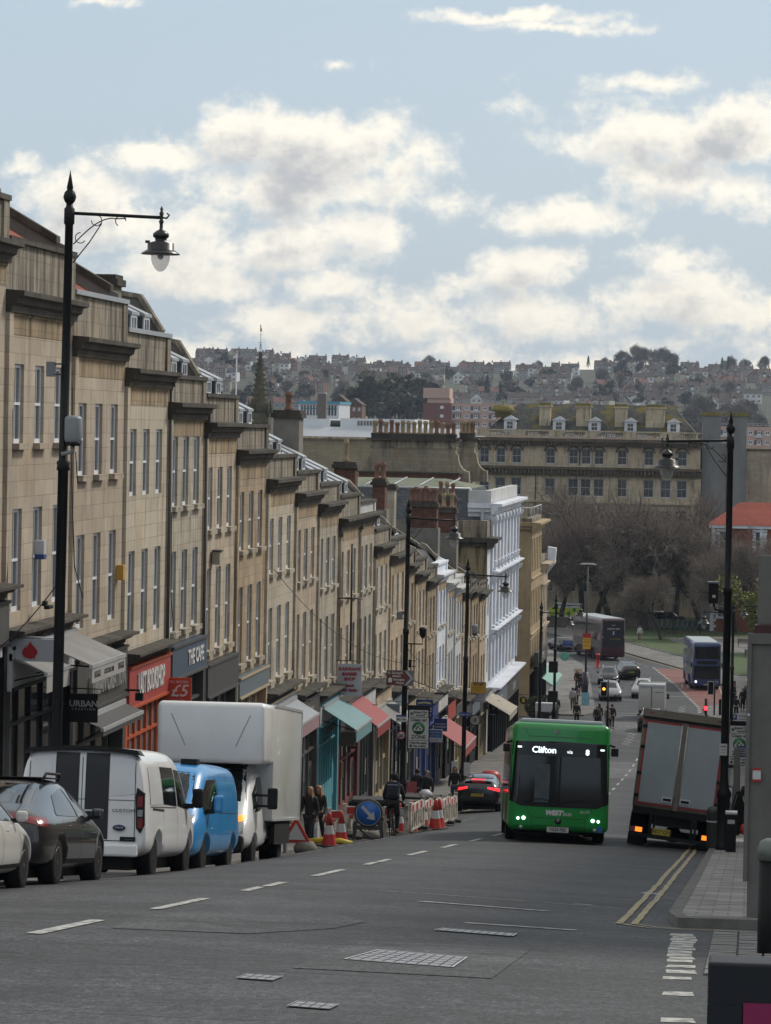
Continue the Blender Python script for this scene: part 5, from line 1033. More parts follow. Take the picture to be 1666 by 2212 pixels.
# landmark buildings on the skyline
def skybox(xa_,xb_,yt,yb_,Yb,wm,rm,label,gable=False,rh=3.5,name='hill_building'):
    xl,xr=at(xa_,yb_,Yb).x,at(xb_,yb_,Yb).x; z1=at((xa_+xb_)/2,yt,Yb).z-rh; z0=at((xa_+xb_)/2,yb_,Yb).z; t=empty(name,((xl+xr)/2,Yb,z0),label=label,cat='building'); T=Tf(t)
    b=MB(); b.box(xl,xr,Yb,Yb+12,z0-8,z1,wm); 
    if gable: b.prism([(xl,z1),(xr,z1),((xl+xr)/2,z1+rh)],1,Yb,Yb+.4,wm)
    T(b).build('wall',t)
    b=MB()
    if gable: b.prism([(xl-.6,z1-.3),(xl-.6,z1),((xl+xr)/2,z1+rh+.2),(xr+.6,z1),(xr+.6,z1-.3),((xl+xr)/2,z1+rh-.4)],1,Yb-.8,Yb+12,rm)
    else: b.prism([(Yb-.5,z1),(Yb+12.5,z1),(Yb+6,z1+rh)],0,xl-.4,xr+.4,rm)
    T(b).build('roof',t)
    n=max(2,int((xr-xl)/4))
    for k in range(n): b=MB(); xx=xl+(xr-xl)*(k+.5)/n; b.box(xx-.7,xx+.7,Yb-.1,Yb,z1-2.8,z1-1.4,M('far_window_white',(.5,.5,.5))); T(b).build('window',t)
    b=MB(); b.box((xl+xr)/2-.8,(xl+xr)/2+.8,Yb+5,Yb+6.5,z1+rh-.6,z1+rh+2,wc[4]); T(b).build('chimney',t)
skybox(1461,1535,790,838,2380,wc[3],rc[0],'big gabled stone house on the right of the skyline',True,9)
skybox(1537,1610,804,832,2385,wc[0],rc[0],'long low grey school range right of the big gabled house')
skybox(1624,1680,797,830,2370,wc[3],rc[1],'red roofed hall at the right end of the skyline')
skybox(1290,1345,783,806,2420,wc[4],rc[2],'dark roofed villa on the skyline between tree groups',rh=4)
skybox(1180,1235,796,812,2400,wc[4],rc[0],'brown terrace block at the crest left of the villa')
skybox(1085,1108,799,822,2330,M('white_wrap',(.55,.58,.62),.6,var=.05),M('white_wrap'),'house wrapped in white sheeting high on the hill',rh=.5)
skybox(1100,1150,1,1,2400,wc[0],rc[0],'x') if 0 else None
# the street climbing the hill with parked cars
b=MB(); pts=[(1392,868,1830),(1372,850,1950),(1368,835,2060),(1376,820,2180)]; P=[]
for x_,y_,Yp in pts: q=at(x_,y_,Yp); P.append((q.x,Yp))
for (a,c) in zip(P,P[1:]):
    for k in range(6):
        def F_(f,s): x_=a[0]+(c[0]-a[0])*f; y_=a[1]+(c[1]-a[1])*f; return (x_+s*4.5,y_,hz(x_+s*4.5,y_)+1.0)
        b.add([F_(k/6,-1),F_(k/6,1),F_((k+1)/6,1),F_((k+1)/6,-1)],[(0,1,2,3)],A2)
b.build('hill_road',kind='structure',fix=False)
def tinycar(m):
    b=MB(); b.prism([(-2.1,.3),(2.1,.3),(2.1,.8),(1.3,.95),(.7,1.45),(-1.3,1.45),(-1.9,.95),(-2.1,.9)],0,-.85,.85,m); b.prism([(.72,1.4),(1.2,1.0),(-1.75,1.0),(-1.25,1.4)],0,-.87,.87,GLS)
    for y_ in (-1.3,1.3): b.lathe([(.32,-.9),(.32,.9)],(0,y_,.32),BLK,8,axis=0)
    return b.mesh('parked_car')
CW=tinycar(M('white_paint',(.6,.61,.63),.3,var=0)); CG=tinycar(M('dark_paint',(.04,.045,.05),.3,var=0))
random.seed(5)
for k in range(12):
    f=k/12*.9+.03; i=min(2,int(f*3)); g=f*3-i; x_=P[i][0]+(P[i+1][0]-P[i][0])*g; y_=P[i][1]+(P[i+1][1]-P[i][1])*g; s=(-3,3)[k%2]
    w=random.random()<.7; link('parked_car',CW if w else CG,None,(x_+s,y_,hz(x_+s,y_)+1.0),(0,0,.05),label=('tiny white' if w else 'tiny dark')+f' car on the street up the far hill, {ORD[k]} one counting uphill',cat='car',group='cars parked on the hill street, '+('white' if w else 'dark'))
# ================= TREES
def bare_tree(seed,H=15,spread=.62,levels=6,trunk=.45,twig=.022,clear=.22,col=None):
    rnd=random.Random(seed); bk=MB(); bark=M('bark',(.032,.028,.025),.95,var=.3,scale=3,bump=.01); tw=M('twigs',(.20,.165,.14),.95,var=.3,scale=2)
    def grow(p,d,L,r,lv,b,m):
        n=3 if lv<3 else 2; pts=[p]; q=p.copy(); dd=d.copy()
        for i in range(n):
            dd=(dd+Vector((rnd.gauss(0,.16),rnd.gauss(0,.16),rnd.gauss(.02,.12)))).normalized(); q=q+dd*L/n; pts.append(q.copy())
        r1=max(twig*.6,r*.62); b.tube(pts,r,m,(8 if lv==0 else 5) if lv<3 else 3,cap=False,r2=r1)
        if lv>=levels: return
        k=(5 if lv==0 else (4 if lv<4 else 3))
        for i in range(k):
            f=rnd.uniform(.45,1) if lv else rnd.uniform(.55,1); s=pts[0].lerp(pts[-1],f) if n<3 else pts[min(n,int(f*n)+(0 if f<1 else 0))].copy()
            j=min(n-1,int(f*n)); s=pts[j].lerp(pts[j+1],f*n-j)
            ax=dd.orthogonal().normalized(); ax.rotate(Matrix.Rotation(rnd.uniform(0,2*PI),3,dd)); 
            nd=dd.copy(); nd.rotate(Matrix.Rotation(rnd.uniform(.35,.95)*(1.1 if lv else .9)*spread/.62,3,ax)); nd=(nd+Vector((0,0,.12 if lv<3 else -.05))).normalized()
            grow(s,nd,L*rnd.uniform(.58,.82),max(twig,r1*rnd.uniform(.62,.85)),lv+1,TW if lv+1>=4 else b,tw if lv+1>=4 else m)
        grow(pts[-1],(dd+Vector((0,0,.1))).normalized(),L*.72,r1,lv+1,b,m)
    TW=MB()
    grow(Vector((0,0,0)),Vector((0,0,1)),H*clear*1.25,trunk,0,bk,bark)
    # limbs sprout above a clear trunk
    return bk.mesh('trunk'),TW.mesh('branches')
TV=[bare_tree(11,18,levels=6,trunk=.62,twig=.022),bare_tree(12,17,levels=6,trunk=.36,twig=.018),bare_tree(13,16,levels=6,trunk=.3,twig=.018,spread=.5)]
def tree(v,x,y,z,s,rz,label,group=None,name='bare_tree'):
    t=empty(name,(x,y,z),(0,0,rz),label=label,cat='tree',group=group); t.scale=(s,s,s); link('trunk',TV[v][0],t); link('branches',TV[v][1],t)
q=at(1392,1365,392); tree(0,q.x,391,-23.5,1.12,.4,'biggest bare plane tree with a stout trunk and low spreading limbs on the green')
GRP='bare trees massed on the green in front of the hotel'
for i,(u,Yt,v,s,a) in enumerate(sorted([(1318,402,1,1.2,1),(1255,416,1,1.25,2),(1215,398,2,1.15,3),(1288,410,2,1.25,4),(1462,408,1,1.2,5),(1515,394,2,1.15,.7),(1235,430,0,1.0,3.1),(1350,422,1,1.15,5.5),(1590,390,1,.95,1.4),(1425,420,0,1.0,4.2),(1640,380,2,1.0,2)])):
    q=at(u,1300,Yt); tree(v,q.x,Yt,-23.7,s,a,f'bare tree in the mass before the hotel, {ORD[i]} trunk counted from the left',GRP)
q=at(1428,1375,372); tree(2,q.x,372,-23.4,.62,1,'thin young bare tree right of the big plane tree')
def leafy(seed,H,Rr,cols,n=900,leaf=.35,trunkr=.2,bare=False,shape=1.0):
    rnd=random.Random(seed); b=MB(); b.tube([(0,0,0),(.1,0,H*.4),(0,.1,H*.6)],trunkr,M('bark'),6,r2=trunkr*.4)
    cl=[(rnd.gauss(0,Rr*.42),rnd.gauss(0,Rr*.42),H*.62+rnd.gauss(0,H*.15)*shape,rnd.uniform(.25,.5)*Rr) for _ in range(14)]
    for c in cl: b.tube([(0,0,H*.45),(c[0]*.6,c[1]*.6,(H*.45+c[2])/2),(c[0],c[1],c[2])],trunkr*.3,M('bark'),4,r2=.03)
    tr=b.mesh('trunk'); b=MB()
    for i in range(n):
        c=rnd.choice(cl); v=Vector((rnd.gauss(0,1),rnd.gauss(0,1),rnd.gauss(0,1))).normalized()*c[3]*rnd.random()**.4; p=Vector(c[:3])+v
        a=Vector((rnd.gauss(0,1),rnd.gauss(0,1),rnd.gauss(0,1))).normalized()*leaf*rnd.uniform(.5,1.2); e=a.orthogonal().normalized()*leaf*rnd.uniform(.3,.7)
        if bare: e*=.18; a*=1.8
        b.add([p-a,p+e,p+a,p-e],[(0,1,2,3)],rnd.choice(cols))
    return tr,b.mesh('crown')
DK=[M('leaf_dark',(.022,.034,.018),.9,var=.3),M('leaf_dark_mid',(.035,.048,.022),.9,var=.3)]; YG=[M('leaf_yellow_green',(.20,.20,.04),.8,var=.3),M('leaf_lime',(.13,.15,.03),.8,var=.3)]; BR=[M('far_twigs',(.07,.058,.05),.95),M('far_twigs_warm',(.09,.07,.05),.95)]
LV=dict(dark=leafy(1,9,3.6,DK,700,.8),lime=leafy(2,9,3,YG,2600,.22),bare=leafy(3,12,5,BR,1500,1.0,.3,True,1.2),con=None,low=leafy(5,6,4,DK+BR,600,.9),ylow=leafy(6,6,3,[YG[1],BR[1]],500,.7))
b=MB(); rnd=random.Random(8)
for i in range(500):
    f=rnd.random()**.7; z=1+f*10; r=(1-f)*2.4*rnd.uniform(.6,1)+.1; A=rnd.uniform(0,6.28); p=Vector((r*math.cos(A),r*math.sin(A),z)); a=Vector((math.cos(A),math.sin(A),-.35))*.7; e=Vector((-math.sin(A),math.cos(A),0))*.4; b.add([p-a,p+e,p+a,p-e],[(0,1,2,3)],DK[i%2])
cm_=b.mesh('crown'); b=MB(); b.tube([(0,0,0),(0,0,10.5)],.2,M('bark'),6,r2=.03); LV['con']=(b.mesh('trunk'),cm_)
def ftree(k,x,y,z,s,label,group=None,name='tree'):
    t=empty(name,(x,y,z),(0,0,random.uniform(0,6)),label=label,cat='tree',group=group); t.scale=(s,s,s*random.uniform(.9,1.1)); link('trunk',LV[k][0],t); link('crown',LV[k][1],t)
q=at(1632,1440,352); ftree('lime',q.x+.1,352,-23.3,1.02,'yellow green budding tree at the right edge beyond the lamp',name='budding_tree')
NM=dict(dark='dark_tree',bare='leafless_tree',con='conifer',low='scrub_bush',ylow='pale_bush',lime='budding_tree')
def hill_tree(k,u,v,Yt,s,label,group): q=at(u,v,Yt); ftree(k,q.x,Yt,max(hz(q.x,Yt),q.z) if Yt>1100 else q.z,s,label,group,NM[k])
for u,v,s in ((1340,808,1.25),(1375,806,1.75),(1395,806,1.4),(1425,808,1.65),(1448,808,1.3),(1305,803,.9),(1580,806,1.0),(1612,806,.95),(1652,802,.9)): hill_tree('bare',u,v,2440,s*1.0,f'broad leafless crest tree against the sky, {u-1290} steps right of the dark villa'.replace(f'{u-1290} steps',{1340:'first',1375:'second and tallest',1395:'third',1425:'fourth and broadest',1448:'fifth',1305:'nearest one',1580:'smaller one well',1612:'smaller one farther',1652:'last one far'}[u]),'leafless trees along the hill crest')
for i,(u,s) in enumerate(((820,.5),(880,.5),(930,.9),(1000,.6),(1035,.55),(1130,.5),(1165,.7))): hill_tree('bare',u,800,2450,s,f'small leafless skyline tree left of the villa, {ORD[i]} from the left','small leafless trees on the crest')
for u,v,s in ((1271,795,.75),(1560,801,.8),(1573,803,1.0),(1052,860,1.2),(1082,862,.9),(820,862,1.0)): hill_tree('con',u,v,2300 if v<820 else 1900,s,'dark pointed conifer on the hillside','dark conifers on the hill')
random.seed(31)
for i in range(15): hill_tree('low',788+i*9.3,random.uniform(903,918),random.uniform(1250,1420),random.uniform(1.6,2.6),f'dark scrubby tree of the wooded bank below the hill houses, {ORD[i]} from the left','scrubby trees of the wooded bank')
for i in range(46):
    Yt=random.uniform(1620,2350); x=random.uniform(-.168*Yt,.006*Yt); ftree(random.choice(['low','dark','bare','low','ylow']) if 0 else 'low',x,Yt,hz(x,Yt)-.5,random.uniform(.8,1.6),f'dark garden tree, {band(Yt)} {region(hillpx(x,Yt,hz(x,Yt))[0])}','garden trees on the far hill','garden_tree')
for i in range(22):
    Yt=random.uniform(1620,2250); x=random.uniform(-.168*Yt,.006*Yt); ftree('bare',x,Yt,hz(x,Yt)-1,random.uniform(.6,1.0),f'brown leafless garden tree, {band(Yt)} {region(hillpx(x,Yt,hz(x,Yt))[0])}','leafless garden trees on the far hill','leafless_tree')
for i in range(14):
    q=at(1502+i*12,0,1500); Yt=random.uniform(1500,1640); ftree('bare',q.x*Yt/1500,Yt,hz(q.x,Yt)-1,random.uniform(1,1.5),f'brown leafless tree in the thicket behind the right pink flats, {ORD[i]} from the left','thicket of leafless trees behind the pink flats','leafless_tree')
# hedge boxes by the tan building
for k,(x_,y_) in enumerate(((-15.9,250),(-15.2,251.5))):
    rnd=random.Random(k); b=MB()
    for i in range(400):
        v=Vector((rnd.gauss(0,1),rnd.gauss(0,1),rnd.gauss(0,1))).normalized(); p=Vector((v.x*.7,v.y*.7,1.0+v.z*.75))*1.0; a=Vector((rnd.gauss(0,1),rnd.gauss(0,1),rnd.gauss(0,1))).normalized()*.14; e=a.orthogonal()*.6; b.add([p-a,p+e,p+a,p-e],[(0,1,2,3)],DK[i%2])
    t=empty('potted_bush',(x_,y_,gz(x_,y_)+.12),label=('left' if k==0 else 'right')+' one of two clipped bushes in pots by the tan side wall',cat='bush'); b.build('foliage',t,fix=False); b=MB(); b.lathe([(.3,0),(.4,.5)],(0,0,0),GRY,10); b.build('pot',t)

# ================= RIGHT HAND TERRACE (beside the road, beyond the right edge of the photograph)
b=MB(); ops=[(k*2.2+.6,k*2.2+1.6,z0,z1) for k in range(3) for z0,z1 in ((4.6,6.9),(8.0,9.9),(1.0,3.2))]; facade(b,(0,6.8,0),(0,-1,0),6.8,-2,11.4,ops,.15,S1); b.box(.25,7,0.02,6.78,-2,11.4,S1); b.box(-.4,.3,0,6.78,11.4,11.8,SOOT); b.box(0,.4,.02,6.75,11.8,12.7,PAR); b.box(.17,.2,.1,6.7,.5,10.5,GLS); RW=b.mesh('terraced_house')
k=0; y=42.5
while y<330:
    if not 104<y+3<113 and not 244<y<254: link('terraced_house',RW,None,(5.0+(0 if y<240 else 4),y,-dsm(y+6.8)+.1),label='stone terraced house on the right hand side of the street, outside the frame',cat='house',group='right hand terrace outside the frame')
    y+=6.85

# ================= STREET FURNITURE
IRN=M('cast_iron_black',(.006,.007,.009),.5,var=.25,scale=4,spec=.25); LGL=M('lamp_glass',(.55,.57,.58),.05,var=0,alpha=.4,spec=.9); COPPER=M('lantern_black',(.010,.010,.012),.35,var=0,spec=.5)
def lamp_post(x,y,ztop,s,label,arm_z=.73,L=1.75,zg=None,lean=.0,thick=.09,basew=.165):
    zg=gz(x,y)+.12 if zg is None else zg; H=ztop-zg; t=empty('street_lamp',(x,y,zg),(0,R(lean),0),label=label,cat='street lamp')
    b=MB(); b.lathe([(basew*1.2,0),(basew*1.2,.12),(basew,.16),(basew,1.35),(basew*1.15,1.4),(basew*1.15,1.5),(basew*.8,1.62),(thick*1.15,1.9),(thick*1.1,H*.58),(thick*1.45,H*.58+.02),(thick*1.3,H*.58+.09),(thick*1.45,H*.58+.16),(thick,H*.58+.2),(thick*.85,H-1.02),(thick*1.12,H-1.0),(thick*1.12,H-.72),(thick*.8,H-.69),(thick*.7,H-.62)],(0,0,0),IRN,14); b.build('post',t)
    b=MB(); b.lathe([(.05,H-.64),(.1,H-.58),(.125,H-.5),(.1,H-.41),(.05,H-.36),(.065,H-.34),(.03,H-.15),(.003,H)],(0,0,0),IRN,12); b.build('finial',t)
    za=H-arm_z-.1; b=MB(); b.tube([(0,0,za+.03),(s*L,0,za-.02)],.032,IRN,8); b.tube([(s*L,0,za-.02),(s*(L+.1),0,za-.03),(s*(L+.15),0,za+.03),(s*(L+.1),0,za+.06)],.018,IRN,6); b.build('arm',t)
    b=MB(); c=[(s*(.09+.75*k/10),0,za-.55+.5*math.sin(k/10*PI/2)) for k in range(11)]; b.tube(c,.012,IRN,5)
    for cx,cz,r,a0 in ((.98,-.1,.1,0),(.52,-.1,.1,180),(.22,-.43,.1,90)): b.tube([(s*(cx+r*math.cos(R(a0+k*30))),0,za+cz+r*math.sin(R(a0+k*30))) for k in range(9)],.01,IRN,5)
    b.tube([(s*.09,0,za-.9),(s*.4,0,za-.5),(s*.62,0,za-.15)],.012,IRN,5); b.tube([(s*.84,0,za-.06),(s*1.08,0,za-.05)],.012,IRN,5); b.build('scroll_bracket',t)
    lx=s*L; l=MB(); l.lathe([(.003,.2),(.03,.14),(.02,.1),(.045,.06),(.03,0),(.03,-.06),(.05,-.1),(.03,-.14),(.035,-.24),(.09,-.27),(.15,-.32),(.15,-.38),(.11,-.41),(.11,-.46),(.25,-.5),(.25,-.62),(.27,-.63),(.36,-.69),(.365,-.71),(.2,-.7)],(lx,0,za),COPPER,20); l.box(lx-s*.25-.04,lx-s*.25+.04,-.04,.04,za-.5,za-.45,COPPER); ln=l.build('lantern',t)
    g=MB(); g.lathe([(.18,-.7),(.178,-.8),(.15,-.9),(.1,-.98),(.05,-1.02),(.005,-1.03)],(lx,0,za),LGL,16,cap=False); g.build('glass_bowl',ln)
    g=MB(); g.lathe([(.05,-.7),(.06,-.76),(.03,-.8)],(lx,0,za),SBOARD,10); g.build('bulb',ln)
    return t
lamp_post(-12.95,61.8,4.65,1,'nearest and tallest black street lamp, on the left behind the parked white van',lean=.5)
lamp_post(-12.95,125.6,-2.72,1,'black street lamp carrying the brown direction sign and clean air sign',lean=.25)
lamp_post(-12.95,152.6,-6.0,1,'black street lamp right of the blue music shop sign, with a small grey radio box',lean=.3)
lamp_post(-13.0,209,-10.78,1,'black street lamp in front of the tan side wall')
lamp_post(-13.65,236,-11.7,1,'far black street lamp with traffic signal boxes, left of the red bus')
lamp_post(-.58,86.6,.55,-1,'tall black street lamp on the right pavement beside the lorry',lean=-.1,L=1.62)
lamp_post(-1.02,203,-10.15,-1,'smaller distant street lamp just right of the big right hand post')
lamp_post(1.25,275,-13.5,-1,'distant street lamp in front of the yellow green tree',zg=-22.5)
def gp(x,y): return gz(x,y)+.12
def post(t,H,r=.045,m=None): b=MB(); b.tube([(0,0,0),(0,0,H)],r,m or BRK,8); return b.build('post',t)
# brown tourist direction sign
BRN=M('tourist_brown',(.13,.035,.025),.5,var=.05); GB=M('grey_backing',(.16,.165,.18),.5,var=.05)
t=empty('direction_sign',(-12.88,125.3,0),label="brown arrow sign to St George's Bristol and Georgian House",cat='sign'); cz=-9.55; t.location.z=cz
b=MB(); b.box(-.72,.32,0,.04,-.29,.29,GB); b.build('backing',t)
b=MB(); b.prism([(-.7,-.26),(-.05,-.26),(.24,0),(-.05,.26),(-.7,.26)][:],1,-.015,-.001,BRN); o=b.build('panel',t)
b=MB(); b.prism([(-.02,-.26),(.08,-.26),(.30,0),(.08,.26),(-.02,.26),(.20,0)],1,-.03,-.016,SBOARD); b.build('chevron',t)
for s_,dx,dz,sz in (("St. George's",-.38,.19,.115),('Bristol',-.33,.07,.115),('Georgian',-.24,-.06,.115),('House',-.2,-.18,.115)): lettering(s_,sz,WL_,o,(dx,-.02,dz),FY,bold=.003)
b=MB(); b.box(-.64,-.5,-.02,-.016,-.17,-.04,WL_); b.prism([(-.66,-.04),(-.48,-.04),(-.57,.02)],1,-.02,-.016,WL_); b.build('museum_symbol',t)
GRN=M('zone_green',(.02,.13,.05),.5,var=0); SWH=M('sign_white',(.50,.51,.52),.45,var=.06)
def clean_air(x,y,z,label,rz=0):
    t=empty('clean_air_sign',(x,y,z),(0,0,rz),label=label,cat='sign'); b=MB(); b.box(-.42,.42,0,.05,-.78,.86,BLK); b.build('backing',t)
    b=MB(); b.box(-.36,.36,-.02,-.002,.42,.68,SWH); b.box(-.38,.38,-.02,-.002,-.46,.40,SWH); b.box(-.38,.38,-.02,-.002,-.76,-.48,SWH); o=b.build('panel',t)
    b=MB(); b.lathe([(.24,-.03),(.24,-.022)],(0,0,.0),GRN,28,axis=1); b.build('roundel',t)
    b=MB(); pts=[(-.17,-.1),(.12,-.1),(.17,-.05),(.15,.01),(.09,.04),(.06,.1),(-.01,.13),(-.08,.1),(-.11,.04),(-.17,.0),(-.19,-.06)]
    b.prism(pts,1,-.038,-.031,SWH); b.build('cloud_symbol',t); b=MB(); b.prism([(-.13,-.06),(-.1,.0),(-.05,.08),(.0,.1),(.05,.06),(.0,.02),(-.07,-.06)],1,-.045,-.039,GRN); b.box(.03,.1,-.045,-.039,-.06,.0,GRN); b.build('symbol_detail',t)
    for s_,sz,dz,dx in (('Bristol City',.11,.6,.06),('Council',.11,.49,.06),('Clean air',.17,.31,0),('ZONE',.2,-.34,0),('Charges apply',.115,-.555,0),('Pay online',.115,-.68,.04)): lettering(s_,sz,DL_,o,(dx,-.024,dz),FY,bold=.004)
    b=MB(); b.lathe([(.07,-.024),(.07,-.021)],(-.26,0,.55),STEEL,12,axis=1); b.box(-.33,-.24,-.024,-.021,-.72,-.63,DL_); b.build('crest',t); return t
clean_air(-12.35,125.4,-11.43,'clean air zone sign with green roundel on the second lamp post')
t=clean_air(-.3,124.6,-11.62,'clean air zone sign with green roundel partly hidden behind the grey post on the right'); b=MB(); b.tube([(0,.1,-3.1),(0,.1,.8)],.05,BRK,8); b.build('post',t)
def roundel(x,y,z,label,r=.155,txt='20',post_=0):
    t=empty('speed_limit_sign',(x,y,z),label=label,cat='sign'); b=MB(); b.lathe([(r,0),(r,.02)],(0,0,0),SWH,24,axis=1); o=b.build('plate',t)
    b=MB(); b.lathe([(r*.82,-.006),(r*1.03,-.006),(r*1.03,.022),(r*.82,.022),(r*.82,-.006)],(0,0,0),RED,24,axis=1,cap=False); b.build('red_ring',t); lettering(txt,r*1.05,DL_,o,(0,-.008,0),FY,bold=.006)
roundel(-13.0,125.3,-11.72,'small round 20 speed limit sign left of the clean air sign'); roundel(-1.0,124.4,-10.95,'tiny round 20 sign by the right hand clean air sign',.14)
def plate(x,y,z,w,h,m,label,lines=(),name='notice_plate',cat='sign',rz=0,hdr=None):
    t=empty(name,(x,y,z),(0,0,rz),label=label,cat=cat); b=MB(); b.box(-w/2,w/2,-.01,.02,-h/2,h/2,m); o=b.build('plate',t)
    if hdr: b=MB(); b.box(-w/2-.003,w/2+.003,-.014,.021,h/2,h/2+hdr[0],hdr[1]); b.build('header',t)
    for q in lines: lettering(q[0],q[1],q[4] if len(q)>4 else DL_,o,(q[2],-.014,q[3]),FY,bold=.002)
    return t
plate(-13.0,125.25,-11.1,.38,.2,SWH,'small white plate with blue header giving bus lane hours',[('8am - 9am',.08,0,0)],hdr=(.06,BLU))
plate(-.62,86.3,-8.2,.2,.3,SWH,'white notice strapped to the tall right hand lamp post',[('NOTICE',.04,0,.08),('---------',.04,0,0),('-------',.04,0,-.07)])
plate(-.2,108,-10.3,.30,.34,M('navy_board'),'dark blue pedestrian finger sign on the square grey post',[('Berkeley Sq',.05,0,.1,SWH),('Brandon Hill',.05,0,.03,SWH),('Cabot Tower',.05,0,-.04,SWH),("St George's",.05,0,-.11,SWH)],name='finger_sign')
t=plate(-.55,203,-17.3,.9,.45,SWH,'white parking direction sign with blue P square on the right',[('College',.16,.2,.09),('Street',.16,.2,-.1)]); b=MB(); b.box(-.42,-.12,-.016,-.012,-.17,.17,BLU); b.build('parking_symbol',t); lettering('P',.26,SWH,t,(-.27,-.018,0),FY,bold=.01); b=MB()
for s in (-.3,.3): b.tube([(s,.05,-3.0),(s,.05,.2)],.035,GB,6)
b.build('posts',t)
plate(-12.9,152.3,-13.2,.5,.2,BLU,'small blue pointer sign on the third lamp post',[('College Green',.075,-.0,0,SWH)])
# grey square steel post on the far side of the side road
STP=M('galvanised_post',(.13,.125,.12),.65,.1,var=.2,scale=3)
t=empty('sign_post',(-.33,108,gp(0,108)),label='square grey steel post beyond the side road on the right',cat='post'); b=MB(); b.box(-.1,.1,-.1,.1,0,2.8,STP); b.build('post',t); b=MB(); b.box(-.13,-.1,-.05,.05,.3,1.6,STP); b.build('flange',t)
# big weathered steel post, right foreground
t=empty('steel_post',(.05,41.5,gp(0,41.5)),label='thick weathered grey brown steel post at the right edge of the near pavement',cat='post'); H=3.52
b=MB(); b.box(-.02,.34,0,.3,0,H-.05,STP); b.build('post',t,bevel=.004)
b=MB(); b.box(-.075,-.02,-.04,.06,.45,H,STP); b.box(-.075,.34,-.045,-.001,H-.13,H,STP); b.box(-.075,-.03,-.045,-.001,.45,H-.13,STP); b.build('door_frame',t,bevel=.004)
b=MB(); b.box(.01,.34,.0,.3,H,H+.1,M('maroon_cap',(.045,.012,.015),.5)); b.build('cap',t)
b=MB(); b.box(.04,.34,.32,.45,H-.1,H+.95,STP); b.build('upper_post',t)
b=MB(); b.box(.02,.12,-.052,-.046,1.72,1.83,SWH); st=b.build('sticker',t); b=MB(); b.box(.02,.12,-.054,-.047,1.83,1.86,RED); b.box(.02,.12,-.054,-.047,1.69,1.72,RED); b.build('sticker_stripe',t)
b=MB(); b.box(-.06,-.03,-.05,-.0455,2.5,2.53,SWH); b.build('sticker',t)
t=empty('bollard',(.25,34.5,gz(0,34.5)),label='black bollard with a grey domed cap cut off by the right edge',cat='bollard'); b=MB(); b.lathe([(.11,-.4),(.11,1.0)],(0,0,0),BLK,18); b.build('body',t); b=MB(); b.lathe([(.125,.98),(.125,1.1),(.1,1.17),(.04,1.2),(.0,1.2)],(0,0,0),M('worn_cap',(.12,.14,.13),.5,var=.3),18); b.build('cap',t)
NVY=M('navy_cabinet',(.004,.007,.014),.6,var=.2,scale=6)
t=empty('utility_cabinet',(.36,8.29,gz(.4,8.29)),label='dark navy cabinet in the bottom right corner, closest thing to the camera',cat='cabinet'); zt=-1.305-t.location.z; b=MB(); b.box(-.445,.6,-.06,.06,0,zt,NVY); b.build('body',t,bevel=.008)
b=MB(); b.box(-.445,-.36,-.066,-.061,0,zt-.105,NVY); b.build('panel',t); b=MB(); b.box(-.357,.5,-.069,-.061,.0,zt-.098,M('magenta_poster',(.22,.012,.08),.5,var=.1)); b.build('poster',t)
# radio boxes, boxes and cameras on the lamp posts
GRYB=M('radio_grey',(.20,.22,.235),.5,var=.1)
def radio(x,y,z,s,label):
    t=empty('radio_unit',(x,y,z),label=label,cat='antenna'); b=MB(); b.lathe([(.10*s,-.2*s),(.15*s,-.16*s),(.165*s,-.1*s),(.165*s,.26*s),(.15*s,.3*s),(.08*s,.33*s)],(0,0,0),GRYB,18); b.build('housing',t); b=MB(); b.lathe([(.13*s,-.24*s),(.15*s,-.16*s)],(0,0,0),BLK,12); b.tube([(-.22*s,0,-.4*s),(0,0,-.35*s),(0,0,-.2*s)],.04*s,GRYB,6); b.tube([(.05*s,0,-.35*s),(.1*s,0,-.95*s)],.012,BLK,4); b.build('bracket',t)
radio(-12.66,61.6,-.27,1,'grey cylindrical radio unit strapped to the nearest lamp post'); radio(-12.5,152.3,-9.35,.85,'smaller grey radio unit on the third lamp post')
def pbox(x,y,z,w,h,label,m=None,cat='junction box'):
    t=empty('junction_box',(x,y,z),label=label,cat=cat); b=MB(); b.box(-w/2,w/2,-.08,.08,-h/2,h/2,m or GB); b.build('housing',t,bevel=.01); b=MB(); b.box(0,.22,-.02,.02,-h*.4,-h*.3,BRK); b.box(0,.22,-.02,.02,h*.3,h*.4,BRK); b.build('clamp',t)
pbox(-13.12,61.7,.92,.16,.28,'small grey box on the left side of the nearest lamp post'); pbox(-13.15,125.4,-7.2,.2,.3,'small grey box clamped high on the second lamp post'); pbox(-12.72,125.4,-9.0,.1,.3,'tiny box below the camera arm of the second lamp post',BLK)
def cctv(x,y,z,s,label,h=.38,L=.55):
    t=empty('security_camera',(x,y,z),label=label,cat='security camera'); b=MB(); b.tube([(0,0,0),(s*L,0,0),(s*L,0,.25)],.025,BLK,6); b.build('arm',t); b=MB(); b.lathe([(.04,.22),(.1,.3),(.14,.52),(.14,.6),(.08,.64)],(s*L,0,0),BLK,14); b.build('dome',t)
cctv(-12.9,125.3,-8.25,1,'black dome camera on an arm of the second lamp post',L=.65); 
t=empty('traffic_camera',(-.95,86.5,-4.35),label='black boxed camera on the left side of the tall right hand lamp post',cat='camera'); b=MB(); b.box(-.13,.12,-.12,.12,-.1,.42,BLK); b.box(-.15,.14,-.14,.14,.42,.46,GB); b.build('housing',t); b=MB(); b.box(-.03,.05,-.125,-.12,.05,.12,SWH); b.tube([(0,0,-.1),(.05,0,-.25),(.35,0,-.35)],.03,BLK,6); b.build('bracket',t)
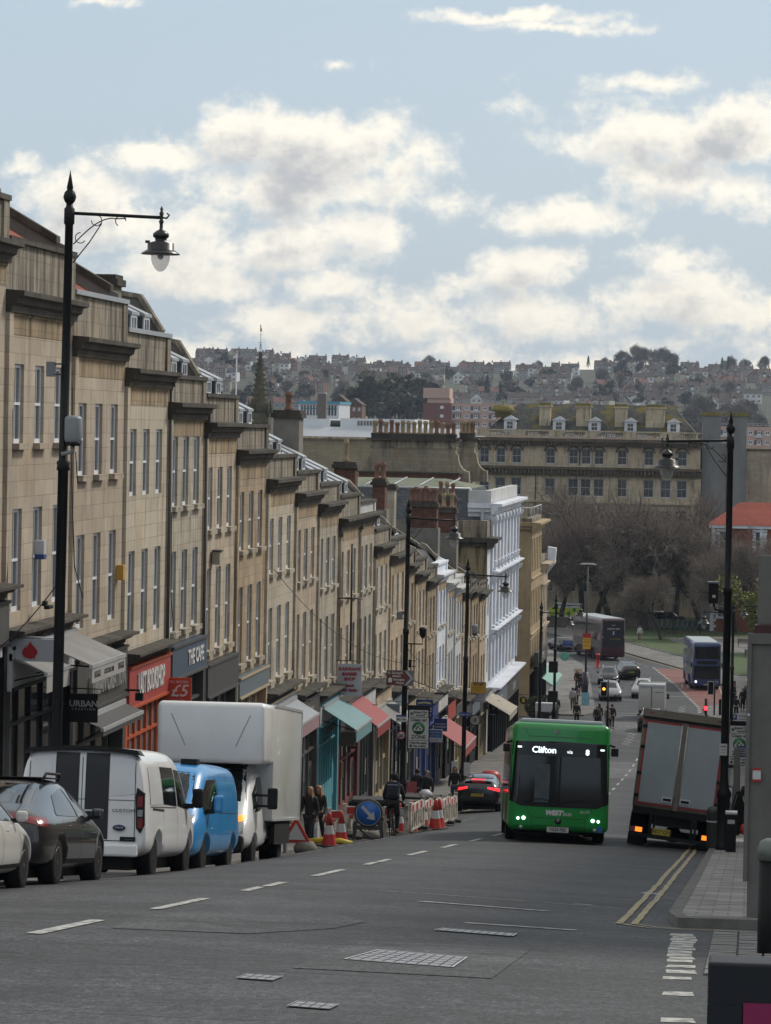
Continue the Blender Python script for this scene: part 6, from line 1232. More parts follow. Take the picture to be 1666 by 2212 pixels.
# waste bins
t=empty('litter_bin',(-.36,84.6,gp(0,84.6)),label='tall narrow black litter bin with silver top strip beside the right lamp post',cat='bin'); b=MB(); b.box(-.14,.12,-.2,.2,0,.96,BLK); b.build('body',t,bevel=.015); b=MB(); b.box(-.16,.14,-.22,.22,.98,1.03,M('alu_bar')); b.build('lid',t); b=MB(); b.box(-.1,.08,-.206,-.201,.74,.84,SBOARD); b.build('label_plate',t)
t=empty('litter_bin',(-.85,88.6,gp(-.5,88.6)),label='dark grey litter bin between the lorry and the right lamp post',cat='bin'); b=MB(); b.lathe([(.16,0),(.18,.05),(.18,.95),(.2,1.0),(.12,1.1)],(0,0,0),DGR,14); b.build('body',t); b=MB(); b.lathe([(.19,.7),(.19,.74)],(0,0,0),SBOARD,14); b.build('band',t)
# things outside the shop over the side road
t=empty('display_board',(-.25,106.8,gp(0,106.8)),label='black folded A shaped board leaning by the grey post',cat='board'); b=MB(); b.prism([(-.5,0),(-.42,0),(-.05,1.35),(.55,.1),(.62,0),(.5,0),(.05,1.45),(-.08,1.4)],1,-.06,.0,BLK); b.prism([(-.42,.02),(.5,.02),(.0,1.38)],1,.01,.05,BLK); b.build('board',t)
t=empty('painted_cabinet',(.55,110,gp(0,110)),label='blue painted street cabinet with a yellow mural patch',cat='cabinet'); b=MB(); b.box(-.5,.5,-.3,.3,0,1.6,M('mural_blue',(.04,.13,.24),.5,var=.3,scale=3)); b.build('body',t,bevel=.01); b=MB(); b.prism([(-.42,.9),(-.36,1.3),(-.05,1.35),(.1,1.15),(.02,.8),(-.2,.85)],1,-.31,-.302,M('mural_yellow',(.5,.28,.04),.5,var=.3,scale=4)); b.prism([(-.1,.35),(-.15,.75),(.1,.7),(.05,.4)],1,-.31,-.302,M('mural_pale',(.2,.35,.4),.5)); b.build('mural',t)
t=empty('red_weight',(.05,106.5,gp(0,106.5)),label='round red and white weight on the pavement by the black board',cat='sign base'); b=MB(); b.lathe([(.02,0),(.2,.03),(.24,.2),(.2,.36),(.05,.42)],(0,0,0),RED,16); b.build('ball',t); b=MB(); b.lathe([(.26,0),(.26,.05)],(0,0,0),SWH,16); b.build('base',t)
b=MB(); 
for k,(dx,dz) in enumerate(((0,0),(.3,.1),(.12,.3))): b.lathe([(.05,-.2),(.2,-.15),(.26,0),(.18,.18),(.03,.26)],(dx,0,dz),M('pale_bag',(.28,.36,.44),.7,var=.3,scale=5),10)
t=empty('carrier_bags',(-.75,111.5,gp(0,111)+.9),label='pale blue bundles heaped beside the tall right lamp post',cat='bags'); b.build('bundle',t)
# ---- roadworks on the left
WPL=M('white_plastic',(.52,.49,.43),.55,var=.25,scale=2,dirt=((.2,.18,.14),3)); RPL=M('red_plastic',(.42,.03,.025),.45,var=.1); CBK=M('rubber_black',(.02,.02,.02),.7,var=.2)
def barrier(x,y,rz,label,L=1.9,first=[None]):
    b0=MB(); h=1.0
    b0.box(-L/2,L/2,-.03,.03,.12,.2,WPL); b0.box(-L/2,L/2,-.03,.03,.66,.92,WPL); n=7
    for k in range(n): xx=-L/2+.04+(L-.08)*k/(n-1); b0.box(xx-.045,xx+.045,-.03,.03,.2,.66,WPL)
    b0.prism([(-L/2-.03,.1),(-L/2+.08,.1),(-L/2+.08,1.0),(-L/2-.03,1.0)],1,-.045,.045,WPL); b0.box(L/2-.08,L/2+.03,-.045,.045,.1,1.0,WPL); b0.box(-L/2,-L/2+.3,-.2,.2,0,.1,CBK); b0.box(L/2-.3,L/2,-.2,.2,0,.1,CBK)
    t=empty('safety_barrier',(x,y,gz(x,y)+.02),(0,0,rz),label=label,cat='barrier',group='plastic barriers round the roadworks')
    if first[0] is None:
        fr=b0.mesh('frame'); b=MB()
        for k in range(6):
            a=-L/2+.1+(L-.2)*k/6
            b.box(a,a+(L-.2)/6,-.04,-.031,.7,.89,RPL if k%2==0 else SWH)
        first[0]=(fr,b.mesh('striped_panel'))
    link('frame',first[0][0],t); link('striped_panel',first[0][1],t); return t
barrier(-10.95,98.6,.02,'white barrier with red and white strip behind the blue arrow sign, facing the camera')
for i,(x,y,rz,l) in enumerate([(-12.25,102,1.1,'barrier right of the two women, turned side on'),(-12.95,104.2,.25,'barrier directly behind the woman with the white bag'),(-13.1,107.5,1.5,'leftmost barrier running up the pavement'),(-9.95,101,1.45,'barrier just right of the cyclist, nearest of the right hand run'),(-9.9,103.6,1.5,'second barrier of the run right of the cyclist'),(-9.85,106.2,1.5,'third barrier of the run right of the cyclist'),(-9.8,108.8,1.5,'fourth barrier of the run right of the cyclist'),(-9.8,111.3,1.5,'last barrier of the run, by the three rear cones'),(-11.7,100.4,.5,'barrier set back left of the arrow sign'),(-10.9,112.5,.0,'barrier closing the far end of the roadworks')]): barrier(x,y,rz,l)
def cone(x,y,label,s=1,first=[None]):
    if first[0] is None:
        b=MB(); b.lathe([(.2,.05),(.14,.33)],(0,0,0),RPL,18,cap=False); b.lathe([(.095,.56),(.045,.86),(.03,.88)],(0,0,0),RPL,18); bo=b.mesh('cone_body'); b=MB(); b.lathe([(.1405,.33),(.0955,.56)],(0,0,0),M('reflective_white',(.5,.5,.53),.3,var=.1),18,cap=False); sl_=b.mesh('reflective_sleeve'); b=MB(); b.prism([(-.26,-.2),(-.2,-.26),(.2,-.26),(.26,-.2),(.26,.2),(.2,.26),(-.2,.26),(-.26,.2)],2,0,.05,CBK); first[0]=(bo,sl_,b.mesh('base'))
    t=empty('traffic_cone',(x,y,gz(x,y)+.015),(0,0,random.random()),label=label,cat='traffic cone',group='red and white cones round the roadworks'); t.scale=(s,s,s)
    for n_,m_ in zip(('cone_body','reflective_sleeve','base'),first[0]): link(n_,m_,t)
for px_,py_,Yc,l in ((710.6,1834,93,'nearest cone, alone in front of the barriers'),(737,1815,97,'second cone, behind and right of the nearest one'),(862,1812,99.5,'cone seen between the arrow sign and the cyclist'),(888,1806,101,'cone half hidden by the cyclist'),(914,1800,103,'cone just right of the cyclist'),(940,1800,103.5,'left one of the pair of overlapping rear cones'),(948,1798,105,'right one of the pair of overlapping rear cones')):
    q=at(px_,py_,Yc); cone(q.x,Yc,l,1.07)
t=empty('keep_right_sign',(-10.82,95.6,gz(-10.8,95.6)),label='round blue sign with a white arrow pointing down right, in a dark frame',cat='sign'); b=MB(); b.lathe([(.385,-.02),(.385,.02)],(0,0,.78),M('arrow_blue',(.02,.15,.52),.4,var=.05),36,axis=1); b.build('disc',t)
b=MB(); b.lathe([(.36,-.03),(.415,-.03),(.415,.03),(.36,.03),(.36,-.03)],(0,0,.78),DGR,36,axis=1,cap=False); b.lathe([(.345,-.026),(.362,-.026),(.362,-.02)],(0,0,.78),SWH,36,axis=1,cap=False); b.build('rim',t)
T0=Matrix.Translation((0,0,.78))@Matrix.Rotation(R(45),4,'Y'); b=MB(); b.T=T0; b.prism([(-.27,-.045),(.07,-.045),(.07,-.15),(.27,0),(.07,.15),(.07,.045),(-.27,.045)],1,-.034,-.021,SWH); b.build('arrow',t)
b=MB(); 
for s in (-1,1): b.prism([(s*.36,0),(s*.46,0),(s*.42,.55),(s*.3,.55)],1,-.03,.03,DGR)
b.box(-.4,.4,-.025,.025,.3,.42,DGR); b.prism([(-.3,.3),(-.2,.3),(.2,.0),(.1,.0)],1,.02,.05,DGR); b.build('stand',t)
t=empty('sand_bag',(-10.75,95.9,gz(-10.7,95.9)),label='grey sandbag weighing down the blue arrow sign',cat='sandbag'); b=MB(); b.lathe([(.05,0),(.25,.03),(.28,.12),(.2,.22),(.02,.26)],(0,0,0),M('sack',(.16,.15,.13),.9,var=.3),10); b.build('bag',t)
t=empty('roadworks_sign',(-12.0,88.8,gz(-12,88.8)),label='red bordered triangular warning sign half hidden by the box van',cat='sign'); b=MB(); b.prism([(-.42,.28),(.42,.28),(0,1.0)],1,-.02,.02,RPL); b.build('plate',t,bevel=.02); b=MB(); b.prism([(-.26,.37),(.26,.37),(0,.82)],1,-.03,-.021,SWH); b.build('panel',t); b=MB()
for s in (-.3,.3): b.box(s-.04,s+.04,-.02,.3,0,.3,GB)
b.build('stand',t)
t=empty('rubble_sack',(-11.75,88.9,gz(-12,89)),label='pale sack of rubble lying behind the box van wheel',cat='sack'); b=MB(); b.lathe([(.1,0),(.3,.04),(.33,.18),(.22,.33),(.02,.37)],(0,0,0),M('sack'),10); b.build('bag',t)
t=empty('yellow_hose_guard',(-12.05,96.8,gz(-12,97)+.1),label='bright yellow plastic guard on the kerb behind the cones',cat='cable guard'); b=MB(); b.tube([(-.65,.1,.0),(-.2,0,.07),(.3,-.05,.06),(.62,0,-.02)],.1,M('yellow_plastic',(.55,.40,.02),.45,var=.15),8); b.build('guard',t); b=MB(); b.box(-.2,0,.1,.3,.05,.26,M('yellow_plastic')); b.build('box',t)
def wheelie(x,y,rz,label,open_=False):
    t=empty('rubbish_skip',(x,y,gp(-13,y)),(0,0,rz),label=label,cat='bin'); b=MB(); b.prism([(-.85,.15),(.85,.15),(.95,1.1),(-.95,1.1)],1,-.5,.5,BLK); b.build('body',t,bevel=.03); b=MB(); b.prism([(-.98,1.1),(.98,1.1),(.8,1.24),(-.8,1.24)],1,-.55,.55,CBK); b.build('lid',t,bevel=.03)
wheelie(-12.4,112,.1,'black lidded commercial bin behind the barriers, left of the pair'); wheelie(-11.3,117.5,-.2,'black commercial bin heaped with bags behind the arrow sign')
t=empty('rubbish_bags',(-11.6,114.5,gp(-12,114)+.95),label='heap of white rubbish bags on the black bins',cat='bags'); b=MB(); random.seed(4)
for k in range(6): b.lathe([(.05,-.1),(.2,-.05),(.24,.06),(.12,.18),(.02,.2)],(random.uniform(-.8,.7),random.uniform(-.3,.3),random.uniform(0,.15)),SBOARD,8)
b.build('bag_heap',t)
# A boards, post box, panels, chairs on the far pavement
def aboard(x,y,w,h,m,label,txt=None,rz=0,tm=None):
    t=empty('pavement_board',(x,y,gp(x,y)),(0,0,rz),label=label,cat='A-board'); b=MB(); b.add([(-w/2,-.25,0),(w/2,-.25,0),(w/2,0,h),(-w/2,0,h),(-w/2,-.22,0),(w/2,-.22,0),(w/2,.03,h),(-w/2,.03,h)],[(0,1,2,3),(5,4,7,6),(0,4,5,1),(1,5,6,2),(2,6,7,3),(3,7,4,0)],m); b.build('front_panel',t); b=MB(); b.add([(-w/2,.25,0),(w/2,.25,0),(w/2,.03,h),(-w/2,.03,h)],[(0,1,2,3)],DGR); b.build('rear_panel',t)
    if txt: lettering(txt,h*.16,tm or DL_,t,(0,-.15,h*.62),(PI/2-.24,0,0))
aboard(-14.0,138,.75,1.3,M('poster_red',(.30,.05,.06),.5,var=.2),'red and white PRINT poster board seen over the cyclist shoulder','PRINT',tm=SWH); aboard(-11.75,148.5,.62,1.15,M('poster_blue',(.09,.17,.27),.5,var=.5,scale=3),'blue picture board on the pavement left of the walking man')
q=at(1271,1529,270); aboard(-13.1,270,.62,1.0,M('sky_board',(.18,.42,.50),.5),'light blue A-board at the pavement edge by the grey car','menu',tm=SWH); aboard(-15.4,303,.7,1.1,M('wood_board',(.32,.26,.2),.6),'brown framed board farther up the far pavement')
t=empty('post_box',(-14.5,322,gp(-14.5,322)),label='round red post box behind the man in a brown jacket',cat='post box'); t.scale=(.85,.85,.82); b=MB(); b.lathe([(.26,0),(.26,.1),(.22,.12),(.22,1.45),(.28,1.5),(.28,1.56),(.15,1.66),(.02,1.7)],(0,0,0),RED,16); b.build('body',t); b=MB(); b.box(-.12,.12,-.24,-.2,1.25,1.3,BLK); b.build('slot',t)
t=empty('information_panel',(-14.4,250,gz(-14,250)+.1),label='dark standing information panel behind the bus roof',cat='panel'); b=MB(); b.box(-.22,.22,-.06,.06,0,2.2,GRY); b.build('body',t); lettering('G',.25,SWH,t,(0,-.07,1.95),FY)
t=empty('street_stall',(-14.9,247,gz(-14,247)+.1),label='white topped stall behind the green bus roof',cat='stall'); b=MB(); b.box(-.75,.75,-.5,.5,1.45,1.52,WFAS); b.box(-.75,.75,-.52,-.48,.9,1.5,WFAS); b.build('canopy',t); b=MB()
for s in (-.7,.7):
    for q_ in (-.45,.45): b.tube([(s,q_,0),(s,q_,1.45)],.03,SBOARD,6)
b.build('legs',t)
CHW=M('chair_white',(.45,.47,.47),.5,var=0)
def chair(): 
    b=MB(); b.box(-.22,.22,-.22,.22,.42,.46,CHW); b.box(-.22,.22,.19,.23,.46,.85,CHW)
    for a in (-.2,.2):
        for c in (-.2,.2): b.tube([(a,c,0),(a,c,.43)],.018,CHW,5)
    return b.mesh('cafe_chair')
CH=chair()
for k,(dx,dy) in enumerate([(-15.9,254),(-15.9,256.5),(-15.9,259),(-15.2,255.5),(-15.9,262)]): link('cafe_chair',CH,None,(dx,dy,gp(dx,dy)),(0,0,1.6),label='pale café chair standing against the foot of the tan building',cat='chair',group='café chairs by the tan building')
# thin modern lamp column with its signs
t=empty('street_light',(-13.75,283,gp(-13.7,283)),label='thin modern lamp column with a flat silver head, left of the red bus rear',cat='street lamp'); b=MB(); b.tube([(0,0,0),(0,0,11.1)],.1,BRK,8,r2=.06); b.build('post',t); b=MB(); b.prism([(-.75,11.05),(.75,11.05),(.45,11.17),(-.45,11.17)],1,-.15,.15,SBOARD); b.build('head',t)
t=plate(-13.7,282.7,-18.2,.66,.95,M('works_yellow',(.60,.33,.02),.5,var=0),'yellow temporary notice with a red heading on the thin lamp column',[('BUS STOP',.12,0,.3),('CLOSED',.14,0,.1),('NOTICE',.14,0,-.2)],hdr=(.38,RED)); t=empty('poster_column',(-13.75,282.6,gp(-13.7,282.6)),label='dark poster column wrapped round the base of the thin lamp column',cat='poster column'); b=MB(); b.lathe([(.25,0),(.25,1.95)],(0,0,0),M('poster_dark',(.03,.035,.06),.5,var=.6,scale=2),12); b.build('column',t)
# traffic signals
AMB=M('amber_lamp',(1,.33,.03),.4,var=0,emit=4); REDL=M('red_lamp',(1,.03,.04),.4,var=0,emit=4); OFF=M('dark_lens',(.02,.02,.02),.2,var=0)
def signal(x,y,z,label,lit,fw=1,border=True,H=3.2,zg=None,which='amber'):
    zg=gp(x,y) if zg is None else zg; t=empty('traffic_signal',(x,y,zg),label=label,cat='traffic light'); b=MB(); b.tube([(.3,.1,0),(.3,.1,z-zg+.6)],.06,BLK,8); b.build('post',t)
    if border: b=MB(); b.box(-.24,.24,.02,.05,z-zg-.52,z-zg+.52,SWH); b.build('border',t)
    b=MB(); b.box(-.2,.2,-.02,.19,z-zg-.48,z-zg+.48,BLK); b.box(.1,.3,.05,.12,z-zg-.3,z-zg-.2,BLK); h=b.build('head',t)
    for k,nm in ((1,'red'),(0,'amber'),(-1,'green')):
        b=MB(); b.lathe([(.1,-.05),(.08,-.07),(.0,-.08)],(0,0,z-zg+k*.3),(lit if nm==which else OFF),14,axis=1); b.build('lens',h)
        b=MB(); b.lathe([(.12,-.02),(.12,-.16)],(0,0,z-zg+k*.3),BLK,14,axis=1,cap=False); b.build('hood',h)
signal(-10.2,237,-18.45,'white bordered traffic light showing amber, near the crossing pedestrians',AMB); signal(-2.95,262,-20.1,'traffic light turned away in front of the blue bus',OFF)
t=empty('pedestrian_signal',(-3.2,255,gp(-3,255)),label='small signal box glowing red just above the lorry roof',cat='traffic light'); b=MB(); b.tube([(0,0,0),(0,0,1.6)],.05,BLK,6); b.box(-.15,.15,-.1,.1,.75,1.15,BLK); b.build('head',t); b=MB(); b.box(-.12,.12,-.13,-.1,.8,1.1,REDL); b.build('lens',t)
for zz,l in ((-16.9,'upper'),(-19.0,'lower')): t=empty('signal_box',(-13.75,235.8,zz),label=f'{l} black signal box on the far left lamp post',cat='signal box'); b=MB(); b.box(-.32,.32,-.15,.15,-.4,.4,BLK); b.build('housing',t)
for i,(x,y) in enumerate(((-3.3,262.5),(-2.2,262.3),(-1.3,272),(-1.2,288))): t=empty('bollard',(x,y,gp(x,y)),label=['black bollard left of the blue bus signal','black bollard right of the blue bus signal','short black bollard on the right footway','farther black bollard on the right footway by the waiting people'][i],cat='bollard'); b=MB(); b.lathe([(.1,0),(.1,1.1),(.12,1.15),(.06,1.25)],(0,0,0),BLK,10); b.build('post',t)
# bike hoops, benches, bus shelter on the green
for k,(x,y) in enumerate(((-14.6,297),(-14.9,309))): t=empty('cycle_hoop',(x,y,gp(x,y)),label=('nearer' if k==0 else 'farther')+' steel cycle hoop on the far left pavement',cat='cycle hoop'); b=MB(); b.tube([(-.45,0,0),(-.45,0,.75),(-.3,0,.9),(.3,0,.9),(.45,0,.75),(.45,0,0)],.03,SBOARD,6); b.build('hoop',t)
WD=M('bench_wood',(.05,.04,.032),.8,var=.3)
def bench(x,y,rz,label):
    t=empty('park_bench',(x,y,-23.35),(0,0,rz),label=label,cat='bench',group='benches on the green'); b=MB()
    for k in range(3): b.box(-.8,.8,-.25+k*.17,-.12+k*.17,.42,.46,WD)
    b.build('seat',t); b=MB()
    for k in range(3): b.box(-.8,.8,.25,.28,.55+k*.14,.65+k*.14,WD)
    b.build('backrest',t)
    for s in (-.72,.72): b=MB(); b.box(s-.03,s+.03,-.25,-.19,0,.62,WD); b.box(s-.03,s+.03,.22,.28,0,.95,WD); b.box(s-.03,s+.03,-.25,.25,.58,.63,WD); b.build('leg',t)
for x,y,rz,l in ((-8.8,374,0,'bench left of the plane tree path'),(-6.9,378,0,'long bench in the middle of the green'),(-4.9,345,1.2,'bench seen end on behind the blue bus'),(-.5,362,0,'bench at the right by the round table'),(.3,345,.6,'bench at the right edge near the yellow green tree')): bench(x,y,rz,l)
t=empty('bus_shelter',(.9,268,gp(1,268)),label='bus shelter with a pale flat roof at the right edge',cat='bus shelter'); b=MB(); b.box(-1.1,1.6,-1.8,1.8,2.35,2.5,M('shelter_roof',(.25,.24,.2),.7,var=.2)); b.build('roof',t)
for s in (-1.6,1.6): b=MB(); b.tube([(-.9,s,0),(-.9,s,2.35)],.04,BRK,6); b.build('post',t)
b=MB(); b.box(1.0,1.05,-1.7,1.7,.3,2.2,LGL); b.build('glass_panel',t)
for i,(u,v,Yp) in enumerate(((1512,1560,384),(1560,1540,396),(1453,1380,382))):
    q=at(u,1380,Yp); t=empty('green_lamp',(q.x,Yp,-23.4),label=['thin lamp column between the benches','thin lamp column by the far railings','thin sign pole left of the blue bus on the green'][i],cat='lamp column'); b=MB(); b.tube([(0,0,0),(0,0,5.5)],.07,BRK,6,r2=.05); b.build('post',t); b=MB(); b.lathe([(.08,5.5),(.2,5.7),(.05,5.9)],(0,0,0),BLK,8); b.build('head',t)
WALL=M('low_wall',(.13,.115,.09),.9,var=.3,scale=1); b=MB(); b.box(-40,14,396,396.5,-24,-22.6,WALL); b.box(-40,14,395.9,396.6,-22.6,-22.45,WALL); b.build('boundary_wall',label='low stone wall between the green and the street in front of the hotel',cat='wall')

# ================= VEHICLES  (local frame: +y forward, z up, origin on the ground below the centre)
def paint(name,col,metal=.0,rough=.32): return M(name,col,rough,metal,var=.06,scale=1.5,coat=.6)
PWH=paint('white_vehicle_paint',(.74,.75,.77)); PDK=paint('graphite_paint',(.022,.022,.026),.4,.22); PBL=paint('bright_blue_paint',(.012,.23,.56)); PBK=paint('black_vehicle_paint',(.012,.013,.016),.2,.2); PGR=paint('green_bus_paint',(.007,.27,.045)); PSL=paint('silver_paint',(.28,.29,.30),.4); PMR=paint('maroon_bus_paint',(.045,.010,.018)); PNB=paint('blue_bus_paint',(.03,.05,.16))
CGL=M('vehicle_glass',(.008,.010,.012),.04,var=0,spec=.6); TYR=M('tyre_rubber',(.010,.010,.011),.9,var=.1,spec=.2); RIMM=M('alloy_rim',(.25,.25,.26),.35,.8,var=0); RIMB=M('black_rim',(.02,.02,.02),.3,.3,var=0); PLA=M('black_trim',(.011,.011,.012),.65,var=.1,spec=.25)
HLG=M('headlamp_glass',(.35,.37,.38),.1,.3,var=.5,scale=30); HLON=M('headlamp_lit',(.9,.95,1),.3,var=0,emit=3); TLR=M('tail_lamp_red',(.16,.008,.01),.2,var=.1,spec=.8); TLON=M('brake_lamp_lit',(1,.02,.03),.3,var=0,emit=2); INDL=M('indicator_lit',(1,.22,.015),.3,var=0,emit=1.5); NPY=M('number_plate_yellow',(.5,.38,.03),.4,var=0); NPW=M('number_plate_white',(.5,.5,.48),.4,var=0); SEAM=M('panel_gap',(.03,.03,.03),.7,var=0)
WK=1.06
def shell(name,st,mat,sub=2,arches=(),r=.36,crease=None,prof=None):
    b=MB(); n=None; rows=[]
    for (y,zb,zs,zr,w,wr) in st:
        w*=WK; wr*=WK
        h=[(0,zb),(w*.8,zb),(w*.985,zb+.12*min(1,(zs-zb)*2)),(w,zb+(zs-zb)*.55),(w*.975,zs),(wr,zr-.05),(wr*.72,zr),(0,zr+.015)]
        rows.append([(-p[0],y,p[1]) for p in h[::-1]][:-1]+[(p[0],y,p[1]) for p in h][:-1]+[])
    n=len(rows[0]); vs=[p for q in rows for p in q]
    fs=[(i*n+k,i*n+(k+1)%n,(i+1)*n+(k+1)%n,(i+1)*n+k) for i in range(len(rows)-1) for k in range(n)]+[tuple(range(n))[::-1],tuple(range((len(rows)-1)*n,len(rows)*n))]
    b.add(vs,fs,mat,True); me=b.mesh(name); bm=bmesh.new(); bm.from_mesh(me); bmesh.ops.recalc_face_normals(bm,faces=bm.faces); bm.to_mesh(me); bm.free()
    o=bpy.data.objects.new(name,me); COL.objects.link(o); m=o.modifiers.new('s','SUBSURF'); m.levels=sub; m.render_levels=sub
    return bake(o,arches,r)
def bake(o,arches=(),r=.36):
    cut=None
    if arches:
        c=MB()
        for (y,x,z) in arches:
            for s in (-1,1): c.lathe([(r,s*x-.22),(r,s*x+.22)],(0,y,z),PLA,28,axis=0)
        cut=c.build('cut'); cut.hide_render=True; m=o.modifiers.new('c','BOOLEAN'); m.object=cut; m.operation='DIFFERENCE'; m.solver='EXACT'
    bpy.context.view_layer.update(); dg=bpy.context.evaluated_depsgraph_get(); me=bpy.data.meshes.new_from_object(o.evaluated_get(dg)); nm=o.name; bpy.data.objects.remove(o)
    if cut: bpy.data.objects.remove(cut)
    return me
def rbox(name,x,y0,y1,z0,z1,mat,r=.15,seg=4,arches=(),rad=.5,taper=0):
    bm=bmesh.new(); v=[bm.verts.new(p) for p in [(-x,y0,z0),(x,y0,z0),(x,y1,z0),(-x,y1,z0),(-x+taper,y0,z1),(x-taper,y0,z1),(x-taper,y1,z1),(-x+taper,y1,z1)]]
    for f in [(0,3,2,1),(4,5,6,7),(0,1,5,4),(1,2,6,5),(2,3,7,6),(3,0,4,7)]: bm.faces.new([v[i] for i in f])
    bmesh.ops.bevel(bm,geom=list(bm.edges),offset=r,segments=seg,affect='EDGES',profile=.5)
    for f in bm.faces: f.smooth=True
    me=bpy.data.meshes.new(name); bm.to_mesh(me); bm.free(); me.materials.append(mat); o=bpy.data.objects.new(name,me); COL.objects.link(o); return bake(o,arches,rad)
class Car:
    def __init__(s,me,name,label,cat): s.t=empty(name,label=label,cat=cat); s.me=me; me.name='body'; s.body=link('body',me,s.t); bm=bmesh.new(); bm.from_mesh(me); s.bvh=BVHTree.FromBMesh(bm); bm.free()
    def hit(s,ax,a,b):
        o,d={'-y':((a,-20,b),(0,1,0)),'+y':((a,20,b),(0,-1,0)),'+x':((5,a,b),(-1,0,0)),'-x':((-5,a,b),(1,0,0)),'+z':((a,b,9),(0,0,-1))}[ax]
        h=s.bvh.ray_cast(Vector(o),Vector(d)); return (h[0],h[1],Vector(d)) if h[0] else (None,None,Vector(d))
    def patch(s,nm,ax,top,bot,mat,off=.006,n=8,m=6,parent=None,label=None):
        """a skin of mat laid on the body between two polylines given in the two coordinates seen along the axis"""
        def lin(P,t):
            t*=len(P)-1; i=min(int(t),len(P)-2); f=t-i; return (P[i][0]+(P[i+1][0]-P[i][0])*f,P[i][1]+(P[i+1][1]-P[i][1])*f)
        G=[];last=None
        for j in range(m+1):
            for i in range(n+1):
                p,q=lin(bot,i/n),lin(top,i/n); a=p[0]+(q[0]-p[0])*j/m; c=p[1]+(q[1]-p[1])*j/m; h,nr,d=s.hit(ax,a,c)
                if h is None: h=last or Vector((a,0,c)); h=Vector(h); 
                else: last=h.copy()
                G.append(h-d*off)
        b=MB(); b.add(G,[(j*(n+1)+i,j*(n+1)+i+1,(j+1)*(n+1)+i+1,(j+1)*(n+1)+i) for j in range(m) for i in range(n)],mat,True); o=b.build(nm,parent or s.t,fix=False); 
        if label: o['label']=label
        return o
    def both(s,nm,top,bot,mat,**k):
        for ax in ('+x','-x'): s.patch(nm,ax,top,bot,mat,**k)
    def seam(s,ax,pts,w=.012,mat=None,nm='panel_gap',**k):
        for a,c in zip(pts,pts[1:]):
            d=Vector((c[0]-a[0],c[1]-a[1])).normalized(); q=(-d.y*w/2,d.x*w/2); s.patch(nm,ax,[(a[0]+q[0],a[1]+q[1]),(c[0]+q[0],c[1]+q[1])],[(a[0]-q[0],a[1]-q[1]),(c[0]-q[0],c[1]-q[1])],mat or SEAM,off=.008,n=10,m=1,**k)
    def place(s,x,y,head,roll=0,dz=0,pitch=True,k=1):
        """head: 0 = pointing down the street, pi = up it"""
        f=Vector((-math.sin(head),math.cos(head),0)); e=1.2; z1,z0=gz(x+f.x*e,y+f.y*e),gz(x-f.x*e,y-f.y*e)
        f=Vector((f.x,f.y,(z1-z0)/(2*e) if pitch else 0)).normalized(); u=(Vector((0,0,1))-f*f.z).normalized(); u=Matrix.Rotation(roll,3,f)@u; r=f.cross(u)
        Mx=Matrix((r,f,u)).transposed().to_4x4(); Mx.translation=Vector((x,y,gz(x,y)+.012+dz)); s.t.matrix_world=Mx@Matrix.Diagonal((k,k,k,1)); return s
WH={}
def wheel(car,x,y,r=.34,w=.22,rim=RIMM,spokes=5,name='wheel'):
    key=(r,w,rim.name,spokes)
    if key not in WH:
        b=MB(); b.lathe([(r*.62,-w/2),(r*.93,-w/2),(r,-w*.38),(r,w*.38),(r*.93,w/2),(r*.62,w/2)],(0,0,0),TYR,28,axis=0); ty=b.mesh('wheel')
        b=MB(); b.lathe([(r*.1,w*.42),(r*.1,w*.5)],(0,0,0),rim,10,axis=0)
        for k in range(spokes): b.T=Matrix.Rotation(2*PI*k/spokes,4,'X'); b.prism([(-r*.08,0),(r*.08,0),(r*.14,r*.62),(-r*.14,r*.62)],0,w*.38,w*.47,rim)
        b.T=None; b.lathe([(r*.60,w*.3),(r*.60,w*.49),(r*.66,w*.505),(r*.66,w*.3)],(0,0,0),rim,24,axis=0,cap=False); b.lathe([(r*.6,w*.2),(.0,w*.2)],(0,0,0),PLA,20,axis=0,cap=False); WH[key]=(ty,b.mesh('rim'))
    ty,ri=WH[key]; o=link(name,ty,car.t,(x,y,r),(0,0,0 if x>0 else PI)); link('rim',ri,o); return o
def wheels(car,x,ys,**k):
    for y in ys:
        for s in (-1,1): wheel(car,s*x,y,**k)
def boxpart(car,nm,q,mat,bev=.01,parent=None): b=MB(); b.box(*q,mat); return b.build(nm,parent or car.t,bevel=bev)
def mirror(car,x,y,z,mat,w=.2,h=.24,s_=(-1,1),arm=PLA):
    for s in s_: b=MB(); b.box(s*(x+.06),s*(x+.06+w),y-.05,y+.06,z-h*.42,z+h*.42,mat); o=b.build('wing_mirror',car.t,bevel=.04); b=MB(); b.box(s*(x-.06),s*(x+w*.5),y-.03,y+.03,z-.09,z-.03,arm); b.build('mirror_arm',o)
def nplate(car,y,z,txt,mat,face=-1,x=0,w=.52,h=.115):
    b=MB(); b.box(x-w/2,x+w/2,y-.008,y+.008,z-h/2,z+h/2,mat); o=b.build('number_plate',car.t); lettering(txt,h*.85,DL_,o,(x,y+face*.012,z),FY if face<0 else BY,font_scale_x=.9,bold=.002)
SED=[(-2.34,.42,.72,.80,.66,.5),(-2.27,.30,.86,1.0,.84,.66),(-1.95,.22,.90,1.06,.915,.68),(-1.3,.20,.91,1.25,.93,.60),(-.6,.20,.91,1.43,.93,.57),(.05,.20,.90,1.47,.93,.57),(.6,.20,.89,1.43,.93,.57),(1.42,.20,.85,1.02,.92,.66),(1.95,.22,.76,.86,.88,.62),(2.24,.28,.60,.66,.78,.5),(2.34,.36,.5,.54,.6,.4)]
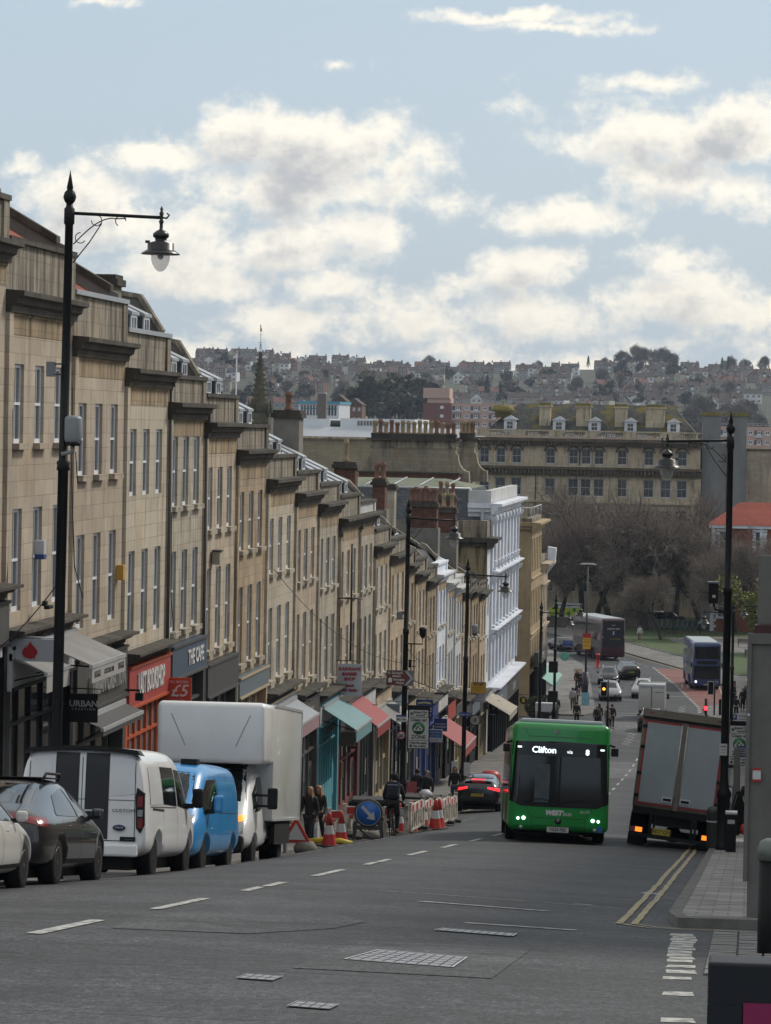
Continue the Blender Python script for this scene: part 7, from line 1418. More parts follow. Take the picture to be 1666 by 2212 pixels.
def sedan(mat,label,roofbars=False,rear='red',name='parked_car',tall=0,rim=RIMM,plate='AB12 CDE',detail=True,glass=CGL):
    st=[(y,zb,zs+tall*.5,zr+tall*(1 if zr>1.1 else .5),w,wr) for (y,zb,zs,zr,w,wr) in SED]
    if tall: st=[(y,zb+.05,zs,(zr if y>-1.5 else zr+.22 if y>-2.0 else zr+.1),w,wr) for (y,zb,zs,zr,w,wr) in st]
    c=Car(shell('body',st,mat,2,arches=((-1.42,.86,.34),(1.42,.86,.34)),r=.385),name,label,'car'); H=tall
    g=glass; c.patch('windscreen','+y',[(-.52,1.36+H),(0,1.41+H),(.52,1.36+H)],[(-.66,.98+H*.5),(0,1.0+H*.5),(.66,.98+H*.5)],g); c.patch('rear_window','-y',[(-.48,1.36+H),(0,1.39+H),(.48,1.36+H)],[(-.6,1.1+H*.7),(0,1.12+H*.7),(.6,1.1+H*.7)],g)
    c.both('side_window',[(-1.35,.98+H*.5),(-.8,1.24+H),(-.1,1.34+H)],[(-1.3,.96+H*.5),(-.8,.955+H*.5),(-.12,.95+H*.5)],g,off=.008); c.both('side_window',[(-.04,1.34+H),(.5,1.31+H),(1.05,1.08+H*.7)],[(-.04,.95+H*.5),(.5,.94+H*.5),(1.12,.95+H*.5)],g,off=.008)
    wheels(c,.82,(-1.42,1.42),r=.325,w=.225,rim=rim)
    if detail:
        for x in (-.08,-1.12,.98): c.both('panel_gap',[(x,.9+H*.5),(x-.02,.3)],[(x-.012,.9+H*.5),(x-.032,.3)],SEAM,n=1,m=1) if 0 else c.seam('+x',[(x,.92+H*.5),(x-.02,.32)])
        for y in (-.75,.25): b=MB(); b.box(.92,.955,y-.1,y+.1,.80+H*.5,.83+H*.5,mat); b.build('door_handle',c.t,bevel=.008)
        c.seam('+x',[(-1.0,.34),(1.0,.34)],.06,PLA,'sill_trim')
    b=MB(); b.box(-.66,.66,-2.0,2.0,.12,.34,PLA); b.build('underbody_shade',c.t)  # low black block added below the body to deepen the shade there
    mirror(c,.86,.85,1.0+H*.6,mat,.16,.17); lm=TLON if rear=='lit' else TLR
    c.patch('tail_light','-y',[(.42,.98+H*.7),(.80,.93+H*.7)],[(.42,.90+H*.7),(.84,.82+H*.6)],lm,off=.012,n=6); c.patch('tail_light','-y',[(-.80,.93+H*.7),(-.42,.98+H*.7)],[(-.84,.82+H*.6),(-.42,.90+H*.7)],lm,off=.012,n=6)
    c.patch('tail_light','+x',[(-2.2,.93+H*.7),(-1.92,.93+H*.7)],[(-2.22,.80+H*.6),(-2.0,.82+H*.6)],lm,off=.01,n=4)
    for s in (-1,1): c.patch('headlight','+y',[(s*.45,.66+H*.4),(s*.8,.70+H*.4)],[(s*.5,.56+H*.4),(s*.78,.58+H*.4)],HLG,off=.01,n=4,m=2)
    c.patch('rear_bumper','-y',[(-.7,.48),(.7,.48)],[(-.65,.36),(.65,.36)],PLA,off=.01); nplate(c,-2.37,.66+H*.5,plate,NPY)
    c.patch('grille','+y',[(-.42,.5),(.42,.5)],[(-.4,.38),(.4,.38)],PLA,off=.01); nplate(c,2.37,.46,plate,NPW,1)
    if roofbars:
        for s in (-1,1):
            b=MB(); b.tube([(s*.5,.45,1.44+H),(s*.53,.40,1.53+H),(s*.53,-.5,1.53+H),(s*.5,-.62,1.42+H)],.02,PLA,6); b.build('roof_rail',c.t)
    return c
c=sedan(paint('pearl_white_paint',(.55,.54,.52)),'white hatchback cut off by the left edge, nearest parked vehicle',plate='WN18 KPU'); c.place(-10.95,44.2,0,k=1.03)
c=sedan(PDK,'dark graphite saloon car with black roof bars parked behind the striped van',True,plate='KM21 XRB'); c.place(-11.02,49.55,0,k=1.09)
b=MB(); b.box(-.52,.52,-.45,.5,1.46,1.478,PLA); b.build('roof_panel',c.t,bevel=.02)
VAN=[(-2.47,.44,1.02,1.86,.90,.80),(-2.43,.38,1.05,1.95,.955,.86),(-2.3,.34,1.06,2.0,.985,.885),(-1.2,.30,1.08,2.03,1.0,.88),(.2,.30,1.08,2.03,1.0,.88),(1.0,.30,1.08,1.98,1.0,.84),(1.35,.30,1.08,1.72,.99,.80),(1.9,.30,1.08,1.27,.97,.74),(2.28,.30,.98,1.12,.93,.70),(2.45,.34,.80,.92,.84,.62),(2.51,.38,.66,.74,.72,.5)]
def van(mat,label,rim=RIMB,stripes=False):
    c=Car(shell('body',VAN,mat,2,arches=((-1.52,.92,.36),(1.55,.92,.36)),r=.41),'parked_van',label,'van')
    c.patch('windscreen','+y',[(-.72,1.84),(0,1.9),(.72,1.84)],[(-.80,1.25),(0,1.28),(.80,1.25)],CGL,n=12,m=10)
    c.both('side_window',[(.25,1.74),(.95,1.72),(1.5,1.4)],[(.28,1.16),(.9,1.12),(1.6,1.10)],CGL,off=.008,n=10)
    if stripes:
        c.both('side_window',[(-1.05,1.76),(.12,1.76)],[(-1.0,1.18),(.16,1.15)],CGL,off=.008,n=10); c.both('rear_side_panel',[(-2.1,1.74),(-1.15,1.76)],[(-2.1,1.16),(-1.1,1.17)],paint('panel_white',(.66,.67,.70)),off=.008,n=10)
    else:
        c.both('side_panel',[(-2.1,1.78),(.12,1.76)],[(-2.1,1.2),(.14,1.17)],paint('panel_blue',(.016,.24,.57)),off=.006,n=10)
    for ax in ('+x','-x'):
        for pts in ([(.2,1.8),(.18,.42)],[(-1.08,1.85),(-1.08,.9)],[(-2.1,1.13),(.1,1.13)],[(1.25,1.0),(1.2,.75)]): c.seam(ax,pts)
    c.seam('+x',[(-1.05,.34),(1.1,.34)],.05,SBOARD if not stripes else mat,'sill_trim'); c.seam('+x',[(-1.95,1.1),(-1.0,1.08)],.03,PLA,'door_rail')
    for y in (.05,.42): b=MB(); b.box(.985,1.03,y-.1,y+.1,.98,1.02,mat); b.build('door_handle',c.t,bevel=.01)
    wheels(c,.87,(-1.52,1.55),r=.345,w=.22,rim=rim,spokes=10 if stripes else 5)
    for s in (-1,1):
        b=MB(); b.box(s*1.10,s*1.28,1.2,1.34,1.13,1.45,PLA if stripes else mat); o=b.build('wing_mirror',c.t,bevel=.05); b=MB(); b.box(s*.95,s*1.12,1.22,1.32,1.12,1.2,PLA); b.build('mirror_arm',o)
    b=MB(); b.box(-.72,.72,-2.2,2.2,.15,.42,PLA); b.build('underbody_shade',c.t)  # added black box, keeps the ground gap under the van dark
    # rear doors
    for x in (-.82,0,.82): c.seam('-y',[(x,1.86),(x*1.02,.62)])
    c.seam('-y',[(-.82,1.22),(.82,1.22)],.01); c.seam('-y',[(-.85,.6),(.85,.6)],.014)
    if stripes:
        for a,q in ((-.42,-.05),(.05,.42)): c.patch('black_stripe','-y',[(a,1.93),(q,1.93)],[(a,.62),(q,.62)],M('matt_black_vinyl',(.012,.012,.015),.45,var=0),off=.009,n=3,m=14)
        for s in (-1,1): c.patch('door_panel','-y',[(s*.46,1.85),(s*.78,1.82)],[(s*.46,1.28),(s*.84,1.32)],paint('panel_white',(.66,.67,.70)),off=.008)
        lettering('CUSTOM',.065,PLA,c.t,(.66,-2.50,1.06),FY,font_scale_x=1.35); b=MB(); b.lathe([(.085,0),(.085,.02)],(0,0,0),M('oval_badge_blue',(.02,.03,.09),.3,var=0),20,axis=1); o=b.build('badge',c.t,loc=(.6,-2.50,.80)); o.scale=(1.15,1,.55); lettering('Ford',.06,SBOARD,c.t,(.6,-2.503,.80),FY,shear=.3)
        b=MB(); b.box(.62,.86,-2.495,-2.482,.60,.665,PLA); o=b.build('dealer_sticker',c.t); lettering('- - - - -',.04,SBOARD,o,(.76,-2.499,.63),FY)
        b=MB(); b.tube([(.02,-2.53,1.045),(.36,-2.53,1.055)],.016,SBOARD,8); b.build('door_handle',c.t)
        b=MB(); b.prism([(-.92,1.90),(-.85,1.985),(-.3,2.035),(.3,2.035),(.85,1.985),(.92,1.90),(.8,1.935),(.0,1.985),(-.8,1.935)],1,-2.56,-2.25,PLA); b.build('roof_spoiler',c.t)
    nplate(c,-2.53,.46,'WX24 LPO',NPY) if not stripes else None
    b=MB(); b.box(-.9,.9,-2.56,-2.40,.36,.56,mat); b.build('rear_bumper',c.t,bevel=.04)
    b=MB(); b.box(-.72,.72,2.42,2.55,.34,.5,mat if not stripes else PLA); b.build('front_bumper',c.t,bevel=.04)
    for s in (-1,1):
        b=MB(); b.prism([(s*.86,1.42),(s*.97,1.34),(s*.99,.85),(s*.93,.72),(s*.86,.80),(s*.84,1.28)],1,-2.485,-2.30,PLA); o=b.build('tail_light',c.t,bevel=.01)
        b=MB(); b.box(s*.875,s*.955,-2.497,-2.31,1.12,1.29,TLR); b.box(s*.885,s*.965,-2.497,-2.31,.80,.95,TLR); b.build('red_lens',o); b=MB(); b.box(s*.88,s*.96,-2.495,-2.31,.98,1.08,HLG); b.build('clear_lens',o)
        c.patch('headlight','+y',[(s*.52,.98),(s*.88,1.10)],[(s*.56,.78),(s*.86,.84)],HLG,off=.014,n=6); b=MB(); b.lathe([(.05,0),(.05,.02)],(s*.68,2.52,.5),HLG,12,axis=1); b.build('fog_light',c.t)
    c.patch('grille','+y',[(-.48,.92),(.48,.92)],[(-.42,.66),(.42,.66)],PLA,off=.012); nplate(c,2.57,.52,'LD16 WVP',NPW,1)
    return c
c=van(PWH,'white panel van with two broad black stripes down its rear doors',stripes=True); c.place(-10.98,57.1,0,k=1.085)
c=van(PBL,'bright blue panel van facing up the hill between the striped van and the box van',rim=RIMB); c.place(-11.32,64.5,PI,k=1.06)
b=MB(); b.tube([(.1,.95,1.98),(.13,.9,2.38)],.006,BLK,4); b.build('aerial',c.t); b=MB(); b.box(-.65,-.35,.3,.6,1.98,2.1,PLA); b.build('roof_vent',c.t)
# --- Luton box van facing the camera
CABL=[(-.6,.5,1.1,2.25,.93,.8),(.3,.38,1.12,2.3,.96,.84),(1.0,.38,1.12,2.28,.97,.82),(1.35,.38,1.12,2.0,.96,.8),(1.85,.38,1.12,1.45,.94,.76),(2.3,.38,1.05,1.2,.92,.72),(2.62,.42,.9,1.0,.84,.62),(2.72,.46,.7,.76,.72,.5)]
c=Car(shell('body',CABL,PWH,2,arches=((1.72,.88,.36),),r=.41),'box_van','white high sided box van with a rounded pod over its cab','van')
c.patch('windscreen','+y',[(-.68,2.12),(0,2.18),(.68,2.12)],[(-.80,1.43),(0,1.46),(.80,1.43)],CGL,n=12,m=10); c.both('side_window',[(.55,1.98),(1.0,1.95),(1.5,1.6)],[(.55,1.35),(1.0,1.25),(1.68,1.2)],CGL,off=.008); c.patch('header_panel','+y',[(-.66,2.25),(.66,2.25)],[(-.68,2.13),(.68,2.13)],PLA,off=.01)
me=rbox('cargo_box',1.18,-3.9,.55,1.02,3.55,paint('box_white',(.60,.61,.59)),.03,2); link('cargo_box',me,c.t)
me=rbox('over_cab_pod',1.178,.3,2.25,2.24,3.555,paint('pod_white',(.80,.80,.80)),.12,4); pd=link('over_cab_pod',me,c.t)
bm=bmesh.new(); bm.from_mesh(me)
for v in bm.verts:
    if v.co.y>1.2: v.co.y-=.22*max(0,v.co.z-2.6)+(.30 if v.co.z<2.4 else 0)
bm.to_mesh(me); bm.free()
pc=Car.__new__(Car); pc.t=pd; bm=bmesh.new(); bm.from_mesh(me); pc.bvh=BVHTree.FromBMesh(bm); bm.free()
for s in (-1,1): pc.seam('+y',[(s*.86,3.28),(s*.66,2.85),(s*.55,2.6)],.014,M('grey_line',(.2,.2,.2),.6),'moulding_line')  # thin grey lines laid over the pod front
b=MB()
for z in (1.02,3.5): b.box(-1.195,1.195,-3.92,.52,z,z+.06,M('alu_bar'))
b.box(-1.20,1.20,-3.93,-3.87,1.08,3.5,M('alu_bar'))
b.build('box_frame',c.t); b=MB(); b.box(-1.0,1.0,-3.7,.4,.62,1.02,PLA); b.box(-.45,.45,-3.8,1.5,.3,.7,PLA)
for s in (-1,1): b.box(s*1.02,s*1.14,-2.6,-.2,.5,.95,PLA)
b.build('chassis',c.t); b=MB(); b.box(1.13,1.20,-3.85,.5,1.0,1.12,paint('box_white',(.60,.61,.59))); b.build('lower_rail',c.t); b=MB(); b.box(-.88,.88,2.5,2.78,.36,.72,PLA); b.build('front_bumper',c.t,bevel=.06)
wheels(c,.86,(1.72,),r=.35,w=.22,rim=RIMB); wheels(c,.80,(-2.0,),r=.35,w=.42,rim=RIMB)
for s in (-1,1):
    c.patch('headlight','+y',[(s*.5,1.0),(s*.86,1.14)],[(s*.58,.78),(s*.86,.76)],HLG,off=.016,n=6)
    b=MB(); b.box(s*1.18,s*1.40,1.25,1.37,1.28,1.74,PLA); o=b.build('wing_mirror',c.t,bevel=.04); b=MB(); b.box(s*.9,s*1.2,1.28,1.34,1.32,1.37,PLA); b.box(s*.9,s*1.2,1.28,1.34,1.55,1.6,PLA); b.build('mirror_arm',o)
c.patch('indicator','+y',[(-.86,1.17),(-.66,1.13)],[(-.86,1.03),(-.7,1.0)],INDL,off=.022,n=3,m=2,label='lit amber indicator'); c.patch('grille','+y',[(-.45,.95),(.45,.95)],[(-.42,.75),(.42,.75)],PLA,off=.012); c.patch('bonnet_vent','+z',[(-.5,2.05),(.5,2.05)],[(-.5,1.95),(.5,1.95)],PLA,off=.01); c.seam('-x',[(.45,2.0),(.45,.6)])
c.place(-11.47,72.6,PI)
# --- green single deck bus
me=rbox('body',1.26,-6.0,6.0,.30,2.98,PGR,.16,4,arches=((3.4,1.15,.5),(-3.1,1.15,.5)),rad=.58,taper=.05)
c=Car(me,'single_deck_bus','bright green single deck bus coming up the hill with lit headlamps','bus')
lo=lambda x,z:(x,z)
c.patch('windscreen','+y',[(-1.21,2.50),(0,2.53),(1.21,2.50)],[(-1.235,1.02),(-.95,.90),(0,.89),(.95,.90),(1.235,1.02)],CGL,off=.012,n=24,m=12)
c.patch('destination_panel','+y',[(-1.2,2.49),(1.2,2.49)],[(-1.2,2.16),(1.2,2.16)],M('destination_black',(.012,.012,.013),.12,var=0),off=.018,n=14,m=3)
LIT=M('led_lettering',(.85,.95,1),.5,var=0,emit=1.6)
lettering('Clifton',.22,LIT,c.t,(.42,6.03,2.30),BY,bold=.004); lettering('via',.13,LIT,c.t,(-.22,6.03,2.28),BY); lettering('8',.19,LIT,c.t,(-.66,6.03,2.28),BY,bold=.006)
for s in (-1,1):
    c.patch('marker_light','+y',[(s*.98,2.38),(s*1.08,2.38)],[(s*.98,2.34),(s*1.08,2.34)],LIT,off=.022,n=2,m=1); c.seam('+y',[(s*.86,.95),(s*.66,.62),(s*.66,.34)],.012)
    for k,(xx,rr) in enumerate(((.86,.045),(1.0,.035))): b=MB(); b.lathe([(rr,5.99),(rr,6.02)],(s*xx,0,.60-.015*k),HLON,14,axis=1); b.build('headlight',c.t)
    c.patch('headlamp_cluster','+y',[(s*.7,.66),(s*1.12,.70)],[(s*.74,.53),(s*1.12,.55)],PLA,off=.008,n=6,m=2) if 0 else None
    b=MB(); b.lathe([(.05,5.99),(.05,6.015)],(s*.92,0,.36),HLG,12,axis=1); b.build('fog_light',c.t)
    b=MB(); b.box(s*1.26,s*1.44,5.65,5.78,2.22,2.42,PLA); o=b.build('wing_mirror',c.t,bevel=.02); b=MB(); b.tube([(s*1.2,5.8,2.5),(s*1.35,5.75,2.46)],.03,PLA,6); b.build('mirror_arm',o)
c.seam('+y',[(-.62,.62),(.62,.62)],.012); c.seam('+y',[(-.66,.42),(.66,.42)],.012); c.seam('+y',[(-.9,2.82),(-.8,2.64),(.8,2.64),(.9,2.82)],.016,paint('green_shadow',(.004,.12,.022)),'moulding_line')
b=MB(); b.box(-1.02,1.02,-5.2,5.75,2.96,3.08,M('bus_roof_white',(.42,.45,.5),.4,var=.1)); b.build('roof_pod',c.t,bevel=.05)
b=MB(); b.box(-.02,.02,6.0,6.015,.98,2.16,PLA); b.build('windscreen_pillar',c.t)
b=MB(); b.box(.25,.62,5.985,6.016,1.0,1.95,M('driver_screen',(.06,.07,.08),.2,var=.3)); b.build('driver_screen',c.t)
b=MB(); b.tube([(.02,6.03,1.02),(.5,6.05,1.1),(.85,6.04,1.0)],.014,PLA,5); b.tube([(-.1,6.03,1.0),(-.55,6.05,1.1),(-.95,6.04,1.02)],.014,PLA,5); b.build('wipers',c.t)
lettering('WEST',.16,WL_,c.t,(.12,6.01,.75),BY,bold=.012,shear=.25); lettering('bus',.16,WL_,c.t,(-.22,6.01,.74),BY); lettering('65137',.10,WL_,c.t,(-.66,6.01,.80),BY); lettering('first bus',.13,WL_,c.t,(-.26,5.985,2.76),BY,bold=.003); lettering('Powered by',.05,WL_,c.t,(.36,5.985,2.78),BY)
b=MB(); b.lathe([(.06,5.99),(.06,6.0)],(.12,0,2.76),WL_,14,axis=1); b.build('emblem',c.t); b=MB(); b.lathe([(.085,5.99),(.075,6.03),(.0,6.04)],(0,0,.55),PBK,16,axis=1); o=b.build('badge',c.t); nplate(c,6.02,.28+.06,'YG25 FBZ',NPW,1,w=.54,h=.13)
for ax in ('+x','-x'):
    c.patch('side_windows',ax,[(-5.6,2.45),(5.0,2.45)],[(-5.6,1.15),(5.0,1.15)],CGL,off=.01,n=30,m=4)
    for k in range(8): c.seam(ax,[(-5.6+k*1.4,2.45),(-5.6+k*1.4,1.15)],.04,PLA,'window_pillar')
wheels(c,1.12,(3.4,-3.1),r=.48,w=.28,rim=RIMM)
b=MB(); b.box(-1.1,1.1,-5.7,5.5,.22,.34,PLA); b.build('underframe',c.t); b=MB(); b.box(-1.24,-1.1,5.2,5.9,.3,.5,M('wheelchair_blue',(.02,.09,.35))) if 0 else b.box(-1.10,-.98,6.0,6.012,.32,.46,M('wheelchair_blue',(.02,.09,.35))); b.build('accessibility_sticker',c.t)
hd=PI-R(5.0); c.place(-4.84-.52,92.0,PI+R(5.0),roll=R(-1.6),dz=-.02,k=1.035)
BUS1=c
# --- tilted box lorry
WOODY=M('lorry_frame',(.17,.145,.12),.7,var=.25,scale=3); RDT=M('red_reflective',(.30,.025,.03),.45,var=.1); DOOR=M('lorry_door',(.30,.335,.37),.45,var=.12,scale=1.3)
me=rbox('cargo_box',1.14,-3.4,3.2,1.0,3.58,WOODY,.03,2); c=Car(me,'box_lorry','box lorry seen from behind, leaning to the right with pale doors edged in red','lorry'); c.body.name='cargo_box'; c.me.name='cargo_box'
for s in (-1,1):
    b=MB(); x0,x1=s*.07,s*1.06; b.box(x0,x1,-3.43,-3.402,1.08,3.32,RDT); d=b.build('rear_door',c.t); b=MB(); b.box(s*.12,s*1.0,-3.445,-3.431,1.14,3.26,DOOR) if 0 else b.box(s*.07,s*1.0,-3.445,-3.431,1.14,3.26,DOOR); b.build('door_panel',d)
    b=MB(); b.box(s*.1,s*.38,-3.475,-3.446,1.20,1.34,M('alu_bar')); b.box(s*.13,s*.35,-3.50,-3.476,1.235,1.305,PLA); b.build('latch',d)
    for zz in (1.3,1.9,2.6,3.15): b=MB(); b.box(s*1.0,s*1.12,-3.47,-3.43,zz-.04,zz+.04,PLA); b.build('hinge',d)
    b=MB(); b.tube([(s*.075,-3.46,1.1),(s*.075,-3.46,3.3)],.014,M('alu_bar'),6); b.build('lock_rod',d)
    b=MB(); b.box(s*.78,s*1.12,-3.45,-3.38,.33,.47,TLR); o=b.build('tail_light',c.t); b=MB(); b.box(s*.80,s*.98,-3.462,-3.451,.34,.46,INDL) if s<0 else b.box(s*.93,s*.80,-3.462,-3.451,.34,.46,INDL); b.build('indicator_lens',o)
    b=MB(); b.box(s*.72,s*1.16,-3.2,-3.16,-.02,.26,PLA); b.build('mudflap',c.t); wheel(c,s*.92,-2.2,r=.44,w=.5,rim=RIMB); wheel(c,s*.98,2.6,r=.44,w=.26,rim=RIMB)
b=MB(); b.box(-.06,.06,-3.46,-3.401,1.0,3.36,WOODY); b.box(-1.15,1.15,-3.47,-3.40,3.36,3.42,PLA); b.box(-1.16,1.16,-3.5,-3.3,3.42,3.62,WOODY); b.build('door_frame',c.t)
for s in (-1,1): b=MB(); b.box(s*1.0,s*.85,-3.51,-3.50,3.5,3.55,TLR); b.build('marker_light',c.t)
b=MB(); b.box(-1.12,1.12,-3.38,3.2,.82,1.0,PLA); b.box(-.5,.5,-3.2,3.3,.55,.85,PLA); b.box(-1.15,1.15,-3.42,-3.34,.2,.3,PLA)
for s in (-.6,-.5,.5,.6): b.box(s-.03,s+.03,-3.40,-3.3,.3,.85,PLA)
b.tube([(-1,-2.2,.36),(1,-2.2,.36)],.09,PLA,8); b.lathe([(.05,-.25),(.22,-.12),(.22,.12),(.05,.25)],(0,-2.2,.36),PLA,10,axis=0); b.build('chassis',c.t)
b=MB(); b.box(-1.12,1.12,3.3,4.8,.45,2.4,PBK); b.build('cab',c.t,bevel=.12); nplate(c,-3.44,.40,'FN17 CHF',NPY,x=-.28,w=.48,h=.17)
c.place(-2.0,92.55,0,roll=R(6.0),dz=-.02)
# --- crossover with lit brake lamps
def suv(mat,label,rear='red',plate='BD19 HJK',name='car',front=False,rails=False,cat='car'):
    c=sedan(mat,label,False,rear,name,tall=.14,plate=plate,detail=False)
    if rails:
        for s in (-1,1): b=MB(); b.tube([(s*.55,.5,1.56),(s*.56,.3,1.63),(s*.56,-1.0,1.62),(s*.54,-1.2,1.52)],.02,M('alu_bar'),5); b.build('roof_rail',c.t)
    return c
c=suv(PDK,'grey crossover with glowing brake lamps waiting at the left kerb','lit','CU23 RWF'); c.place(-11.2,141.6,0)
b=MB(); b.box(-.3,.3,-2.0,-1.97,1.36,1.40,TLON); b.build('high_brake_light',c.t,label='lit red high brake light'); b=MB(); b.box(-.62,.62,-2.12,-1.75,1.42,1.46,mat_:=PBK); b.build('roof_spoiler',c.t,bevel=.01)
# the red round thing on its far side
t=empty('red_roof_dome',(-11.25,147,gp(-11.3,147)+1.2),label='glossy dark red rounded shape beyond the grey crossover roof',cat='dome'); b=MB(); b.lathe([(.42,-1.2),(.46,-.1),(.44,.2),(.3,.34),(.05,.38)],(0,0,0),RED,18); b.build('dome',t)
# --- far traffic at the foot of the hill: one of each kind built, then copied
def far(car,x,y,head): car.place(x,y,head); return car
S1_=far(suv(PBK,'dark crossover parked at the kerb right behind the red bus, nearer of the two there',rails=True,plate='WV70 ABN'),-12.55,301.5,PI)
far(suv(paint('dark_green_black',(.02,.024,.022)),'black car with a yellow plate driving away beside the red bus',plate='EO20 TTX',rails=True),-11.3,309.5,.25)
far(suv(PSL,'grey car stopped behind the amber traffic light',plate='WR68 KLD',rails=True),-11.5,279.5,PI+.06)
far(suv(paint('car_silver_white',(.36,.37,.39),.2),'silver white car with its roof rails just above the small white lorry',rails=True,plate='VU66 PFG'),-8.9,284,PI)
far(suv(PBK,'black car following the small white lorry down the hill',plate='OY19 HHE',rails=True),-7.0,243.5,0)
far(sedan(PBK,'black car with lit headlamp at the far left beside the red bus',name='car',detail=False,plate='AK15 LMO'),-19.4,351,PI+.5)
far(sedan(paint('pale_blue_paint',(.25,.33,.38),.2),'light blue car mostly hidden behind the lorry and lamp post',name='car',detail=False,tall=.2,plate='GN17 VVB'),-2.3,213,PI)
# small white box lorry ahead
me=rbox('cargo_box',1.0,-2.3,1.6,.75,2.75,paint('lorry_white',(.44,.44,.42)),.04,2); c=Car(me,'small_box_lorry','small white box lorry going away at the foot of the hill','lorry'); c.body.name='cargo_box'
b=MB(); b.box(-.04,.04,-2.34,-2.3,.8,2.6,WOODY); b.box(-1.02,1.02,-2.36,-2.28,2.55,2.66,SBOARD); b.build('door_frame',c.t); b=MB(); b.box(-.95,.95,-2.2,1.7,.5,.75,PLA); b.build('chassis',c.t); b=MB(); b.box(-.95,.95,1.7,3.1,.45,2.0,PWH); b.build('cab',c.t,bevel=.15); wheels(c,.85,(-1.3,2.2),r=.38,w=.25,rim=RIMB)
for s in (-1,1): b=MB(); b.box(s*.8,s*.95,-2.34,-2.3,.55,.65,TLR); b.build('tail_light',c.t)
b=MB(); b.box(1.05,1.25,1.9,2.0,1.4,1.8,PLA); b.build('wing_mirror',c.t); lettering('Coldstore',.17,PNB,c.t,(.52,-2.31,2.15),FY); nplate(c,-2.32,.62,'WU18 FRT',NPY); c.place(-7.35,257.5,0)
# double deck buses
def ddbus(mat,label,front):
    me=rbox('body',1.26,-5.4,5.4,.32,4.2,mat,.2,4,arches=((3.2,1.15,.5),(-2.6,1.15,.5)),rad=.58,taper=.04); c=Car(me,'double_deck_bus',label,'bus')
    b=MB(); b.box(-1.05,1.05,-5.1,5.0,4.18,4.24,M('bus_roof_pale',(.33,.37,.39),.5,var=.1)); b.build('roof_panel',c.t,bevel=.02)
    for ax in ('+x','-x'):
        for z0,z1 in ((1.2,2.0),(2.75,3.55)):
            c.patch('side_windows',ax,[(-4.9,z1),(4.6,z1)],[(-4.9,z0),(4.6,z0)],CGL,off=.01,n=24,m=3)
            for k in range(1,6): c.seam(ax,[(-4.9+k*1.6,z1),(-4.9+k*1.6,z0)],.05,PLA,'window_pillar')
    if front:
        c.patch('lower_windscreen','+y',[(-1.12,2.15),(1.12,2.15)],[(-1.14,1.05),(0,.95),(1.14,1.05)],CGL,off=.012,n=16,m=6); c.patch('upper_windscreen','+y',[(-1.08,3.85),(1.08,3.85)],[(-1.12,2.75),(1.12,2.75)],CGL,off=.012,n=16,m=6); c.patch('destination_panel','+y',[(-.9,2.6),(.9,2.6)],[(-.9,2.28),(.9,2.28)],PLA,off=.014)
        for s in (-1,1): b=MB(); b.lathe([(.09,5.38),(.09,5.42)],(s*.95,0,.75),HLON if s>0 else HLG,12,axis=1); b.build('headlight',c.t); b=MB(); b.box(s*1.28,s*1.42,5.1,5.25,2.0,2.4,PLA); b.build('wing_mirror',c.t)
        nplate(c,5.42,.5,'YX69 NVB',NPW,1); b=MB(); b.box(1.27,1.285,4.3,4.8,1.5,2.1,M('works_yellow')); b.build('side_notice',c.t)
    else:
        c.patch('rear_panel','-y',[(-1.1,3.95),(1.1,3.95)],[(-1.12,1.35),(1.12,1.35)],M('rear_glass_black',(.02,.022,.03),.15,var=0),off=.012,n=14,m=10)
        lettering('Bristol',.13,WL_,c.t,(0,-5.43,3.55),FY); lettering('citylines east',.26,WL_,c.t,(0,-5.43,3.2),FY); lettering('1',.42,WL_,c.t,(0,-5.43,2.75),FY,bold=.02); lettering('GAS POWERED',.16,M('gold_lettering',(.4,.22,.05)),c.t,(.15,-5.43,2.15),FY); b=MB(); b.box(-.15,.15,-5.425,-5.42,2.52,2.95,PNB); b.build('route_display',c.t)
        for s in (-1,1):
            for z in (1.0,1.25): b=MB(); b.lathe([(.07,-5.42),(.07,-5.38)],(s*1.1,0,z),TLR,10,axis=1); b.build('tail_light',c.t)
            b=MB(); b.lathe([(.05,-5.42),(.05,-5.38)],(s*1.12,0,2.35),SBOARD,8,axis=1); b.build('marker_light',c.t)
    wheels(c,1.12,(3.2,-2.6),r=.48,w=.28); return c
c=ddbus(PMR,'dark red double deck bus turning away to the left',False); c.place(-15.35,341.0,.33)
c=ddbus(PNB,'dark blue double deck bus facing up the hill in the red bus lane',True); c.place(-4.25,301.2,PI+.10)
# ambulance and cars beyond the green
t=empty('ambulance',(at(1222,1350,404).x,404,-23.4),label='yellow and green chequered emergency vehicle half seen at the far left',cat='ambulance'); YV=M('hi_vis_yellow',(.50,.60,.03),.5,var=0); GV=M('ambulance_green',(.02,.22,.09),.5,var=0)
b=MB(); b.prism([(-2.4,.4),(1.9,.4),(1.9,1.55),(1.9,2.2),(-1.2,2.2),(-1.7,1.4),(-2.4,1.15)],1,-1,1,PWH); b.build('body',t,bevel=.05); b=MB(); b.box(-2.0,1.9,-1.012,-1.0,.75,1.7,YV)
for k in range(4): b.box(-1.2+k*.7,-.85+k*.7,-1.02,-1.005,.8+.45*(k%2),1.25+.45*(k%2),GV)
b.build('chequer_panel',t); b=MB(); b.prism([(-1.65,1.5),(-.9,1.5),(-.9,2.1),(-1.2,2.1)],1,-1.03,-1.0,CGL); b.build('side_window',t)
for k in (-1.5,1.5): b=MB(); b.lathe([(.38,-1.05),(.38,-.8)],(k,0,.38),TYR,16,axis=1); b.build('wheel',t)
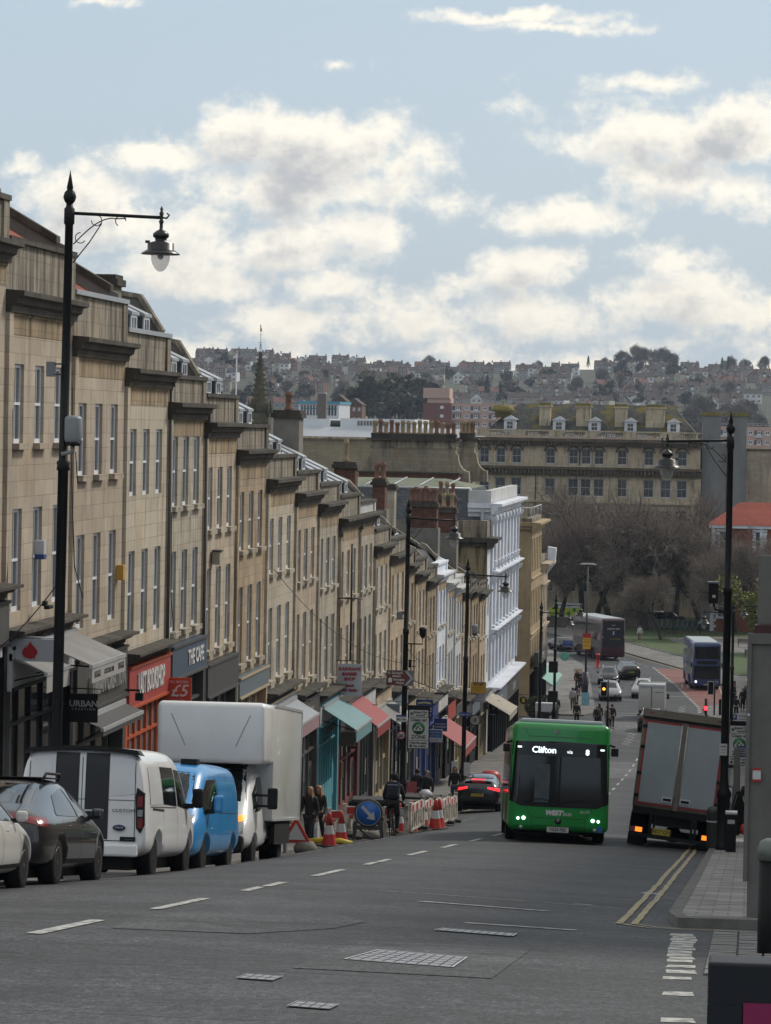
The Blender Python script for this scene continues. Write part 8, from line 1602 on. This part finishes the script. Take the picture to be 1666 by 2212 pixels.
for (u,m,lb,hh) in ((1375,PWH,'tall white van parked behind the trunk of the plane tree',2.3),(1418,PWH,'white car behind the limbs of the plane tree',1.5),(1440,PBK,'dark car beyond the row of hire scooters',1.45),(1358,PSL,'silver car left of the big plane trunk',1.5),(1238,PSL,'pale car behind the yellow emergency vehicle',1.5)):
    t=empty('parked_car',(at(u,1340,405).x,405,-23.42),label=lb,cat='van' if hh>2 else 'car'); b=MB(); b.prism([(-2.2,.3),(2.2,.3),(2.25,.85),(1.3,1.0),(.8,hh),(-1.4 if hh<2 else -2.2,hh),(-2.2,1.0)],1,-.85,.85,m); b.build('body',t,bevel=.06); b=MB(); b.prism([(-1.7,1.02),(1.2,1.02),(.72,hh-.1),(-1.3,hh-.1)],1,-.87,-.851,CGL); b.build('side_window',t)
    for k in (-1.35,1.35): b=MB(); b.lathe([(.33,-.9),(.33,-.7)],(k,0,.33),TYR,14,axis=1); b.build('wheel',t)
MINT=M('scooter_mint',(.10,.42,.42),.5,var=0)
b=MB(); b.tube([(-.4,0,.12),(.35,0,.12),(.5,0,1.15)],.035,MINT,5); b.tube([(.48,-.2,1.15),(.48,.2,1.15)],.02,BLK,4)
for k in (-.45,.45): b.lathe([(.11,-.03),(.11,.03)],(k,0,.11),TYR,8,axis=1)
SC=b.mesh('hire_scooter')
for k in range(8): link('hire_scooter',SC,None,(at(1425+k*11,1350,393).x,393,-23.35),(0,0,.8),label=f'small mint green hire scooter before the far wall, {ORD[k]} from the left',cat='scooter',group='mint green hire scooters in a row')

# ================= PEOPLE
SKN=M('skin',(.38,.22,.16),.55,var=.06); DKC=M('black_cloth',(.012,.012,.014),.85,var=.3,scale=6); NVC=M('navy_cloth',(.015,.02,.04),.85,var=.3,scale=6); JNS=M('dark_denim',(.03,.04,.07),.85,var=.2); SHO=M('shoe_black',(.015,.015,.015),.5,var=0)
def skin(name,V,E,mat,parent,root=0,sub=1):
    me=bpy.data.meshes.new(name); me.from_pydata([v[:3] for v in V],E,[]); me.materials.append(mat); o=bpy.data.objects.new(name,me); COL.objects.link(o)
    o.modifiers.new('s','SKIN'); sv=me.skin_vertices[0].data if me.skin_vertices else None
    if sv is None:
        bpy.context.view_layer.objects.active=o; bpy.ops.mesh.customdata_skin_add() if hasattr(bpy.ops.mesh,'customdata_skin_add') else None; sv=me.skin_vertices[0].data
    for i,v in enumerate(V): sv[i].radius=(v[3],v[4] if len(v)>4 else v[3]); sv[i].use_root=(i==root)
    m=o.modifiers.new('u','SUBSURF'); m.levels=sub; m.render_levels=sub
    dg=bpy.context.evaluated_depsgraph_get(); nm=bpy.data.meshes.new_from_object(o.evaluated_get(dg)); bpy.data.objects.remove(o)
    for p in nm.polygons: p.use_smooth=True
    return link(name,nm,parent)
def person(x,y,rz,label,pose='stand',top=DKC,legs=JNS,hair=None,hairm=None,coat=False,h=1.0,pack=None,hat=None,hands=False,z=None,bag=None):
    """faces local -y; pose gives leg stride and arm swing"""
    t=empty('person',(x,y,gz(x,y)+.12 if z is None else z),(0,0,rz),label=label,cat='person'); t.scale=(h,h,h)
    st={'stand':0,'walk':.28,'walk2':-.25,'sit':0}[pose]; A=.12 if pose=='stand' else .3
    hip=.93; V=[(0,0,hip,.13,.1),(0,0,1.12,.125,.095),(0,.0,1.3,.155,.1),(0,.01,1.44,.10,.08),(0,0,1.51,.052,.052),(0,-.015,1.57,.055,.06)]; E=[(0,1),(1,2),(2,3),(3,4),(4,5)]
    L={}
    for s in (-1,1):
        k=len(V); ky=-s*st*.45; ay=-s*st
        V+=[(s*.095,0,.88,.09),(s*.10,ky-.03,.50,.06),(s*.10,ay+(.12 if ay>0 else 0),.10+(.05 if ay>.1 else 0),.04),(s*.10,ay-.02,.05,.04),(s*.11,ay-.15,.035,.035)]; E+=[(0,k),(k,k+1),(k+1,k+2),(k+2,k+3),(k+3,k+4)]
        k=len(V); sw=s*st*.7; V+=[(s*.17,.01,1.42,.058),(s*.235,sw*.3+.02,1.14,.042),(s*.25,sw*.8-A*.6,.92,.032),(s*.25,sw*.9-A*.75,.85,.024,.016),(s*.25,sw*.95-A*.85,.80,.022,.012)]; E+=[(3,k),(k,k+1),(k+1,k+2),(k+2,k+3),(k+3,k+4)]; L[s]=V[-1]
        if hands:
            for f in range(4): j=len(V); V+=[(s*.25,L[s][1]-.025+f*.017,L[s][2]-.03,.008),(s*.245,L[s][1]-.035+f*.018,L[s][2]-.075-(.01 if f in(1,2) else 0),.006)]; E+=[(k+4,j),(j,j+1)]
            j=len(V); V+=[(s*.225,L[s][1]-.04,L[s][2]+.01,.009),(s*.22,L[s][1]-.055,L[s][2]-.03,.007)]; E+=[(k+3,j),(j,j+1)]
    body=skin('body',V,E,SKN,t)
    # head with nose, brow and ears on the same body
    b=MB(); 
    for r_,z_,y_ in (): pass
    hd=[(.001,1.755),(.05,1.748),(.075,1.72),(.083,1.67),(.080,1.62),(.068,1.575),(.05,1.545),(.03,1.53),(.001,1.525)]
    vs=[];n=14
    for (r0,zz) in hd:
        for k in range(n): a=2*PI*k/n; vs.append((r0*.92*math.cos(a),-.01+r0*1.16*math.sin(a)-(.012 if abs(zz-1.545)<.03 and math.sin(a)<0 else 0),zz))
    b.add(vs,[(i*n+k,i*n+(k+1)%n,(i+1)*n+(k+1)%n,(i+1)*n+k) for i in range(len(hd)-1) for k in range(n)],SKN,True)
    b.add([(-.012,-.1,1.655),(.012,-.1,1.655),(.016,-.125,1.615),(-.016,-.125,1.615),(0,-.095,1.605),(0,-.1,1.665)],[(0,1,2,3),(3,2,4),(0,3,4),(1,4,2),(0,5,1)],SKN,True)
    for s in (-1,1): b.lathe([(.004,-.01),(.022,0),(.004,.01)],(s*.078,0,1.635),SKN,8,axis=0)
    head=b.build('head',t); b=MB()
    for s in (-1,1): b.lathe([(.002,-.005),(.011,0),(.002,.004)],(s*.03,-.094,1.655),DKC,8,axis=1)
    b.build('eyes',head); b=MB(); b.box(-.02,.02,-.101,-.092,1.578,1.586,M('lips',(.3,.1,.09),.5,var=0)); b.build('mouth',head)
    if hat: b=MB(); b.lathe([(.088,1.66),(.094,1.70),(.085,1.76),(.04,1.79),(.001,1.795)],(0,-.005,0),hat,14); b.build('hat',t)
    elif hair:
        hm=hairm or M('hair_dark',(.02,.014,.01),.7,var=.3,scale=20); b=MB(); lo={'short':1.63,'bob':1.54,'long':1.34}[hair]; n=16; prof=[(.001,1.80),(.062,1.79),(.098,1.75),(.108,1.68)]+([(.115,1.6)] if lo<1.6 else [])+([(.15,1.48),(.17,1.38)] if lo<1.5 else [])+[(.13 if lo<1.6 else .088,lo)]
        vs=[];fs=[]
        for (r0,zz) in prof:
            for k in range(n):
                a=2*PI*k/n; q=math.sin(a); rr=r0*(1+.08*math.sin(k*3.1+zz*20)); vs.append((rr*math.cos(a)*.98,.008+rr*q*1.12,zz))
        for i in range(len(prof)-1):
            for k in range(n):
                a=2*PI*(k+.5)/n
                if math.sin(a)<-.62 and prof[i+1][1]<1.73: continue
                fs.append((i*n+k,i*n+(k+1)%n,(i+1)*n+(k+1)%n,(i+1)*n+k))
        b.add(vs,fs,hm,True); b.build('hair',t,fix=False)
    # clothes grown a little larger round the same joints
    def sub(ix,grow,edges): return [(V[i][0],V[i][1],V[i][2],V[i][3]+grow,(V[i][4] if len(V[i])>4 else V[i][3])+grow) for i in ix],edges
    Ln=5; aR=6+Ln; per=10+(10 if hands else 0); o0=6; o1=6+per
    C=[(V[i][0],V[i][1],V[i][2],V[i][3]+.03+(.03 if i==3 else 0),(V[i][4] if len(V[i])>4 else V[i][3])+.03) for i in (0,1,2,3)]+[(0,0,1.525,.072,.07)]; EE=[(0,1),(1,2),(2,3),(3,4)]
    for o_ in (o0,o1):
        k=len(C); a=o_+5; C+=[(V[a][0],V[a][1],V[a][2]+.015,V[a][3]+.034),(V[a+1][0],V[a+1][1],V[a+1][2],V[a+1][3]+.026),(V[a+2][0],V[a+2][1],V[a+2][2]-.02,V[a+2][3]+.018)]; EE+=[(3,k),(k,k+1),(k+1,k+2)]
    if coat: k=len(C); C+=[(0,0,.75,.165,.13),(0,0,.52,.17,.14)]; EE+=[(0,k),(k,k+1)]
    skin('coat' if coat else 'jacket',C,EE,top,t)
    C=[(V[0][0],V[0][1],V[0][2],.135,.115)]; EE=[]
    for o_ in (o0,o1): k=len(C); C+=[(V[o_][0],V[o_][1],V[o_][2],V[o_][3]+.015),(V[o_+1][0],V[o_+1][1],V[o_+1][2],V[o_+1][3]+.022),(V[o_+2][0],V[o_+2][1],V[o_+2][2]+.01,V[o_+2][3]+.025)]; EE+=[(0,k),(k,k+1),(k+1,k+2)]
    skin('trousers',C,EE,legs,t)
    for o_ in (o0,o1): b=MB(); v=V[o_+3]; b.box(v[0]-.045,v[0]+.045,v[1]-.17,v[1]+.07,0,.085,SHO) ; b.build('shoe',t,bevel=.025)
    if pack: b=MB(); b.box(-.16,.16,.13,.32,1.02,1.48,pack); b.build('backpack',t,bevel=.06)
    if bag: b=MB(); v=L[1]; b.prism([(v[1]-.02,v[2]-.06),(v[1]+.02,v[2]-.06),(v[1]+.14,v[2]-.22),(v[1]+.16,v[2]-.62),(v[1]-.16,v[2]-.62),(v[1]-.14,v[2]-.22)],0,v[0]-.05,v[0]+.07,bag)
    if bag:
        t2=empty('carrier_bag',t.location+Vector((0,0,0)),(0,0,rz),label='white cotton carrier bag held by the woman in the long black coat',cat='bag'); b.build('bag',t2,bevel=.02); b=MB(); b.tube([(v[0]-.03,v[1]-.08,v[2]-.2),(v[0],v[1]-.01,v[2]-.02),(v[0]-.03,v[1]+.08,v[2]-.2)],.006,bag,5); b.build('handles',t2); t2.scale=(h,h,h)
    return t
BLD=M('hair_light_brown',(.22,.13,.07),.6,var=.4,scale=30); GNG=M('hair_ginger',(.36,.13,.045),.6,var=.4,scale=30); TANC=M('tan_cloth',(.16,.13,.10),.85,var=.2); WHC=M('white_cloth',(.40,.41,.43),.8,var=.1); PKC=M('pink_cloth',(.35,.22,.25),.85,var=.15); BRC=M('brown_cloth',(.07,.03,.022),.85,var=.2); KHC=M('khaki_cloth',(.14,.12,.07),.85,var=.15); OLC=M('olive_cloth',(.10,.09,.07),.85,var=.2)
q=at(668,1790,99.5); person(q.x,99.5,-.15,'woman with long light brown hair and long black coat walking up past the box van','walk',DKC,DKC,'long',BLD,coat=True,hands=True,bag=WHC)
q=at(688,1760,101.8); person(q.x,101.8,-.1,'woman with long ginger hair in a black jacket just behind the other woman','walk2',DKC,DKC,'long',GNG,hands=True)
q=at(965,1740,137.5); person(-13.15,137.5,-.1,'bald man in a dark hooded jacket walking up the left pavement','walk',DKC,DKC,'short',M('hair_grey',(.12,.11,.10),.7),hands=True)
person(-13.9,141,PI,'person in black seen from behind, next to the bald man','walk2',DKC,DKC,'short')
person(-13.0,149,0,'person holding white papers beside the third lamp post','stand',DKC,JNS,'bob'); b=MB(); b.box(-.45,-.15,-.22,-.2,1.05,1.75,SWH); b.box(.12,.4,-.22,-.2,1.1,1.7,SWH); t=empty('paper_posters',(-12.95,151.9,gp(-13,152)+.25),label='white paper posters taped round the third lamp post',cat='poster'); b.build('sheets',t)
for px_,py_,Yp,rz,lb,kw in ((1075+180,1500,283,PI,'man in a brown jacket in front of the post box',dict(top=BRC,legs=DKC,hair='short')),(1247,1500,289,0,'woman in black walking up the far pavement',dict(top=DKC,legs=DKC,hair='long',hairm=BLD,pose='walk')),(1237,1540,263,PI,'person in white shirt and grey trousers walking away by the café chairs',dict(top=WHC,legs=OLC,hair='short',pose='walk')),(1245,1530,267,PI,'person with long dark hair in a pink jacket on the far pavement',dict(top=PKC,legs=BRC,hair='long',pose='walk')),
  (1246,1560,244.5,PI,'dark haired person in black crossing by the information panel',dict(top=DKC,legs=DKC,hair='short')),(1202,1550,251,0,'seated looking person in black just above the white stall',dict(top=DKC,legs=DKC,hair='short')),
  (1289,1580,241,PI,'person in white woolly hat with dark backpack waiting to cross',dict(top=OLC,legs=DKC,hat=WHC,pack=DKC)),(1294,1580,243,PI,'dark haired person behind the white hatted one at the crossing',dict(top=BRC,legs=DKC,hair='bob')),(1312,1580,240,.8,'person in a tan hooded coat waiting at the crossing',dict(top=TANC,legs=JNS,hair='short',coat=True)),(1322,1580,242.5,PI,'man in black striding onto the crossing',dict(top=NVC,legs=DKC,hair='short',pose='walk')),
  (1382,1400,368,0,'person in white top and khaki trousers walking beside the green',dict(top=WHC,legs=KHC,hair='short',pose='walk')),(1591,1520,258,PI,'person in black standing left of the shelter crowd, back turned',dict(top=DKC,legs=DKC,hair='short')),(1605,1500,268,0,'man in a long dark coat waiting by the bus shelter',dict(top=DKC,legs=DKC,hair='short',coat=True)),(1611,1500,272,.5,'person in a dark anorak beside the man in the long coat',dict(top=NVC,legs=DKC,hair='bob')),(1586,1490,276,1,'tall person in black by the post left of the bus shelter',dict(top=DKC,legs=DKC,hair='short')),(1621,1490,268,2,'person seated low at the right under the shelter',dict(top=DKC,legs=DKC,hair='short',h=.85)),
  (1617,1720,116,PI,'person in a black puffer jacket on the right pavement behind the steel post',dict(top=DKC,legs=DKC,hair='short',h=1.02)),(1567,1640,122,PI,'person in maroon partly hidden behind the right lamp post',dict(top=M('maroon_cloth',(.10,.012,.025),.85),legs=DKC,hair='bob'))):
    q=at(px_,py_,Yp); person(q.x,Yp,rz,lb,**kw)
# cyclist seen from behind
bx,by=-10.32,97.6; bz=gz(bx,by)+.015
t=empty('bicycle',(bx,by,bz),(0,0,0),label='thin dark bicycle ridden away from the camera',cat='bicycle'); F=M('bike_frame',(.04,.015,.015),.4)
for y_ in (-.52,.52):
    b=MB(); n=26; b.tube([(0,y_+.335*math.cos(2*PI*k/n),.345+.335*math.sin(2*PI*k/n)) for k in range(n+1)],.016,TYR,6,cap=False); w=b.build('wheel',t); b=MB()
    for k in range(12): b.tube([(0,y_,.345),(0,y_+.33*math.cos(PI*k/6),.345+.33*math.sin(PI*k/6))],.0015,SBOARD,3)
    b.lathe([(.02,-.04),(.02,.04)],(0,y_,.345),BLK,8,axis=0); b.build('spokes',w)
b=MB(); P_=dict(bb=(0,-.05,.28),st=(0,-.2,.85),hd=(0,.36,.86),hb=(0,.40,.66),ra=(0,-.52,.345),fa=(0,.52,.345))
for a,c in (('bb','st'),('bb','hb'),('st','hd'),('hd','hb')): b.tube([P_[a],P_[c]],.017,F,6)
for s in (-.05,.05): b.tube([(s*.6,-.2,.8),(s,-.52,.345)],.009,F,5); b.tube([(s*.6,-.05,.28),(s,-.52,.345)],.009,F,5); b.tube([(s*.8,.4,.66),(s,.52,.345)],.012,F,5)
b.build('frame',t); b=MB(); b.box(-.07,.07,-.34,-.1,.93,.98,BLK); b.tube([(0,-.2,.85),(0,-.22,.95)],.013,BLK,6); b.build('saddle',t,bevel=.01); b=MB(); b.tube([(-.27,.32,.98),(0,.38,1.0),(.27,.32,.98)],.014,BLK,6); b.tube([(0,.36,.86),(0,.38,1.0)],.014,BLK,6); b.build('handlebar',t); b=MB(); b.tube([(.07,-.05,.28),(.09,.03,.13)],.01,BLK,5); b.tube([(-.07,-.05,.28),(-.09,-.12,.43)],.01,BLK,5); b.box(.07,.17,-.01,.07,.11,.135,BLK); b.box(-.17,-.07,-.16,-.08,.42,.445,BLK); b.build('cranks',t)
t=empty('person',(bx,by,bz),(0,0,0),label='cyclist in black with a dark backpack and cap, riding away in the left lane',cat='person')
V=[(0,-.2,1.02,.15,.12),(0,-.1,1.2,.14,.11),(0,.05,1.40,.17,.11),(0,.12,1.52,.10,.08),(0,.16,1.58,.055),(0,.18,1.63,.055)]; E=[(0,1),(1,2),(2,3),(3,4),(4,5)]
for s,kn,an in ((1,(.12,.12,.60),(.12,0,.2)),(-1,(-.13,.2,.82),(-.12,-.12,.50))):
    k=len(V); V+=[(s*.1,-.18,.98,.1),(*kn,.065),(*an,.045),(an[0],an[1]+.03,an[2]-.07,.04),(an[0],an[1]+.15,an[2]-.08,.033)]; E+=[(0,k),(k,k+1),(k+1,k+2),(k+2,k+3),(k+3,k+4)]
    k=len(V); V+=[(s*.19,.1,1.47,.06),(s*.29,.12,1.2,.043),(s*.27,.27,1.03,.034),(s*.25,.33,1.0,.03)]; E+=[(3,k),(k,k+1),(k+1,k+2),(k+2,k+3)]
    for f in range(4): j=len(V); V+=[(s*(.22+.018*f),.37,1.01,.009),(s*(.22+.018*f),.385,.975,.008)]; E+=[(k+3,j),(j,j+1)]
    j=len(V); V+=[(s*.21,.33,.985,.010),(s*.20,.355,.97,.008)]; E+=[(k+3,j),(j,j+1)]
skin('body',V,E,SKN,t)
C=[(v[0],v[1],v[2],v[3]+.03,(v[4] if len(v)>4 else v[3])+.03) for v in V[:4]]; EE=[(0,1),(1,2),(2,3)]
for o_ in (6,25): k=len(C); C+=[(V[o_+5+i][0],V[o_+5+i][1],V[o_+5+i][2],V[o_+5+i][3]+.022) for i in range(3)]; EE+=[(3,k),(k,k+1),(k+1,k+2)]
skin('jacket',C,EE,DKC,t)
C=[(0,-.2,1.0,.165,.14)]; EE=[]
for o_ in (6,25): k=len(C); C+=[(V[o_+i][0],V[o_+i][1],V[o_+i][2],V[o_+i][3]+.018) for i in range(3)]; EE+=[(0,k),(k,k+1),(k+1,k+2)]
skin('trousers',C,EE,DKC,t)
for o_ in (6,25): v=V[o_+3]; b=MB(); b.box(v[0]-.045,v[0]+.045,v[1]-.06,v[1]+.2,v[2]-.05,v[2]+.03,SHO); b.build('shoe',t,bevel=.02)
b=MB(); b.lathe([(.001,1.85),(.06,1.84),(.1,1.79),(.105,1.73),(.09,1.66),(.05,1.6),(.001,1.58)],(0,.2,0),DKC,14); b.build('hood',t)
t=empty('backpack',(bx,by-.12,bz+1.18),(R(-20),0,0),label='large dark rucksack on the back of the cyclist',cat='backpack'); b=MB(); b.box(-.20,.20,-.16,.06,-.1,.42,NVC); b.box(-.17,.17,-.2,-.12,-.05,.2,DKC); b.build('bag',t,bevel=.07); b=MB(); b.box(-.16,.16,-.165,-.15,.3,.315,SBOARD); b.build('trim',t)

# ================= AIR
m=bpy.data.materials.new('air'); m.use_nodes=True; N=m.node_tree.nodes; N.remove(N['Principled BSDF']); v=N.new('ShaderNodeVolumePrincipled'); v.inputs['Color'].default_value=(.66,.80,1,1); v.inputs['Density'].default_value=HAZE; v.inputs['Anisotropy'].default_value=.2
m.node_tree.links.new(v.outputs[0],N['Material Output'].inputs['Volume'])
b=MB(); b.box(-2800,2800,-60,3450,-27,75,m); hz_o=b.build('haze',kind='stuff');
